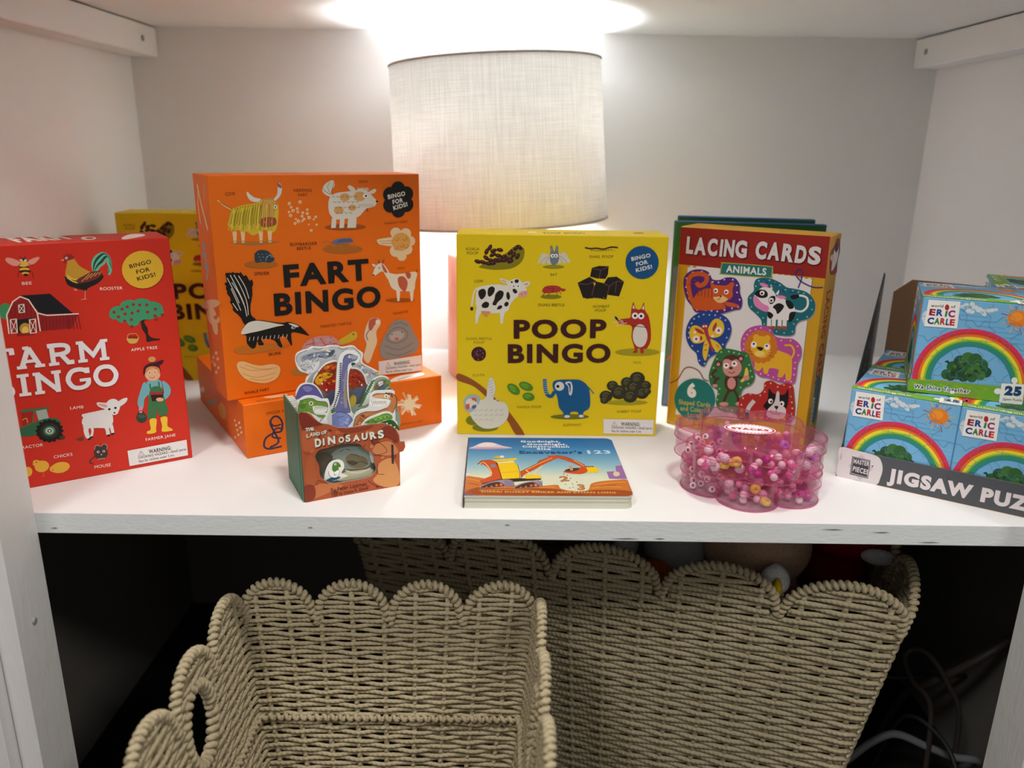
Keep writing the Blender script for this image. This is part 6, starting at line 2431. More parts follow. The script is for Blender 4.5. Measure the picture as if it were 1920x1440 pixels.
ART['cloud_board'] = parse('''
@000000 a9abae b4b5b8 7e8796 c9c2a4 d4d5d8 a0a2a6 9a9ca0 c8b84a 8a8e96 4e5666 16130f e8e2dc 3a3c42 a4a9b2 7d858f 8f97a4 d2d0c2 c4c5c8
=outline
p0 162 585 201 1117 247 1211 156 1264 120 1338 114 1409 135 1462 197 1490 251 1499 306 1521 414 1504 497 1516 579 1501 634 1482 747 1488 802 1436 857 1387 842 1302 880 1254 966 1201 1066 1130 1138 1062 1166 999 1203 721 1240 422
=print
P1 191 617 228 1123 271 1212 186 1262 152 1333 147 1400 166 1451 224 1478 274 1486 326 1508 426 1491 504 1503 580 1489 631 1471 736 1476 787 1428 838 1381 824 1300 860 1255 939 1205 1032 1138 1098 1074 1124 1014 1158 751 1192 468
P2 134 1337 127 1407 155 1460 250 1485 318 1499 496 1495 634 1467 746 1470 801 1415 827 1362 686 1391 559 1375 461 1357 324 1358 225 1284 171 1290
P3 179 1416 275 1448 384 1457 508 1466 548 1433 463 1386 326 1393 230 1368
P4 385 1478 441 1494 481 1476 425 1460
P4 162 1361 216 1363 227 1319 186 1317
P5 224 1270 282 1334 365 1354 362 1297 318 1245 248 1218
P6 215 1115 246 1182 317 1231 298 1133 226 1085
P7 766 1267 850 1228 935 1175 903 1090 848 1170
P8 979 1170 1023 1157 1065 1116 1022 1128
P9 935 1160 1021 1121 1093 1053 1020 1076
P10 437 1417 507 1452 543 1462 519 1401 463 1393
S11 55 246 1416 315 1436 381 1401 450 1408 522 1457
S11 42 285 1397 354 1404 435 1381 560 1397
e12 317 1408 9 -1 -1 -10
e11 319 1408 4 0 0 -4
S13 48 129 1365 126 1421 161 1459 243 1486
S13 48 305 1500 372 1480 413 1490
S13 49 579 1487 633 1453 690 1469
S13 50 746 1470 801 1415 820 1362
S13 48 171 1290 224 1270 295 1333
S13 48 239 1297 280 1299 291 1262
S13 51 808 1248 850 1214 865 1241
S13 51 936 1189 963 1142 1022 1150
P14 816 1326 802 1309 775 1316 770 1333 781 1351 806 1342
P14 375 1420 360 1413 346 1423 346 1436 361 1437 376 1434
P15 855 1238 837 1237 828 1250 831 1263 848 1262 859 1252
P16 209 1370 197 1365 182 1362 179 1375 184 1384 197 1386
P17 902 1122 873 1118 856 1142 864 1167 890 1164 908 1143
P16 690 1407 685 1397 673 1405 672 1411 679 1415 688 1417
P15 757 1306 743 1300 719 1308 729 1322 744 1329 765 1320
P18 196 1337 177 1331 169 1351 171 1370 191 1369 202 1350
P18 261 1351 241 1350 218 1359 224 1379 251 1382 273 1365
P18 1070 1077 1059 1066 1044 1070 1034 1085 1048 1095 1065 1094
P18 473 1410 455 1407 440 1416 439 1427 457 1431 475 1425
P16 709 1391 692 1396 681 1404 682 1417 703 1418 716 1408
P17 852 1225 837 1220 826 1233 834 1239 853 1243 859 1231
P18 738 1382 721 1370 693 1362 678 1389 693 1406 724 1396
P15 443 1378 425 1372 417 1384 417 1398 431 1404 445 1391
P18 301 1317 284 1320 281 1329 286 1342 299 1339 311 1329
P18 813 1299 793 1286 779 1297 767 1310 787 1315 807 1316
P18 495 1439 484 1438 471 1448 481 1457 491 1459 502 1450
P17 759 1408 737 1408 732 1423 731 1434 759 1438 772 1420
P18 253 1366 238 1361 223 1367 229 1376 237 1384 248 1375
P14 799 1285 766 1268 739 1291 744 1309 767 1319 791 1309
P18 352 1410 330 1413 309 1417 312 1437 335 1436 347 1430
P17 698 1378 663 1363 634 1386 651 1412 671 1406 691 1402
P18 862 1198 847 1180 817 1199 820 1219 843 1226 870 1219
P17 484 1454 472 1443 456 1452 446 1464 464 1476 476 1467
P15 455 1372 435 1373 419 1387 432 1406 453 1407 467 1389
P18 232 1317 222 1308 193 1305 186 1330 203 1340 224 1333
P16 361 1403 342 1395 329 1406 330 1420 347 1427 358 1416
P15 895 1161 886 1153 871 1155 868 1167 877 1173 890 1168
P18 243 1268 235 1262 225 1272 226 1282 237 1283 248 1276
P14 264 1213 254 1206 241 1211 240 1221 246 1224 257 1222
P17 293 1333 279 1327 258 1339 261 1355 279 1367 292 1354
P17 609 1357 596 1355 584 1366 588 1381 603 1380 614 1372
P16 890 1167 864 1151 833 1170 829 1196 862 1212 889 1187
S13 39 701 1381 712 1382 728 1377
S13 34 271 1232 263 1235 252 1222
S13 37 354 1367 346 1353 325 1341
S13 21 510 1364 525 1371 532 1386
S13 40 307 1299 315 1315 306 1322
S13 37 195 1322 212 1328 217 1339
S13 35 292 1356 314 1388 337 1405
S13 22 362 1382 354 1364 336 1359
S13 24 861 1161 854 1188 847 1216
S13 23 756 1344 749 1385 727 1414
S13 37 703 1349 691 1355 667 1375
S13 24 494 1458 497 1447 500 1425
S13 25 277 1336 297 1351 300 1358
S13 36 163 1315 193 1329 209 1328
S13 23 786 1260 816 1251 830 1254
S13 24 879 1146 882 1163 902 1178
S13 28 398 1450 420 1446 450 1438
S13 39 373 1442 350 1441 324 1427
S13 22 266 1443 259 1427 248 1415
S13 30 249 1275 266 1276 280 1291
S13 28 620 1439 646 1419 673 1390
S13 40 338 1444 337 1417 322 1379
S13 36 699 1374 738 1383 763 1404
S13 25 260 1380 276 1385 292 1377
S13 25 932 1160 924 1126 932 1090
S13 22 536 1355 536 1377 546 1408
S13 30 977 1095 1001 1079 1043 1066
S13 22 530 1411 518 1422 517 1432
S13 32 449 1382 471 1394 499 1418
S13 34 173 1408 178 1385 194 1353
''')
ART['puzzle_front'] = parse('''
@5f9cc4 79b0d2 6aa6cc c3ccd0 c9d0d2 98b4c6 d8b04a a8406a d8a060 dd7a1e e88f2a cf2f5c c8342e dc6a2c e0cf2c 86b03a 2f8a5c 2a7f8a 6fa9d0 2f5a2c 24482a 3d6a34 1a3a20 47763c 2c5a34 6f9f2c 85b23a 5f8f26 4f7f9c e4e0da 16130f 8a1530 1f3f8a 2f7a3a a5281f 8a1f6a 1a3a78 b5242e e8e8e0 243a5a 1c3f6a 3a4a5c
S0 120 0 220 80 224 160 220
S1 120 370 750 520 754 600 750
S2 120 740 460 840 464 1040 460
S0 120 110 990 280 994 320 990
S1 120 480 700 600 704 760 700
S2 120 850 410 1040 414 1040 410
S0 120 220 940 360 944 480 940
S1 120 590 650 680 654 760 650
S2 120 960 360 1080 364 1085 360
S0 120 330 890 440 894 640 890
S1 120 700 600 880 604 920 600
S2 120 70 310 200 314 360 310
S0 120 440 840 520 844 640 840
S1 120 810 550 960 554 1080 550
S2 120 180 260 280 264 360 260
S0 120 550 790 720 794 800 790
S1 120 920 500 1040 504 1080 500
S2 120 290 1030 480 1034 520 1030
S0 120 660 740 800 744 960 740
S1 120 30 450 120 454 240 450
S2 120 400 980 560 984 680 980
S0 120 770 690 880 694 960 690
S1 120 140 400 320 404 400 400
S2 120 510 930 640 934 680 930
S0 120 880 640 960 644 1085 640
S1 120 250 350 400 354 560 350
P3 21 883 43 907 63 865 55 763 33 783 11 837
e4 381 983 25 2 3 -21
e4 412 1003 28 3 3 -24
e4 444 946 29 3 3 -24
e4 462 1018 26 2 3 -23
e4 496 983 32 3 4 -27
e4 537 965 34 3 4 -29
e4 578 947 32 3 4 -27
e4 614 962 30 3 4 -26
e4 651 971 26 2 3 -23
e4 687 980 19 2 3 -16
e4 474 937 25 2 3 -21
e4 591 921 21 2 3 -18
e5 410 981 19 -6 -2 -10
e5 490 961 19 -6 -2 -10
e5 569 941 19 -6 -2 -10
e5 627 941 19 -6 -2 -10
s6 90 984 913 1054 920
s7 90 985 879 1024 870
s8 91 975 848 1037 809
s6 91 956 823 982 794
s7 92 931 809 955 741
s8 92 901 806 900 770
s6 92 871 815 845 750
s7 92 845 834 818 808
s8 92 825 863 761 832
s6 91 814 896 774 892
s7 91 814 930 743 947
s8 90 824 961 789 981
s6 90 843 985 797 1041
s7 90 868 1000 856 1033
s8 89 898 1002 899 1070
s6 89 927 994 942 1026
s7 89 953 974 1000 1023
s8 90 973 946 1008 962
e9 899 905 90 9 15 -86
e10 885 923 55 5 8 -47
p11 16 135 12 194 14 252 21 310 34 366 52 420 74 471 102 520 134 565 170 606 209 642 252 674 298 702 346 724 396 741 448 752 501 758 554 759 608 754 661 744 713 728 764 707 814 681 861 650 906 615 948 575 987 531 1022 483 1054 432 1081 378 1104 322 1122 264 1135 203
p12 47 139 43 194 45 249 51 304 63 357 80 408 102 456 128 502 158 544 192 583 229 618 270 648 313 674 359 695 406 711 455 722 505 727 556 728 607 723 657 713 707 698 755 679 802 654 847 624 890 591 930 553 966 511 1000 466 1030 417 1055 366 1077 312 1094 257 1106 200
p13 74 142 70 194 71 246 78 297 89 347 105 395 126 441 150 484 179 524 212 560 247 593 286 622 327 646 371 666 416 681 463 691 511 697 559 697 607 693 656 683 703 669 749 650 794 627 837 599 878 567 916 531 951 491 983 448 1011 403 1035 354 1056 303 1072 251 1083 197
p14 98 145 95 195 96 244 102 292 113 340 128 385 147 429 171 470 198 508 229 542 263 574 299 601 339 624 380 643 423 657 468 667 513 672 559 672 605 668 651 659 696 645 741 627 783 605 824 578 863 547 899 513 932 475 963 434 990 390 1013 344 1032 295 1048 245 1059 194
p15 131 149 128 195 129 241 134 286 144 330 158 372 176 413 198 451 224 486 253 518 284 547 319 572 356 594 394 612 435 625 477 634 519 639 562 639 605 635 648 626 691 613 732 596 772 575 811 550 847 521 881 489 912 454 940 415 966 374 987 331 1005 285 1020 238 1030 190
p16 149 152 146 196 147 239 152 282 162 325 175 365 193 404 213 440 238 474 265 505 296 533 329 557 364 578 401 595 440 607 480 616 521 621 562 621 604 617 645 608 685 596 725 579 764 559 800 535 835 507 868 476 898 442 925 405 949 365 970 323 987 279 1001 234 1011 188
p17 182 156 179 196 180 236 185 276 193 315 206 352 222 388 241 421 264 452 289 481 317 507 348 529 381 548 415 563 451 575 489 583 527 587 565 587 604 583 642 575 680 564 717 548 753 529 787 507 819 481 849 452 877 420 903 386 925 349 944 310 960 269 973 227 982 184
p18 206 159 203 196 204 234 209 271 217 307 228 342 243 376 261 407 283 436 307 463 333 487 362 508 392 526 425 540 459 551 494 558 529 562 565 562 602 558 638 551 673 540 708 525 741 507 774 486 804 461 833 434 859 404 882 371 903 336 922 300 937 261 949 222 957 181
e19 343 236 54 7 8 -57
e19 392 325 61 7 9 -65
e20 453 391 65 8 10 -69
e21 517 434 64 7 10 -68
e19 587 430 64 7 10 -68
e19 654 379 60 7 10 -64
e20 705 303 54 7 9 -58
e20 441 260 65 8 10 -70
e19 514 316 69 8 10 -73
e21 596 302 64 8 10 -69
e21 661 263 49 6 8 -53
e20 387 217 46 6 7 -49
e20 506 232 55 7 8 -59
e19 586 230 49 6 8 -53
e22 325 376 20 2 1 -10
e23 402 334 18 -12 -4 -9
e24 479 293 9 -22 -8 -4
e22 556 251 -4 -23 -9 3
e23 608 383 -15 -14 -6 8
e24 684 342 -20 0 -1 10
e22 397 257 -17 14 5 9
e23 451 390 -7 22 8 3
e24 527 348 6 22 9 -4
e22 604 307 16 13 5 -9
e23 681 265 20 -2 0 -10
e24 369 354 16 -15 -6 -8
e22 446 313 5 -23 -9 -2
e23 523 271 -7 -21 -8 4
e24 575 403 -17 -11 -5 9
e22 652 362 -20 4 1 10
e23 364 277 -15 17 6 7
e24 442 235 -4 23 9 1
e22 495 368 9 20 8 -5
e23 571 326 18 9 4 -10
e24 648 285 20 -6 -2 -10
e22 336 374 13 -18 -7 -7
e23 413 332 2 -23 -9 0
e24 491 291 -10 -19 -8 6
e22 568 249 -19 -7 -3 10
e23 619 381 -19 8 2 10
e24 695 340 -12 19 7 6
e22 409 255 0 24 9 -1
e23 462 387 12 18 7 -7
e24 539 346 19 5 3 -10
e22 615 304 19 -10 -3 -10
e23 692 263 11 -20 -7 -5
e24 381 352 -2 -23 -9 2
e22 458 310 -13 -17 -7 7
p25 -11 142 874 170 1093 177 1094 -3 -5 2
S26 79 19 111 62 98
S27 79 90 113 133 100
S26 78 160 114 203 101
S27 78 230 116 273 103
S26 78 300 117 342 104
S27 78 369 118 412 106
S26 77 438 120 481 107
S27 77 507 121 550 109
S26 77 576 123 618 110
S27 77 644 124 686 112
S26 76 712 126 754 113
S27 76 780 127 821 115
S28 32 0 212 27 212 54 212 81 187 109 157 136 187 163 212 190 212 217 212 244 212 271 212 299 237 326 267 353 267 380 212 407 212 434 212 462 212 489 212 516 187 543 157 570 157 597 212 624 212 652 212 679 212 706 212 733 237 760 267 787 267 814 212 842 212 869 212 896 212 923 212 950 187 977 157 1005 157 1032 212 1059 212 1086 212
S28 32 218 0 218 26 218 53 193 79 163 106 193 132 218 159 218 185 218 211 218 238 218 264 243 291 273 317 273 343 218 370 218 396 218 423 218 449 218 476 193 502 163 528 163 555 218 581 218 608 218 634 218 660 218 687 243 713 273 740 273 766 218 793 218 819 218 845 218 872 218 898 193 925 163 951 163 977 218 1004 218 1030 218 1057
S28 32 0 424 27 424 54 424 81 399 109 369 136 399 163 424 190 424 217 424 244 424 271 424 299 449 326 479 353 479 380 424 407 424 434 424 462 424 489 424 516 399 543 369 570 369 597 424 624 424 652 424 679 424 706 424 733 449 760 479 787 479 814 424 842 424 869 424 896 424 923 424 950 399 977 369 1005 369 1032 424 1059 424 1086 424
S28 32 436 0 436 26 436 53 411 79 381 106 411 132 436 159 436 185 436 211 436 238 436 264 461 291 491 317 491 343 436 370 436 396 436 423 436 449 436 476 411 502 381 528 381 555 436 581 436 608 436 634 436 660 436 687 461 713 491 740 491 766 436 793 436 819 436 845 436 872 436 898 411 925 381 951 381 977 436 1004 436 1030 436 1057
S28 32 0 636 27 636 54 636 81 611 109 581 136 611 163 636 190 636 217 636 244 636 271 636 299 661 326 691 353 691 380 636 407 636 434 636 462 636 489 636 516 611 543 581 570 581 597 636 624 636 652 636 679 636 706 636 733 661 760 691 787 691 814 636 842 636 869 636 896 636 923 636 950 611 977 581 1005 581 1032 636 1059 636 1086 636
S28 32 654 0 654 26 654 53 629 79 599 106 629 132 654 159 654 185 654 211 654 238 654 264 679 291 709 317 709 343 654 370 654 396 654 423 654 449 654 476 629 502 599 528 599 555 654 581 654 608 654 634 654 660 654 687 679 713 709 740 709 766 654 793 654 819 654 845 654 872 654 898 629 925 599 951 599 977 654 1004 654 1030 654 1057
S28 32 0 848 27 848 54 848 81 823 109 793 136 823 163 848 190 848 217 848 244 848 271 848 299 873 326 903 353 903 380 848 407 848 434 848 462 848 489 848 516 823 543 793 570 793 597 848 624 848 652 848 679 848 706 848 733 873 760 903 787 903 814 848 842 848 869 848 896 848 923 848 950 823 977 793 1005 793 1032 848 1059 848 1086 848
S28 32 872 0 872 26 872 53 847 79 817 106 847 132 872 159 872 185 872 211 872 238 872 264 897 291 927 317 927 343 872 370 872 396 872 423 872 449 872 476 847 502 817 528 817 555 872 581 872 608 872 634 872 660 872 687 897 713 927 740 927 766 872 793 872 819 872 845 872 872 872 898 847 925 817 951 817 977 872 1004 872 1030 872 1057
=title_panel
p29 51 1030 352 1035 363 746 48 741
t30 82 955 199 958 31 20|world
t30 271 960 314 962 30 20|of
t31 76 864 135 863 72 50|E
t32 146 864 209 865 73 50|R
t33 227 863 247 862 63 50|I
e34 236 963 21 2 4 -33
t35 259 861 323 863 75 50|C
t36 73 769 136 771 71 50|C
t33 138 771 192 772 71 50|A
t37 195 774 245 775 71 50|R
t32 247 773 281 772 70 50|L
t37 286 772 334 773 71 50|E
=caption
t38 45 39 587 53 51 50|We Shine Together
t39 50 39 590 52 49 30|We Shine Together
=print
t38 55 41 597 54 51 50|We Shine Together
t39 50 39 590 52 49 30|We Shine Together
t38 46 31 588 44 51 50|We Shine Together
t39 50 39 590 52 49 30|We Shine Together
t38 56 32 598 46 51 50|We Shine Together
t39 50 39 590 52 49 30|We Shine Together
=piece_count
p29 868 205 1080 218 1092 -3 878 -10
e29 848 113 35 5 5 -33
e29 979 249 29 4 6 -35
p29 965 241 996 243 1003 199 972 197
t40 911 77 1065 85 106 80|25
t41 906 23 1080 32 26 20|Jigsaw Puzzle
''')
ART['tray_lip'] = parse('''
@cfc6c6 bdb4b6 55535a a9a2a6 3f3d44 d3c9c9
P0 -12 357 173 360 362 347 426 309 462 211 455 102 416 -1 221 4 3 4 -10 190
p0 -15 360 173 360 221 4 1 0
p1 224 330 370 188 247 10 102 162
p2 130 282 325 277 330 194 328 54 131 59 132 161
p3 139 274 317 269 322 192 321 63 139 71 140 163
p4 145 270 312 262 317 191 314 70 145 79 146 165
t0 154 201 318 203 54 30|MASTER
t0 155 108 322 99 60 30|PIECES
e2 356 213 9 2 1 -10
=title
t5 525 70 2362 74 165 60|JIGSAW PUZZLES
''')
ART['sticker'] = parse('''
@e6dfe2 c0264a ece6e8 c8a8b0 b81f48
e0 0 0 275 0 0 155
e1 250 0 15 0 0 15
e1 247 21 15 0 0 15
e1 238 41 15 0 0 15
e1 223 60 15 0 0 15
e1 202 78 15 0 0 15
e1 177 93 15 0 0 15
e1 147 107 15 0 0 15
e1 113 118 15 0 0 15
e1 77 126 15 0 0 15
e1 39 130 15 0 0 15
e1 0 132 15 0 0 15
e1 -39 130 15 0 0 15
e1 -77 126 15 0 0 15
e1 -113 118 15 0 0 15
e1 -147 107 15 0 0 15
e1 -177 93 15 0 0 15
e1 -202 78 15 0 0 15
e1 -223 60 15 0 0 15
e1 -238 41 15 0 0 15
e1 -247 21 15 0 0 15
e1 -250 0 15 0 0 15
e1 -247 -21 15 0 0 15
e1 -238 -41 15 0 0 15
e1 -223 -60 15 0 0 15
e1 -202 -78 15 0 0 15
e1 -177 -93 15 0 0 15
e1 -147 -107 15 0 0 15
e1 -113 -118 15 0 0 15
e1 -77 -126 15 0 0 15
e1 -39 -130 15 0 0 15
e1 0 -132 15 0 0 15
e1 39 -130 15 0 0 15
e1 77 -126 15 0 0 15
e1 113 -118 15 0 0 15
e1 147 -107 15 0 0 15
e1 177 -93 15 0 0 15
e1 202 -78 15 0 0 15
e1 223 -60 15 0 0 15
e1 238 -41 15 0 0 15
e1 247 -21 15 0 0 15
e2 0 0 242 0 0 126
t3 -90 42 60 42 34 0|Little
t4 -200 -46 200 -46 66 70|STACKS
s4 50 -196 -46 -146 -46
s4 50 -130 -46 -80 -46
s4 50 -64 -46 -14 -46
s4 50 2 -46 52 -46
s4 50 68 -46 118 -46
s4 50 134 -46 184 -46
''')
# ---------------------------------------------------------------- the shelving and the room around it
D, H, XL, XR = 0.690, 0.541, -0.638, 0.706
FLOOR_Z = -0.54
white = mat('white_paint', '#e9e8e6', rough=0.5, mottle=0.02, mscale=6, bump=0.12, bscale=60)
white_edge = mat('white_brushed_paint', '#dcdedd', rough=0.55, mottle=0.03, mscale=12, bump=0.12, bscale=120)
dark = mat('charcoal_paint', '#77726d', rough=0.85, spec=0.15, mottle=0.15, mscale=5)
dusty = mat('worn_white_paint', '#dedbd8', rough=0.5, mottle=0.05, mscale=4, bump=0.3, bscale=25)
screw_m = mat('painted_screw', '#a8a8a6', rough=0.4)

def grain(m, scale, strength):
    """long brushed grain along x added to a paint material"""
    nt = m.node_tree; b = nt.nodes['Principled BSDF']
    tc = nt.nodes.new('ShaderNodeTexCoord'); mp = nt.nodes.new('ShaderNodeMapping'); mp.inputs['Scale'].default_value = scale
    n = nt.nodes.new('ShaderNodeTexNoise'); n.inputs['Scale'].default_value = 6; n.inputs['Detail'].default_value = 6; n.inputs['Distortion'].default_value = 1.2
    bp = nt.nodes.new('ShaderNodeBump'); bp.inputs['Strength'].default_value = strength; bp.inputs['Distance'].default_value = 0.0015
    nt.links.new(tc.outputs['Object'], mp.inputs['Vector']); nt.links.new(mp.outputs[0], n.inputs['Vector'])
    nt.links.new(n.outputs['Fac'], bp.inputs['Height'])
    old = b.inputs['Normal'].links[0].from_socket if b.inputs['Normal'].links else None
    if old: nt.links.new(old, bp.inputs['Normal'])
    nt.links.new(bp.outputs[0], b.inputs['Normal'])
grain(white_edge, (12, 30, 40), 0.18)
grain(dusty, (40, 20, 3), 0.35)

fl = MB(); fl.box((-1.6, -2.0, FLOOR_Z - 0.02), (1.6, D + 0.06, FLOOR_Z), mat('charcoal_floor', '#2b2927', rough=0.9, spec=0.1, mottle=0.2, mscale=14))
o = fl.build('floor'); o['kind'] = 'structure'
wb = MB(); wb.box((-1.6, D + 0.03, FLOOR_Z), (1.6, D + 0.06, 1.2), mat('shop_wall_paint', '#d9d6d2', rough=0.8))
o = wb.build('wall_back'); o['kind'] = 'structure'

unit = thing('shelving_unit', 'white painted shelving unit with open display bay above a dark lower bay', 'shelf', (0, 0.3, FLOOR_Z))
UZ = Vector((0, -0.3, -FLOOR_Z))
def upart(name, boxes, parent=None):
    b = MB()
    for a, c, m, bev in boxes: b.box(a, c, m, bev)
    o = b.build(name, unit if parent is None else parent)
    if parent is None: o.location = UZ
    return o
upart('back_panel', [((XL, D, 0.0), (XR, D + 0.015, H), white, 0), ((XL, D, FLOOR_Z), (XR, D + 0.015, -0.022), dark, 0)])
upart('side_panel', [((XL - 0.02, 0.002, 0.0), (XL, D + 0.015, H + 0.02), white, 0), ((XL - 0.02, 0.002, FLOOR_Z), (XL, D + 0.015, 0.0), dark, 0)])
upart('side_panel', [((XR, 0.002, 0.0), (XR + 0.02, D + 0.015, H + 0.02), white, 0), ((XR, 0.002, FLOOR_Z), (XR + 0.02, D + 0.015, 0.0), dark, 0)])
# display shelf: bright top, brushed front edge with a few chips
sb = MB()
sb.box((XL, 0.0, -0.022), (XR, D, 0.0), white, 0.0)
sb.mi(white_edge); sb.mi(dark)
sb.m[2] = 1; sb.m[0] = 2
cm = mat('paint_chip', '#6f6d6a', rough=0.8)
for x, z, w in ((-0.46, -0.0165, .004), (0.0, -0.006, .003), (0.155, -0.019, .006), (0.33, -0.006, .012), (0.38, -0.0085, .010), (0.43, -0.019, .012), (-0.2, -0.012, .003), (0.12, -0.0195, .015)):
    sb.face([(x - w, -0.0003, z), (x, -0.0003, z - .0007), (x + w, -0.0003, z - .0002), (x + w * .3, -0.0003, z + .0007)], cm)
sh = sb.build('shelf_board', unit); sh.location = UZ
upart('top_board', [((XL, 0.0, H), (XR, D, H + 0.02), white, 0)])
for sx in (-1, 1):
    a, b_ = (XL, -0.591) if sx < 0 else (0.664, XR)
    cl = upart('cleat', [((a, 0.03, 0.4942), (b_, D - 0.001, H - 0.002), white, 0.0015)])
    s = MB(); fx = b_ if sx < 0 else a; y = 0.636 if sx < 0 else 0.651
    s.lathe([(0.0, 0.0), (0.0045, 0.0), (0.0045, 0.0012), (0.003, 0.0018), (0.0, 0.0008)], screw_m, 14)
    q = s.build('screw_head', cl); q.location = (fx, y, 0.517); q.rotation_euler = (0, -sx * pi / 2, 0)
# uprights of the face frame, standing proud of the shelf
st = MB()
st.box((-0.4985, -0.058, FLOOR_Z), (-0.477, 0.0, 0.75), dusty, 0.0012)
st.box((-0.5200, -0.074, FLOOR_Z), (-0.4990, 0.0, 0.75), dusty, 0.001)
st.box((-0.70, -0.080, FLOOR_Z), (-0.5205, 0.0, 0.75), dusty, 0.001)
o = st.build('face_stile', unit); o.location = UZ; so = o
kn = MB(); kn.lathe([(0.0, 0.0), (0.004, 0.0), (0.0032, 0.0012), (0.0, 0.0006)], screw_m, 10, (0, 0, 0))
q = kn.build('nail_head', so); q.location = (-0.477, -0.03, -0.105); q.rotation_euler = (0, pi / 2, 0)
st = MB(); st.box((0.536, -0.058, FLOOR_Z), (0.72, -0.0005, 0.75), dusty, 0.0012)
o = st.build('face_stile', unit); o.location = UZ
# ---------------------------------------------------------------- game boxes
def box_frames(w, d, h):
    return {'front': frame((0, 0, 0), (1, 0, 0), (0, 0, 1)), 'left': frame((0, d, 0), (0, -1, 0), (0, 0, 1)),
            'right': frame((w, 0, 0), (0, 1, 0), (0, 0, 1)), 'top': frame((0, 0, h), (1, 0, 0), (0, 1, 0)), 'back': frame((w, d, 0), (-1, 0, 0), (0, 0, 1))}
def card(hexc, name): return mat(name, hexc, rough=0.5, spec=0.3, mottle=0.02, mscale=20, gain=INK_GAIN, bump=0.04, bscale=700)
def carton(name, label, cat, loc, rz, size, m, art, group=None, lid=True, edge=None):
    """art: {face: items}; pieces named in the print list become parts of the box"""
    w, d, h = size
    t = thing(name, label, cat, loc, rz, group)
    body = MB(); fr = box_frames(w, d, h)
    if isinstance(m, tuple):                       # differently coloured front / rest
        body.box((0, 0, 0), size, m[0], 0.0009)
    else: body.box((0, 0, 0), size, m, 0.0009)
    parts = {}
    for face, items in art.items():
        for p in dict.fromkeys(i[0] for i in items):
            if p == 'print': draw(fr[face], items, body, want=('print',))
            else: draw(fr[face], items, parts.setdefault(p, MB()), z0=0.8 if p != 'badge' else 0.7, want=(p,))
    body.build('carton', t)
    for p, b in parts.items(): b.build(p, t)
    return t
red = card('#c22a19', 'red_card'); orange = card('#dc6607', 'orange_card'); yellow = card('#d8bb0a', 'yellow_card'); ochre = card('#c3921a', 'ochre_card')
carton('game_box', 'red bingo game box with barn and farmer, partly behind the left upright', 'game', (-0.5932, 0.0079, 0.0), 0.5841, (0.26, 0.068, 0.26), red,
       {'front': ART['farm_front'], 'top': ART['farm_top']}, 'bingo game boxes')
poop = carton('game_box', 'yellow bingo game box with blue elephant and cow, standing mid-shelf before the lamp', 'game', (-0.0671, 0.2446, 0.0), 0.0072, (0.2589, 0.068, 0.2589), yellow,
       {'front': ART['poop_front'], 'top': ART['poop_top']}, 'bingo game boxes')
twin = copy_tree(poop); twin.location = (-0.5856, 0.4614, 0.0); twin.rotation_euler = (0, 0, 0.1032)
tag(twin, 'yellow bingo game box half hidden between the red box and the upright orange box', 'game', 'bingo game boxes')
carton('game_box', 'orange bingo game box lying flat beneath the upright orange one', 'game', (-0.3107, 0.1503, 0.0), 0.5623, (0.2601, 0.2594, 0.0672), orange,
       {'front': ART['flat_front'], 'top': ART['flat_top'], 'left': ART['flat_left']}, 'bingo game boxes')
carton('game_box', 'orange bingo game box with black skunk, standing upright on another orange box', 'game', (-0.3326, 0.1635, 0.0676), 0.5922, (0.2587, 0.068, 0.2587), orange,
       {'front': ART['fart_front'], 'left': ART['fart_left']}, 'bingo game boxes')
carton('card_box', 'tall lacing card box with red top band and animal cards, behind pink flower trays', 'game', (0.2164, 0.3001, 0.0), -0.59, (0.183, 0.0585, 0.2667), ochre,
       {'front': ART['lacing_front'], 'right': ART['lacing_spine']})
# two tall picture books standing behind the lacing cards
green = card('#2c6a38', 'green_cover'); blue = card('#5b6db0', 'blue_cover'); pale = card('#b9c3d6', 'pale_page_edge')
def tall_book(label, loc, rz, w, h):
    t = thing('picture_book', label, 'book', loc, rz, 'picture books behind the lacing cards'); d = 0.012
    for y0, y1 in ((0, .002), (d - .002, d)):
        c = MB(); c.box((0, y0, 0), (w, y1, h), blue, 0.0006)
        if y0 == 0:
            fr = frame((0, 0, 0), (1, 0, 0), (0, 0, 1)); W, Hh = w * 1000, h * 1000
            draw(fr, [('print', 'p', '#2c6a38', [(1, Hh - 62), (W - 1, Hh - 62), (W - 1, Hh - 1), (1, Hh - 1)]), ('print', 'S', '#c4552a', 2.0, [(2, 70), (14, 82), (26, 76), (44, 90)]),
                      ('print', 'e', '#d8b030', [(60, 120), (18, 0), (0, 18)]), ('print', 'P', '#3f8a58', [(20, 10), (60, 30), (120, 24), (170, 40), (170, 6), (20, 6)])], c)
        else:
            draw(frame((w, d, 0), (-1, 0, 0), (0, 0, 1)), [('print', 'p', '#2c6a38', [(1, h * 1000 - 62), (w * 1000 - 1, h * 1000 - 62), (w * 1000 - 1, h * 1000 - 1), (1, h * 1000 - 1)])], c)
        c.build('cover', t)
    p = MB(); p.box((.003, .002, .002), (w - .003, d - .002, h - .002), pale); p.build('page_block', t)
    s = MB(); s.box((-.0015, 0, 0), (0.0005, d, h), green, 0.0004); s.build('spine', t)
    return t
tall_book('blue picture book with green top band, directly behind the lacing card box', (0.2249, 0.3756, 0.0), -0.1277, 0.1992, 0.2667)
tall_book('rearmost blue and green picture book, just showing behind the other one', (0.2338, 0.4, 0.0), -0.1693, 0.1825, 0.2716)

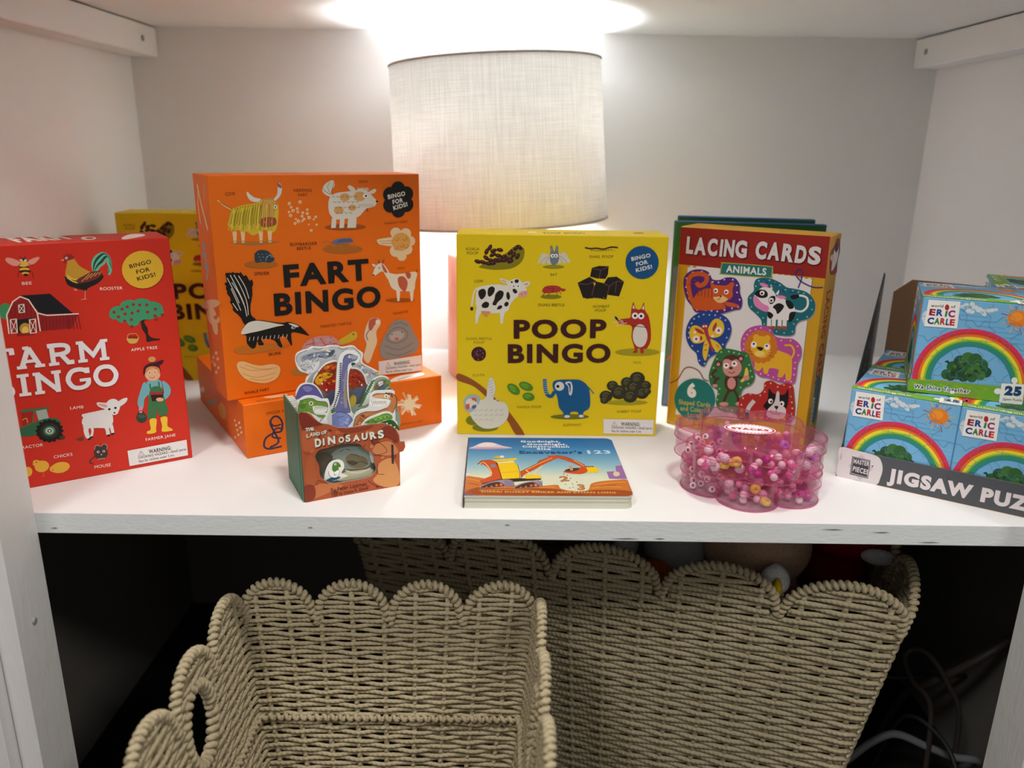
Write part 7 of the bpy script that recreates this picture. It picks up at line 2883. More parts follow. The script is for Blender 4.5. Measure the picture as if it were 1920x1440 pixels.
# ---------------------------------------------------------------- excavator board book lying flat
t = thing('board_book', 'small board book with yellow excavator cover lying flat before the yellow box', 'book', (-0.0453, 0.0245, 0.0), 0.0218)
paper = mat('board_pages', '#c9c6b4', rough=0.7, mottle=0.05, mscale=60)
W_, D_, H_ = 177.0, 171.0, 14.3
def rounded(w, d, r):
    p = [(0, 0)]
    for cx, cy, a0 in ((w - r, r, -90), (w - r, d - r, 0)):
        for k in range(6): a = radians(a0 + k * 18); p.append((cx + r * cos(a), cy + r * sin(a)))
    return p + [(0, d)]
frz = frame((0, 0, 0), (1, 0, 0), (0, 1, 0))
cv = MB(); cv.prism(rounded(W_, D_, 9), frz, H_ - 1.9, H_, ink('#266aa0'), paper)
frt = frame((0, 0, H_ * .001), (1, 0, 0), (0, 1, 0))
def clip_board(items):
    """keeps sky and ground bands inside the rounded cover"""
    out = []
    for it in items:
        it = list(it)
        if it[1] in 'pP':
            p = spline(it[3], True) if it[1] == 'P' else it[3]; q = []
            for x, y in p:
                y = min(max(y, .3), D_ - .3); c = 8.7 - min(8.7, y, D_ - y)
                q.append((min(max(x, .3), W_ - .3 - (9 - math.sqrt(max(0, 81 - c * c)))), y))
            it[1] = 'p'; it[3] = q
        out.append(tuple(it))
    return out
SKY = [(0x1d, 0x5f, 0x9a), (0x30, 0x70, 0xa2), (0x5b, 0x8e, 0xac), (0x86, 0xa9, 0xb4), (0xc3, 0xc6, 0xae)]
sky_print = [('print', 'p', '#c3c6ae', [(0, 12), (W_, 12), (W_, 60), (0, 60)])]
for k in range(36):                                     # printed sky, pale at the horizon
    q = k / 36 * 4; i = int(q); t_ = q - i
    hexc = '#%02x%02x%02x' % tuple(round(SKY[i][j] * (1 - t_) + SKY[i + 1][j] * t_) for j in range(3))
    y1 = 171 - k * 3.3; sky_print.append(('print', 'p', hexc, [(0, y1 - 3.4), (W_, y1 - 3.4), (W_, y1), (0, y1)]))
draw(frt, clip_board(sky_print + ART['board_book_top']), cv, want=('print',)); cvo = cv.build('cover', t)
ti = MB(); draw(frt, ART['board_book_top'], ti, z0=0.4, want=('title',)); ti.build('title', cvo)
for k in range(5):
    z = 1.4 + k * 2.2
    b = MB(); b.prism(rounded(W_ - 1.5, D_ - .8 - (k % 2) * .5, 8.5), frz, z, z + 2.1, paper, paper); b.build('board_page', t, (0.0005, 0.0005 + .0004 * (k % 3), 0))
b = MB(); b.prism(rounded(W_, D_, 9), frz, 0, 1.4, paper, paper); b.build('back_cover', t)
b = MB(); b.box((-.0012, 0, 0), (0.0, D_ * .001, H_ * .001), card('#4a2c26', 'book_spine'), .0004); b.build('spine', t)

# ---------------------------------------------------------------- die-cut dinosaur book standing open-topped
DN = (0.1038, 0.075, 0.0982)
t = thing('dinosaur_book', 'chunky die-cut dinosaur book with green spine standing before the orange boxes', 'book', (-0.2125, 0.0324, 0.0), 0.4676)
spine_g = card('#3f6a50', 'green_spine'); die_edge = card('#d6d6d0', 'white_board_core'); die_face = card('#dcdcd8', 'white_die_cut_border'); cover_m = card('#a5502e', 'brown_cover'); grey_core = card('#8d8d88', 'grey_board_edge')
def get(items, part): return [i for i in items if i[0] == part]
def dfr(depth): return frame((0, depth, 0), (1, 0, 0), (0, 0, 1))
items = ART['dino_cover']
out = spline(get(items, 'outline')[0][3], True, 1); win = spline(get(items, 'window')[0][3], True, 3)
def ccw(p): return p if sum(p[i - 1][0] * p[i][1] - p[i][0] * p[i - 1][1] for i in range(len(p))) > 0 else list(reversed(p))
out = ccw([(x, max(y, 0.0)) for x, y in out]); win = ccw(win)
i0, j0 = min(((i, j) for i in range(len(out)) for j in range(len(win))), key=lambda q: math.dist(out[q[0]], win[q[1]]))
key = out[i0:] + out[:i0 + 1] + [win[j0]] + [win[(j0 - k) % len(win)] for k in range(1, len(win) + 1)]
cv = MB(); fr = dfr(0.0)
cv.face([place(fr, x, y, 0) for x, y in key], cover_m)
cv.face([place(fr, x, y, -1.8) for x, y in reversed(key)], grey_core)
for ring, flip in ((out, 1), (win, -1)):
    for i in range(len(ring)):
        a, b_ = (ring[i - 1], ring[i]) if flip > 0 else (ring[i], ring[i - 1])
        cv.face([place(fr, *a, -1.8), place(fr, *b_, -1.8), place(fr, *b_, 0), place(fr, *a, 0)], grey_core)
draw(fr, items, cv, want=('print',)); cvo = cv.build('front_cover', t)
ti = MB(); draw(fr, items, ti, z0=.4, want=('title',)); ti.build('title', cvo)
def scene_board(name, key_, depth, thick=1.5):
    its = ART[key_]; b = MB(); f = dfr(depth)
    o_ = spline(get(its, 'outline')[0][3], True, 4); lo = min(y for _, y in o_)
    o_ = [(x, y if y > lo + 7 else 30) for x, y in o_]
    b.prism([(min(max(x, 1), 105), y) for x, y in o_], f, -thick, 0, die_face, die_edge)
    draw(f, its, b, want=('print',)); return b.build(name, t)
b = MB(); f = dfr(0.0062); b.prism([(1, 1), (100, 1), (100, 70), (1, 70)], f, -1.2, 0, die_face, die_edge); draw(f, ART['dino_nest'], b, want=('print',)); b.build('nest_scene', t)
for n, k, d in (('die_cut_board', 'green_lizard_board', .0048), ('die_cut_board', 'green_dino_board', .0082), ('die_cut_board', 'orange_dino_board', .0112), ('die_cut_board', 'purple_hill_board', .016),
                ('die_cut_board', 'long_neck_board', .02), ('die_cut_board', 'palm_board', .03), ('die_cut_board', 'volcano_board', .042), ('die_cut_board', 'cloud_board', .06)):
    scene_board(n, k, d)
pg = MB()
for k in range(9):
    y = .0085 + k * .0073; pg.box((.0005, y, .0005), (.1025, y + .006, .058), card('#c4c3bb', 'page_stack')); pg.box((.0005, y, .058), (.0085, y + .0045, .0965), card('#c4c3bb', 'page_stack'))
pg.build('page_block', t)
sp = MB(); sp.box((-.0012, .0005, 0), (0.0, .0745, .0982), spine_g, .0005)
for k in range(8):
    y = .008 + k * .0082; sp.box((-.0016, y, 0.0004), (-.0011, y + .0072, .0978), spine_g)
sp.build('spine', t)
bk = MB(); bk.box((0, .0732, 0), (.1036, .075, .075), grey_core); bk.build('back_cover', t)
cl = MB(); dk = card('#3a2320', 'dark_clasp'); cl.prism([(95.5, 28), (98, 27), (98, 49.5), (95.5, 50)], dfr(0.0), 0.05, .35, dk, dk)
cl.prism([(99, 26), (105.2, 28), (106.4, 38), (105.4, 48.5), (99, 50)], dfr(0.0045), -3.0, 0, dk, grey_core); cl.build('clasp', t)

# ---------------------------------------------------------------- counter display of puzzle cubes
ty = -0.584; TW, TD, TL = 0.2215, 0.2245, 0.0354
t = thing('display_tray', 'grey cardboard counter display tray of puzzle boxes at the right end', 'tray', (0.3822, 0.1229, 0.0), ty)
grey = card('#4b4d52', 'grey_tray_card'); kraft = mat('brown_kraft_card', '#7a5a40', rough=0.85, mottle=0.08, mscale=25, gain=1.1); slate = card('#2e3036', 'dark_patterned_card')
b = MB(); b.box((0, 0, 0), (TW, TD, .0012), kraft); b.build('tray_floor', t)
b = MB(); b.box((0, 0, 0), (TW, .0014, TL), grey, .0003); lip = frame((0, 0, 0), (1, 0, 0), (0, 0, 1))
def lipclip(its): return [i for i in its if i[0] == 'print']
draw(lip, lipclip(ART['tray_lip']), b, want=('print',)); lo = b.build('front_lip', t)
b = MB(); draw(lip, [i for i in ART['tray_lip'] if i[0] == 'title'], b, z0=.3, want=('title',)); b.build('title', lo)
def side(x0, x1, lean):
    b = MB(); pts = [(.0, 0), (TD * 1000, 0), (TD * 1000, 205), (TD * 1000 - 12, 210), (40, 90), (2, TL * 1000 + 4)]
    f = frame((x0, TD, 0), (0, -1, 0), (0, 0, 1)); P = [(TD * 1000 - y, z) for y, z in pts]
    b.prism(P, f, -1.3, 0, slate, slate)
    R = random.Random(7); its = []
    for i in range(46):
        y = R.uniform(6, 218); zt = min(200, TL * 1000 + 4 + max(0, (y - 2)) * .75); z = R.uniform(3, max(6, zt - 6)); l = R.uniform(5, 16); a = R.uniform(0, 6.28)
        q = [(TD * 1000 - y + l * cos(a + k * 1.3) * (.4 + .3 * (k % 2)), z + l * .7 * sin(a + k * 1.3)) for k in range(4)]
        if all(2 < u < TD * 1000 - 2 and 2 < v < min(203, TL * 1000 + 2 + (TD * 1000 - u) * .82) for u, v in q): its.append(('print', 'S', R.choice(['#a9acb2', '#d5d7da', '#80838a']), R.uniform(1.2, 3), q))
    draw(f, its, b)
    fi = frame((x0 + .0013, 0, 0), (0, 1, 0), (0, 0, 1))
    draw(fi, [(i[0], i[1], i[2], i[3], [(TD * 1000 - u, v) for u, v in i[4]]) for i in its], b)
    o = b.build('side_panel', t); o.rotation_euler = (0, 0, radians(3.6)); return o
side(0.0, 0, 1)
b = MB(); f = frame((TW, 0, 0), (0, 1, 0), (0, 0, 1)); b.prism([(0, 0), (TD * 1000, 0), (TD * 1000, 205), (TD * 1000 - 12, 210), (40, 90), (2, TL * 1000 + 4)], f, -1.3, 0, slate, kraft); b.build('side_panel', t)
b = MB(); b.prism([(0, 0), (TW * 1000, 0), (TW * 1000, 185), (TW * 1000 - 20, 203), (20, 203), (0, 185)], frame((0, TD - .0013, 0), (1, 0, 0), (0, 0, 1)), -1.2, 0, kraft, kraft); b.build('back_panel', t)

PS = (0.1091, 0.1091, 0.1058)
sky = card('#6fa9cf', 'sky_blue_card'); pz_edge = card('#dfe3e0', 'white_card_edge')
PZL = 'blue rainbow puzzle cubes in the counter display'
top_items = [(i[0], i[1], i[2]) + tuple(i[3:]) for i in ART['puzzle_front'] if not (i[1] == 'S' and i[3] < 0.5)]
def puzzle_box(label, loc, rz):
    t = thing('puzzle_box', label, 'puzzle', loc, rz, PZL)
    b = MB(); b.box((0, 0, 0), PS, sky, .001); fr = box_frames(*PS)
    parts = {}
    sides = [('front', ART['puzzle_front']), ('top', top_items), ('left', top_items)]
    for face, its in sides:
        draw(fr[face], its, b, want=('print',) if face == 'front' else ('print', 'title_panel', 'caption', 'piece_count'))
    for p in ('title_panel', 'caption', 'piece_count'):
        q = MB(); draw(fr['front'], ART['puzzle_front'], q, z0=.45, want=(p,)); parts[p] = q
    b.build('carton', t)
    for p, q in parts.items(): q.build(p, t)
    return t
u = Vector((cos(ty), sin(ty), 0)); n = Vector((-sin(ty), cos(ty), 0)); T0 = Vector((0.3822, 0.1229, 0.0013))
P0 = T0 + u * .0018 + n * .0022
pz = puzzle_box('blue rainbow puzzle cube at the front left corner of the display tray', P0, ty)
for lab, loc, rz in (('blue rainbow puzzle cube beside the front left one, cut off by the frame', P0 + u * .1095, ty),
                     ('blue rainbow puzzle cube in the second row, behind the front left one', P0 + n * .1095 + u * .001, ty),
                     ('blue rainbow puzzle cube mostly hidden behind the topmost one, lower row', P0 + n * .1095 + u * .1096, ty),
                     ('blue rainbow puzzle cube on top of the pile, nearest the viewer', Vector((0.4429, 0.1127, .1088 - .0008)), -0.4041),
                     ('blue rainbow puzzle cube peeking out behind the topmost one, upper right', Vector((0.6076, 0.2821, .1088 - .0008)), -0.42 - pi / 2)):
    q = copy_tree(pz); q.location = loc; q.rotation_euler = (0, 0, rz); tag(q, lab, 'puzzle', PZL)
# ---------------------------------------------------------------- table lamp
LX, LY = -0.016, 0.548
t = thing('table_lamp', 'table lamp with white linen drum shade, gold neck and pink base', 'lamp', (LX, LY, 0))
pink = mat('pink_ceramic', '#e3a79c', rough=0.35, spec=0.5, mottle=0.03)
gold = mat('brushed_gold', '#c7a24a', rough=0.3, metal=1.0)
b = MB(); b.lathe([(0, 0), (.083, 0), (.086, .003), (.086, .194), (.083, .2), (0.012, .2)], pink, 64); b.build('lamp_base', t)
b = MB(); b.lathe([(0.014, .2), (0.014, .204), (.0095, .207), (.0095, .285), (.015, .287), (.015, .31), (0, .311)], gold, 24); b.build('lamp_neck', t)
# linen: woven bump, lets part of the bulb's light through
m = bpy.data.materials.new('white_linen_shade'); m.use_nodes = True; nt = m.node_tree; nt.nodes.clear()
out = nt.nodes.new('ShaderNodeOutputMaterial'); mix = nt.nodes.new('ShaderNodeMixShader'); df = nt.nodes.new('ShaderNodeBsdfDiffuse'); tl = nt.nodes.new('ShaderNodeBsdfTranslucent')
tc = nt.nodes.new('ShaderNodeTexCoord')
hs = []
for sc in ((18, 18, 900), (420, 420, 14)):
    mp = nt.nodes.new('ShaderNodeMapping'); mp.inputs['Scale'].default_value = sc; ns = nt.nodes.new('ShaderNodeTexNoise'); ns.inputs['Scale'].default_value = 1.0; ns.inputs['Detail'].default_value = 2
    nt.links.new(tc.outputs['Object'], mp.inputs['Vector']); nt.links.new(mp.outputs[0], ns.inputs['Vector']); hs.append(ns)
ad = nt.nodes.new('ShaderNodeMath'); nt.links.new(hs[0].outputs['Fac'], ad.inputs[0]); nt.links.new(hs[1].outputs['Fac'], ad.inputs[1])
mr = nt.nodes.new('ShaderNodeMapRange'); mr.inputs['From Min'].default_value = .7; mr.inputs['From Max'].default_value = 1.3; mr.inputs['To Min'].default_value = .80; mr.inputs['To Max'].default_value = 1.0
nt.links.new(ad.outputs[0], mr.inputs['Value'])
vm = nt.nodes.new('ShaderNodeVectorMath'); vm.operation = 'SCALE'; vm.inputs[0].default_value = lin('#e9e5df'); nt.links.new(mr.outputs[0], vm.inputs['Scale'])
nt.links.new(vm.outputs[0], df.inputs['Color']); nt.links.new(vm.outputs[0], tl.inputs['Color'])
bp = nt.nodes.new('ShaderNodeBump'); bp.inputs['Strength'].default_value = .25; bp.inputs['Distance'].default_value = .001; nt.links.new(ad.outputs[0], bp.inputs['Height']); nt.links.new(bp.outputs[0], df.inputs['Normal'])
mix.inputs[0].default_value = 0.31
nt.links.new(df.outputs[0], mix.inputs[1]); nt.links.new(tl.outputs[0], mix.inputs[2]); nt.links.new(mix.outputs[0], out.inputs['Surface'])
linen = m
b = MB(); r0, r1, hh = .166, .158, .231
b.lathe([(r0, 0), (r1, hh), (r1 - .0012, hh), (r0 - .0012, 0)], linen, 96, closed=True)
sho = b.build('lamp_shade', t, (0.0, 0, .249)); sho.rotation_euler = (0, -0.055, 0)
trim = mat('shade_trim', '#b9b5ae', rough=0.8)
for z, r in ((0, r0), (hh, r1)):
    b = MB(); b.tube([(r * cos(2 * pi * k / 72), r * sin(2 * pi * k / 72), z) for k in range(72)], .0018, trim, 6, closed=True); b.build('shade_rim', sho)
b = MB()
for k in range(3):
    a = 2 * pi * k / 3 + .5; b.tube([(0, 0, .075), (r0 * .55 * cos(a), r0 * .55 * sin(a), .07), ((r0 - .004) * cos(a), (r0 - .004) * sin(a), .02)], .0015, gold, 6)
b.build('shade_carrier', sho)
g = bpy.data.materials.new('bulb_glass'); g.use_nodes = True; pb = g.node_tree.nodes['Principled BSDF']; pb.inputs['Emission Color'].default_value = (0.89, 0.95, 1, 1); pb.inputs['Emission Strength'].default_value = 195.0
b = MB(); b.lathe([(0, .309), (.014, .31), (.016, .316), (.03, .33), (.036, .352), (.030, .374), (.016, .388), (0, .391)], g, 24); b.build('light_bulb', t)

# ---------------------------------------------------------------- pink flower trays of beads
def clear_plastic(name, col, body):
    m = bpy.data.materials.new(name); m.use_nodes = True; nt = m.node_tree; nt.nodes.clear()
    o = nt.nodes.new('ShaderNodeOutputMaterial'); tr = nt.nodes.new('ShaderNodeBsdfTransparent'); tr.inputs[0].default_value = (*lin(col), 1)
    gl = nt.nodes.new('ShaderNodeBsdfGlossy'); gl.inputs['Roughness'].default_value = .05; df = nt.nodes.new('ShaderNodeBsdfDiffuse'); df.inputs[0].default_value = (*lin('#e58fb4'), 1)
    lw = nt.nodes.new('ShaderNodeLayerWeight'); pw = nt.nodes.new('ShaderNodeMath'); pw.operation = 'POWER'; pw.inputs[1].default_value = 5.0; nt.links.new(lw.outputs['Facing'], pw.inputs[0]); fz = nt.nodes.new('ShaderNodeMath'); fz.operation = 'MULTIPLY_ADD'; fz.inputs[1].default_value = .8; fz.inputs[2].default_value = .035; nt.links.new(pw.outputs[0], fz.inputs[0]); m1 = nt.nodes.new('ShaderNodeMixShader'); m2 = nt.nodes.new('ShaderNodeMixShader'); m1.inputs[0].default_value = body
    nt.links.new(tr.outputs[0], m1.inputs[1]); nt.links.new(df.outputs[0], m1.inputs[2]); nt.links.new(fz.outputs[0], m2.inputs[0]); nt.links.new(m1.outputs[0], m2.inputs[1]); nt.links.new(gl.outputs[0], m2.inputs[2]); nt.links.new(m2.outputs[0], o.inputs['Surface'])
    return m
plast = clear_plastic('pink_clear_plastic', '#fef5f9', .03); plast2 = clear_plastic('pink_clear_rim', '#f8cddc', .12)
scn.cycles.transparent_max_bounces = 40
RC, RP = .0465, .0325
def petal(a, off=0.0):
    ph = (a + pi / 6) % (pi / 3) - pi / 6; rp = RP + off
    return RC * cos(ph) + math.sqrt(max(0, rp * rp - (RC * sin(ph)) ** 2))
NA = 144
def loop(z, off): return [(petal(2 * pi * k / NA, off) * cos(2 * pi * k / NA), petal(2 * pi * k / NA, off) * sin(2 * pi * k / NA), z) for k in range(NA)]
def shell(rings, m, cap0=False, cap1=False, b=None):
    b = b or MB(); V = []; F = []
    for r in rings: V += r
    for i in range(len(rings) - 1):
        for k in range(NA):
            q = (k + 1) % NA; F.append((i * NA + k, i * NA + q, (i + 1) * NA + q, (i + 1) * NA + k))
    if cap0: F.append(tuple(reversed(range(NA))))
    if cap1: F.append(tuple((len(rings) - 1) * NA + k for k in range(NA)))
    b.mesh(V, F, m, False); return b
def flower_tray(label, loc, rz, sticker):
    t = thing('bead_tray', label, 'bead tray', loc, rz, 'stacked pink flower trays of beads'); hb, hl = .026, .0335
    b = shell([loop(0, -.0006), loop(.0008, 0), loop(hb, 0), loop(hb, -.0012), loop(.0015, -.0014)], plast, True, True)
    for k in range(6):
        a = (k + .5) * pi / 3; c, s = cos(a), sin(a); e0, e1 = .0225, petal(a) - .0008; w = .0006
        P = [(e0 * c - w * s, e0 * s + w * c), (e0 * c + w * s, e0 * s - w * c), (e1 * c + w * s, e1 * s - w * c), (e1 * c - w * s, e1 * s + w * c)]
        V = [(x, y, z) for z in (.0016, hb - .0008) for x, y in P]; b.mesh(V, [(3, 2, 1, 0), (4, 5, 6, 7), (0, 1, 5, 4), (1, 2, 6, 5), (2, 3, 7, 6), (3, 0, 4, 7)], plast2)
    b.lathe([(.0215, .0016), (.0215, hb - .001), (.0227, hb - .001), (.0227, .0016)], plast2, 48)
    bo = b.build('tray_base', t)
    b = MB(); L = loop(.0007, .0005); b.tube(L, .0008, plast2, 6, closed=True); b.build('foot_rim', bo)
    b = shell([loop(hb - .006, .0008), loop(hb - .006, .002), loop(hl - .0016, .002), loop(hl, .0004)], plast, False, True); b = shell([loop(hl - .0014, .0008), loop(hb - .006, .0008)], plast, True, False, b)
    lo = b.build('lid', t)
    b = MB(); b.tube(loop(hl - .0006, .0012), .0009, plast2, 6, closed=True); b.tube(loop(hb - .006, .0016), .0008, plast2, 6, closed=True); b.build('lid_rim', lo)
    if sticker:
        b = MB(); f = frame((0, 0, hl + .0001), (cos(-rz - .17), sin(-rz - .17), 0), (-sin(-rz - .17), cos(-rz - .17), 0)); b.prism([(27.5 * cos(k * pi / 24), 15.5 * sin(k * pi / 24)) for k in range(48)], f, 0, .1, ink('#e6dfe2'), ink('#e6dfe2')); draw(f, ART['sticker'], b, z0=.11); b.build('lid_sticker', lo)
    return t
TRAYS = [((.2725, .1005, 0.0), .21, False, 'lower'), ((.2655, .0935, .0338), .73, True, 'upper')]
flower_tray('lower pink clear flower tray of beads, resting on the shelf', TRAYS[0][0], TRAYS[0][1], False)
flower_tray('upper pink clear flower tray of beads with white oval sticker on its lid', TRAYS[1][0], TRAYS[1][1], True)
bm_ = {'pearl': mat('white_pearl', '#efe6e6', rough=.15, spec=.7), 'pink pearl': mat('pink_pearl', '#e8a9c0', rough=.15, spec=.7), 'rose': mat('rose_faceted', '#d85a9a', rough=.15, spec=.6), 'magenta': mat('magenta_bead', '#b41f8a', rough=.2),
       'yellow': mat('yellow_bead', '#f2e458', rough=.4), 'lilac': mat('lilac_bead', '#b565c9', rough=.35), 'letter': mat('white_letter_bead', '#eae6e2', rough=.35), 'frost': mat('frosted_bumpy', '#e9dfe2', rough=.3, spec=.6)}
def bead_proto(kind):
    b = MB(); m = bm_[kind]
    if kind in ('letter', 'yellow', 'lilac'):
        r, h = (.0037, .0022) if kind == 'letter' else (.0054, .0028)
        b.lathe([(0.0008, -h), (r * .85, -h), (r, -h * .7), (r, h * .7), (r * .85, h), (.0008, h)], m, 18, closed=True)
    elif kind == 'frost':
        b.ellipsoid((0, 0, 0), (.0049,) * 3, m, 14, 10)
        for i in range(60):
            zz = 1 - 2 * (i + .5) / 60; a = i * 2.4; q = math.sqrt(1 - zz * zz); b.ellipsoid((.0049 * q * cos(a), .0049 * q * sin(a), .0049 * zz), (.0007,) * 3, m, 5, 4)
    elif kind == 'rose':
        b.ellipsoid((0, 0, 0), (.0042,) * 3, m, 8, 5); b.sm = [False] * len(b.f)
    else: b.ellipsoid((0, 0, 0), (.0041,) * 3, m, 14, 10)
    return b
BEAD_LABEL = {'pearl': 'round white pearl bead', 'pink pearl': 'round pale pink pearl bead', 'rose': 'faceted rose pink bead', 'magenta': 'round glossy magenta bead', 'yellow': 'flat yellow cylinder bead', 'lilac': 'flat lilac cylinder bead', 'letter': 'white round alphabet bead with dark letter', 'frost': 'frosted bumpy white bead'}
MIX = [['letter'], ['frost', 'pearl', 'yellow', 'rose', 'frost', 'pink pearl'], ['pearl', 'pink pearl', 'magenta', 'pearl', 'rose'], ['pearl', 'pink pearl', 'frost', 'lilac'], ['rose', 'pink pearl', 'rose'], ['rose', 'lilac', 'pink pearl', 'pink pearl']]
R = random.Random(11); protos = {}
letters = 'FEHAMOBTSKLR'; li = 0
for (loc, rz, _, nm) in TRAYS:
    for k in range(6):
        a = k * pi / 3; world_a = (a + rz) % (2 * pi)
        # contents follow the way each compartment faces: letters to the left, mixed beads at the front, pearls to the right
        deg = math.degrees(world_a)
        kinds = MIX[0] if 150 < deg <= 205 else MIX[1] if 205 < deg < 270 else MIX[2] if 270 <= deg < 335 else MIX[3] if (deg >= 335 or deg < 30) else MIX[4] if deg < 90 else MIX[5]
        pts = []
        for tries in range(700):
            if len(pts) >= 15: break
            q = R.uniform(0, 2 * pi); rr = .0255 * math.sqrt(R.random()); x = RC * cos(a) + rr * cos(q); y = RC * sin(a) + rr * sin(q)
            if math.hypot(x, y) < .0275: continue
            ang = (math.atan2(y, x) - a + pi) % (2 * pi) - pi
            if abs(ang) > pi / 6 - .005 / math.hypot(x, y): continue
            lay = 0 if len(pts) < 10 else 1
            if all((x - u) ** 2 + (y - v) ** 2 > .0098 ** 2 for u, v, l in pts if l == lay): pts.append((x, y, lay))
        for i, (x, y, lay) in enumerate(pts):
            kind = kinds[i % len(kinds)]; r = {'letter': .0036, 'yellow': .0054, 'lilac': .0054, 'frost': .0055}.get(kind, .0042)
            wx = loc[0] + x * cos(rz) - y * sin(rz); wy = loc[1] + x * sin(rz) + y * cos(rz); wz = loc[2] + .0016 + r + lay * .0088
            if kind in protos and kind != 'letter':
                o = protos[kind].copy(); C.objects.link(o)
            else:
                b = bead_proto(kind)
                if kind == 'letter':
                    lt = letters[li % len(letters)]; li += 1
                    for sgn in (1, -1): draw(frame((0, 0, sgn * .0022), (sgn, 0, 0), (0, 1, 0)), [('print', 't', '#2a2422', lt, (-1.5, -1.7, 1.5, -1.7), 3.4, .06)], b)
                o = b.build('bead'); protos[kind] = o
            o.location = (wx, wy, wz)
            if kind in ('letter', 'yellow', 'lilac'):
                tilt = R.uniform(.9, 1.57) if kind == 'letter' else R.choice([0.0, 1.2, 1.5]); o.rotation_euler = (tilt, R.uniform(-.3, .3), R.uniform(-.7, .7))
            else: o.rotation_euler = (R.uniform(0, 3), R.uniform(0, 3), 0)
            tag(o, BEAD_LABEL[kind] + ' in the %s pink flower tray' % nm, 'bead', BEAD_LABEL[kind] + 's in the %s flower tray' % nm)
# ---------------------------------------------------------------- rope baskets
def rope_mat(name, a, b_):
    m = bpy.data.materials.new(name); m.use_nodes = True; nt = m.node_tree; p = nt.nodes['Principled BSDF']
    p.inputs['Roughness'].default_value = .8; p.inputs['Specular IOR Level'].default_value = .2
    uv = nt.nodes.new('ShaderNodeUVMap'); mp = nt.nodes.new('ShaderNodeMapping'); mp.inputs['Rotation'].default_value = (0, 0, .75); mp.inputs['Scale'].default_value = (1, 1, 1)
    w = nt.nodes.new('ShaderNodeTexWave'); w.wave_type = 'BANDS'; w.bands_direction = 'X'; w.inputs['Scale'].default_value = .55; w.inputs['Distortion'].default_value = .4
    nt.links.new(uv.outputs[0], mp.inputs['Vector']); nt.links.new(mp.outputs[0], w.inputs['Vector'])
    tc = nt.nodes.new('ShaderNodeTexCoord'); n = nt.nodes.new('ShaderNodeTexNoise'); n.inputs['Scale'].default_value = 120; n.inputs['Detail'].default_value = 3; nt.links.new(tc.outputs['Object'], n.inputs['Vector'])
    mx = nt.nodes.new('ShaderNodeMix'); mx.data_type = 'RGBA'; mx.inputs[6].default_value = (*lin(a), 1); mx.inputs[7].default_value = (*lin(b_), 1)
    nt.links.new(n.outputs['Fac'], mx.inputs[0]); nt.links.new(mx.outputs[2], p.inputs['Base Color'])
    bp = nt.nodes.new('ShaderNodeBump'); bp.inputs['Strength'].default_value = .55; bp.inputs['Distance'].default_value = .0012; nt.links.new(w.outputs['Fac'], bp.inputs['Height']); nt.links.new(bp.outputs[0], p.inputs['Normal'])
    return m
rope = rope_mat('paper_rope', '#a09174', '#beb08f')

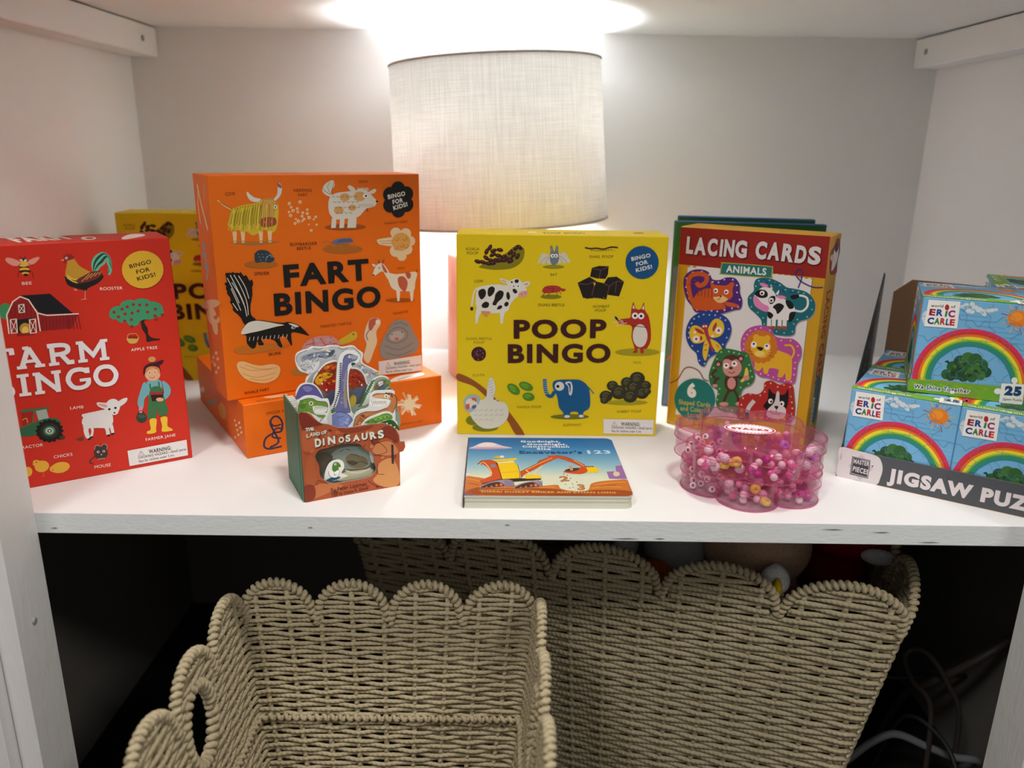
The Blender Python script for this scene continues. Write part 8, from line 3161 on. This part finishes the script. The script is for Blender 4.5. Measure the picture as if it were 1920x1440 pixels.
class Basket:
    """rectangular scalloped basket: hx, hy half sizes at the rim; inset(z) narrows it towards the base"""
    def __init__(s, hx, hy, rad, inset, nx, ny, ztop, scallop):
        s.hx, s.hy, s.rad, s.inset, s.nx, s.ny, s.ztop, s.sc = hx, hy, rad, inset, nx, ny, ztop, scallop
        # base loop sampled at the rim, with side index and position along the side
        s.base = []; n = 0
        for side, (p, q, cnt) in enumerate((((-1, -1), (1, -1), nx), ((1, -1), (1, 1), ny), ((1, 1), (-1, 1), nx), ((-1, 1), (-1, -1), ny))):
            m = cnt * 14
            for i in range(m): s.base.append((side, i / m, p, q, cnt))
        s.n = len(s.base)
    def at(s, f, z, off=0.0):
        k = f % s.n; i = int(k); t = k - i; side, u, p, q, cnt = s.base[i]; u += t / (cnt * 14)
        d = s.inset(z) ; hx, hy = s.hx - d, s.hy - d
        x = (p[0] + (q[0] - p[0]) * u) * hx; y = (p[1] + (q[1] - p[1]) * u) * hy
        nx, ny = ((0, -1), (1, 0), (0, 1), (-1, 0))[side]
        L = (hx if side % 2 == 0 else hy) * 2; r = s.rad; a = u * L; e = min(a, L - a)
        if e < r:                                   # rounded corner: pull the point in and turn the normal
            w = (r - e) / r; pull = r * (1 - math.sqrt(max(0, 1 - w * w * .5))) * .9
            x -= nx * pull; y -= ny * pull
        return Vector((x + nx * off, y + ny * off, z))
    def top(s, f):
        k = f % s.n; i = int(k); side, u, p, q, cnt = s.base[i]; u += (k - i) / (cnt * 14)
        ph = (u * cnt) % 1.0; w = abs(2 * ph - 1)
        return s.ztop - s.sc * (1 - math.sqrt(max(0, 1 - w ** 2.0)))
    def weave(s, mb, zbot, pitch, rr, amp, stake, m, hole=None, skip=()):
        rows = int((s.ztop - zbot) / pitch); k = 0
        for r in range(rows + 1):
            z = zbot + (r + .5) * pitch
            run = []; runs = []
            for f in range(s.n * 1 + 1):
                ok = s.top(f) - .003 > z and not (hole and hole(s.at(f, z)))
                if s.base[f % s.n][0] in skip: ok = False
                if ok: run.append(f)
                elif run: runs.append(run); run = []
            if run: runs.append(run)
            for q in runs:
                if len(q) < 3: continue
                pts = []
                for f in q:
                    for h in (0, .5):
                        g = f + h
                        if g > q[-1]: break
                        pts.append(s.at(g, z + .0007 * sin(g * .9 + r * 2.1), amp * sin(pi * g / stake + r * pi)))
                mb.tube(pts, rr, m, 6, caps=True, uvk=130)
    def stakes(s, mb, zbot, stake, rr, m, hole=None, skip=()):
        f = stake / 2
        while f < s.n:
            if s.base[int(f)][0] not in skip:
                zt = s.top(f) - .002; pts = []
                for i in range(13):
                    z = zbot + (zt - zbot) * i / 12; p = s.at(f, z)
                    if hole and hole(p):
                        if len(pts) > 1: mb.tube(pts, rr, m, 5, uvk=130)
                        pts = []
                    else: pts.append(p)
                if len(pts) > 1: mb.tube(pts, rr, m, 5, uvk=130)
            f += stake
def coil(mb, path, r_core, r_rope, pitch, m, closed=False, sides=8):
    """rope wound round a path"""
    P = [Vector(p) for p in path]; L = [0]
    for a, b_ in zip(P, P[1:]): L.append(L[-1] + (b_ - a).length)
    tot = L[-1]; n = int(tot / pitch * 12); pts = []; up = None; j = 0
    for i in range(n + 1):
        d = tot * i / n
        while j < len(L) - 2 and L[j + 1] < d: j += 1
        q = (d - L[j]) / max(1e-9, L[j + 1] - L[j]); c = P[j].lerp(P[j + 1], q); t = (P[j + 1] - P[j]).normalized()
        if up is None: up = t.orthogonal()
        up = (up - t * up.dot(t)); up = up.normalized() if up.length > 1e-6 else t.orthogonal().normalized(); b_ = t.cross(up); an = 2 * pi * d / pitch
        pts.append(c + (up * cos(an) + b_ * sin(an)) * r_core)
    mb.tube(pts, r_rope, m, sides, uvk=130)
    mb.tube(P, r_core * .9, m, 6, uvk=130)

# front basket, standing open before the larger one
def inset_a(z):
    d = (-.106 - z)
    return .015 + (.09 * d if z > -.28 else .09 * .174 + (-.28 - z) * .16) - .015
BA = Basket(.172, .19, .02, inset_a, 4, 4, -.113, .048)
FB = Vector((-.133, -.125, 0))
def hole_a(p):
    return abs(abs(p.x) - .165) < .03 and ((p.y - .042) / .029) ** 2 + ((p.z + .184) / .040) ** 2 < 1
t = thing('rope_basket', 'smaller scalloped rope basket with cut-out handles, standing in front, open and empty', 'basket', (FB.x, FB.y, FLOOR_Z), 0, 'scalloped paper rope baskets')
off = Vector((0, 0, -FLOOR_Z))
b = MB(); BA.weave(b, FLOOR_Z + .008, .0056, .00255, .0017, 6, rope, hole_a); BA.stakes(b, FLOOR_Z + .008, 6, .0032, rope, hole_a)
b.build('woven_wall', t, off)
b = MB(); coil(b, [BA.at(f, BA.top(f) - .001) for f in range(BA.n + 1)], .0034, .0027, .0068, rope); b.build('wrapped_rim', t, off)
b = MB(); coil(b, [BA.at(f, -.28, -.004) for f in range(BA.n + 1)], .0022, .0026, .009, rope); b.build('braided_band', t, off)
for sx in (-1, 1):
    b = MB(); pts = []
    for k in range(41):
        a = 2 * pi * k / 40; z = -.184 + .041 * sin(a); y = .042 + .031 * cos(a); pts.append((sx * (.172 - inset_a(z)), y, z))
    coil(b, pts, .0040, .0034, .0085, rope); b.build('wrapped_handle', t, off)
b = MB(); e = inset_a(FLOOR_Z + .012)
for k in range(46):
    y = -(.19 - e) + (2 * (.19 - e)) * (k + .5) / 46
    b.tube([(x * .01, y, FLOOR_Z + .010 + .0015 * sin(pi * x / 2.5 + k * pi)) for x in range(int(-(.172 - e) * 100), int((.172 - e) * 100) + 1)], .0028, rope, 6, uvk=130)
b.build('woven_base', t, off)

# larger basket behind, turned a little
def inset_b(z): return .145 * (-.1 - z)
BB = Basket(.354, .205, .02, inset_b, 5, 3, -.106, .058)
rzb = -.294; ub = Vector((cos(rzb), sin(rzb), 0)); nb = Vector((-sin(rzb), cos(rzb), 0))
cb = Vector((.129, .139, 0)) + nb * .205 - ub * .009
t = thing('rope_basket', 'larger scalloped rope basket behind the empty one, filled with plush toys', 'basket', (cb.x, cb.y, FLOOR_Z), rzb, 'scalloped paper rope baskets')
b = MB(); BB.weave(b, FLOOR_Z + .008, .0072, .0033, .0021, 14 / 3, rope); BB.stakes(b, FLOOR_Z + .008, 14 / 3, .0038, rope); b.build('woven_wall', t, off)
b = MB(); coil(b, [BB.at(f, BB.top(f) - .001) for f in range(BB.n + 1)], .0036, .0029, .0075, rope); b.build('wrapped_rim', t, off)
b = MB(); e = inset_b(FLOOR_Z + .012)
b.box((-.354 + e, -.205 + e, FLOOR_Z + .004), (.354 - e, .205 - e, FLOOR_Z + .01), rope); b.build('woven_base', t, off)

# ---------------------------------------------------------------- plush toys heaped in the larger basket
def fur(name, hexc): return mat(name, hexc, rough=.95, spec=.05, mottle=.25, mscale=220, bump=1.0, bscale=900)
tan, grey_f, red_f, orange_f, white_f, brown_f, navy_f, yel_f = fur('tan_plush', '#bd9a80'), fur('grey_plush', '#a9a9ac'), fur('dark_red_fabric', '#951c24'), fur('orange_plush', '#c8682e'), fur('white_plush', '#e6e6e2'), fur('brown_plush', '#5a4028'), fur('navy_fabric', '#34508e'), fur('yellow_plush', '#d2b028')
def bl(x, y, z): return cb + ub * x + nb * y + Vector((0, 0, z))
def toy(label, cat, pos, rz, pieces, name='plush_toy'):
    t = thing(name, label, cat, pos, rz + rzb, 'plush toys in the larger basket')
    for nm, c, r, m, kw in pieces:
        b = MB(); b.ellipsoid(c, r, m, 28, 18, **kw); b.build(nm, t)
    return t
toy('tan furry plush toy heaped at the middle of the larger basket', 'plush toy', bl(.177, -.09, -.25), .2,
    [('body', (0, .01, .03), (.066, .06, .09), tan, dict(wob=.03, seed=1)), ('head', (0, -.01, .128), (.070, .055, .058), tan, dict(wob=.03, seed=2)), ('ear', (-.045, .01, .18), (.020, .012, .018), tan, {}), ('ear', (.045, .01, .18), (.020, .012, .018), tan, {}), ('arm', (-.05, -.045, .06), (.022, .022, .05), tan, {})])
toy('grey plush toy with an orange beak, left of the tan furry one', 'plush toy', bl(.072, -.10, -.25), -.1,
    [('body', (0, .01, .03), (.038, .045, .08), grey_f, dict(wob=.03, seed=3)), ('head', (.006, -.005, .108), (.042, .038, .040), grey_f, dict(wob=.02, seed=5)), ('beak', (-.012, -.045, .086), (.024, .018, .018), orange_f, dict(wob=.03))])
toy('dark red plush toy at the right end of the larger basket', 'plush toy', bl(.285, .0, -.25), .0,
    [('body', (0, .03, .02), (.056, .06, .09), red_f, dict(wob=.04, seed=6)), ('head', (.01, -.01, .125), (.070, .055, .042), red_f, dict(wob=.02, seed=8)), ('collar', (.045, -.062, .113), (.022, .007, .011), white_f, {}), ('foot', (-.02, -.06, .03), (.022, .04, .03), brown_f, {})])
toy('small white plush duck with a yellow bill in the scallop notch of the larger basket', 'plush toy', bl(.201, -.183, -.20), 0,
    [('body', (0, .016, .015), (.018, .018, .045), white_f, dict(wob=.03, seed=9)), ('head', (0, .012, .068), (.017, .014, .020), white_f, dict(wob=.05, seed=10)), ('bill', (0.002, -.003, .062), (.006, .007, .016), yel_f, {})])
toy('navy and white plush toy showing behind the third scallop of the larger basket', 'plush toy', bl(-.02, -.08, -.25), 0,
    [('body', (0, 0, .03), (.045, .045, .085), navy_f, dict(wob=.05, seed=12)), ('head', (.03, -.02, .103), (.018, .018, .032), white_f, dict(wob=.06, seed=13)), ('ear', (-.01, -.01, .118), (.022, .02, .03), navy_f, {})])
toy('brown plush toy low at the right, under the dark red one', 'plush toy', bl(.262, -.145, -.29), 0,
    [('body', (0, 0, .07), (.032, .03, .06), brown_f, dict(wob=.05, seed=14)), ('head', (0, -.005, .128), (.026, .026, .024), brown_f, dict(wob=.03, seed=15))])

# ---------------------------------------------------------------- loose cables on the floor to the right
cab = {'grey': mat('grey_cable', '#8b8d90', rough=.4), 'black': mat('black_cable', '#2a2a2b', rough=.5), 'brown': mat('brown_cable', '#443c38', rough=.5)}
def cable(label, m, pts, r):
    o = Vector(pts[0]); b = MB(); P = [Vector(p) - o for p in pts]; Q = []
    for i in range(len(P) - 1):
        a, b_, c, d = P[max(i - 1, 0)], P[i], P[i + 1], P[min(i + 2, len(P) - 1)]
        for k in range(8):
            t = k / 8; Q.append(.5 * (2 * b_ + (c - a) * t + (2 * a - 5 * b_ + 4 * c - d) * t * t + (3 * b_ - a - 3 * c + d) * t ** 3))
    Q.append(P[-1]); b.tube(Q, r, m, 8); q = b.build('cable', None, o); tag(q, label, 'cable', 'loose cables beside the larger basket')
cable('pale grey cable arching over the floor at the lower right', cab['grey'], [(.478, .24, -.534), (.488, .205, -.478), (.52, .20, -.438), (.552, .20, -.424), (.60, .20, -.445), (.64, .20, -.462), (.672, .20, -.467), (.692, .22, -.495), (.696, .26, -.534)], .0055)
cable('thick grey cable rising towards the right side panel', cab['brown'], [(.60, .33, -.534), (.60, .28, -.42), (.61, .24, -.37), (.635, .215, -.325), (.66, .205, -.295), (.69, .21, -.275)], .006)
cable('dark cable bowed in a tall loop beside the larger basket', cab['brown'], [(.65, .21, -.536), (.64, .205, -.40), (.615, .205, -.345), (.585, .205, -.302), (.560, .205, -.288), (.548, .205, -.302), (.565, .205, -.34), (.595, .20, -.385), (.60, .19, -.536)], .0038)
cable('thin dark cable stretched across behind the looped one', cab['black'], [(.525, .36, -.536), (.54, .31, -.42), (.60, .28, -.39), (.65, .28, -.385), (.70, .30, -.40)], .0038)
cable('thin dark cable lying from the looped one toward the front', cab['black'], [(.56, .26, -.536), (.575, .23, -.42), (.60, .185, -.41), (.61, .14, -.44), (.61, .10, -.537)], .0034)
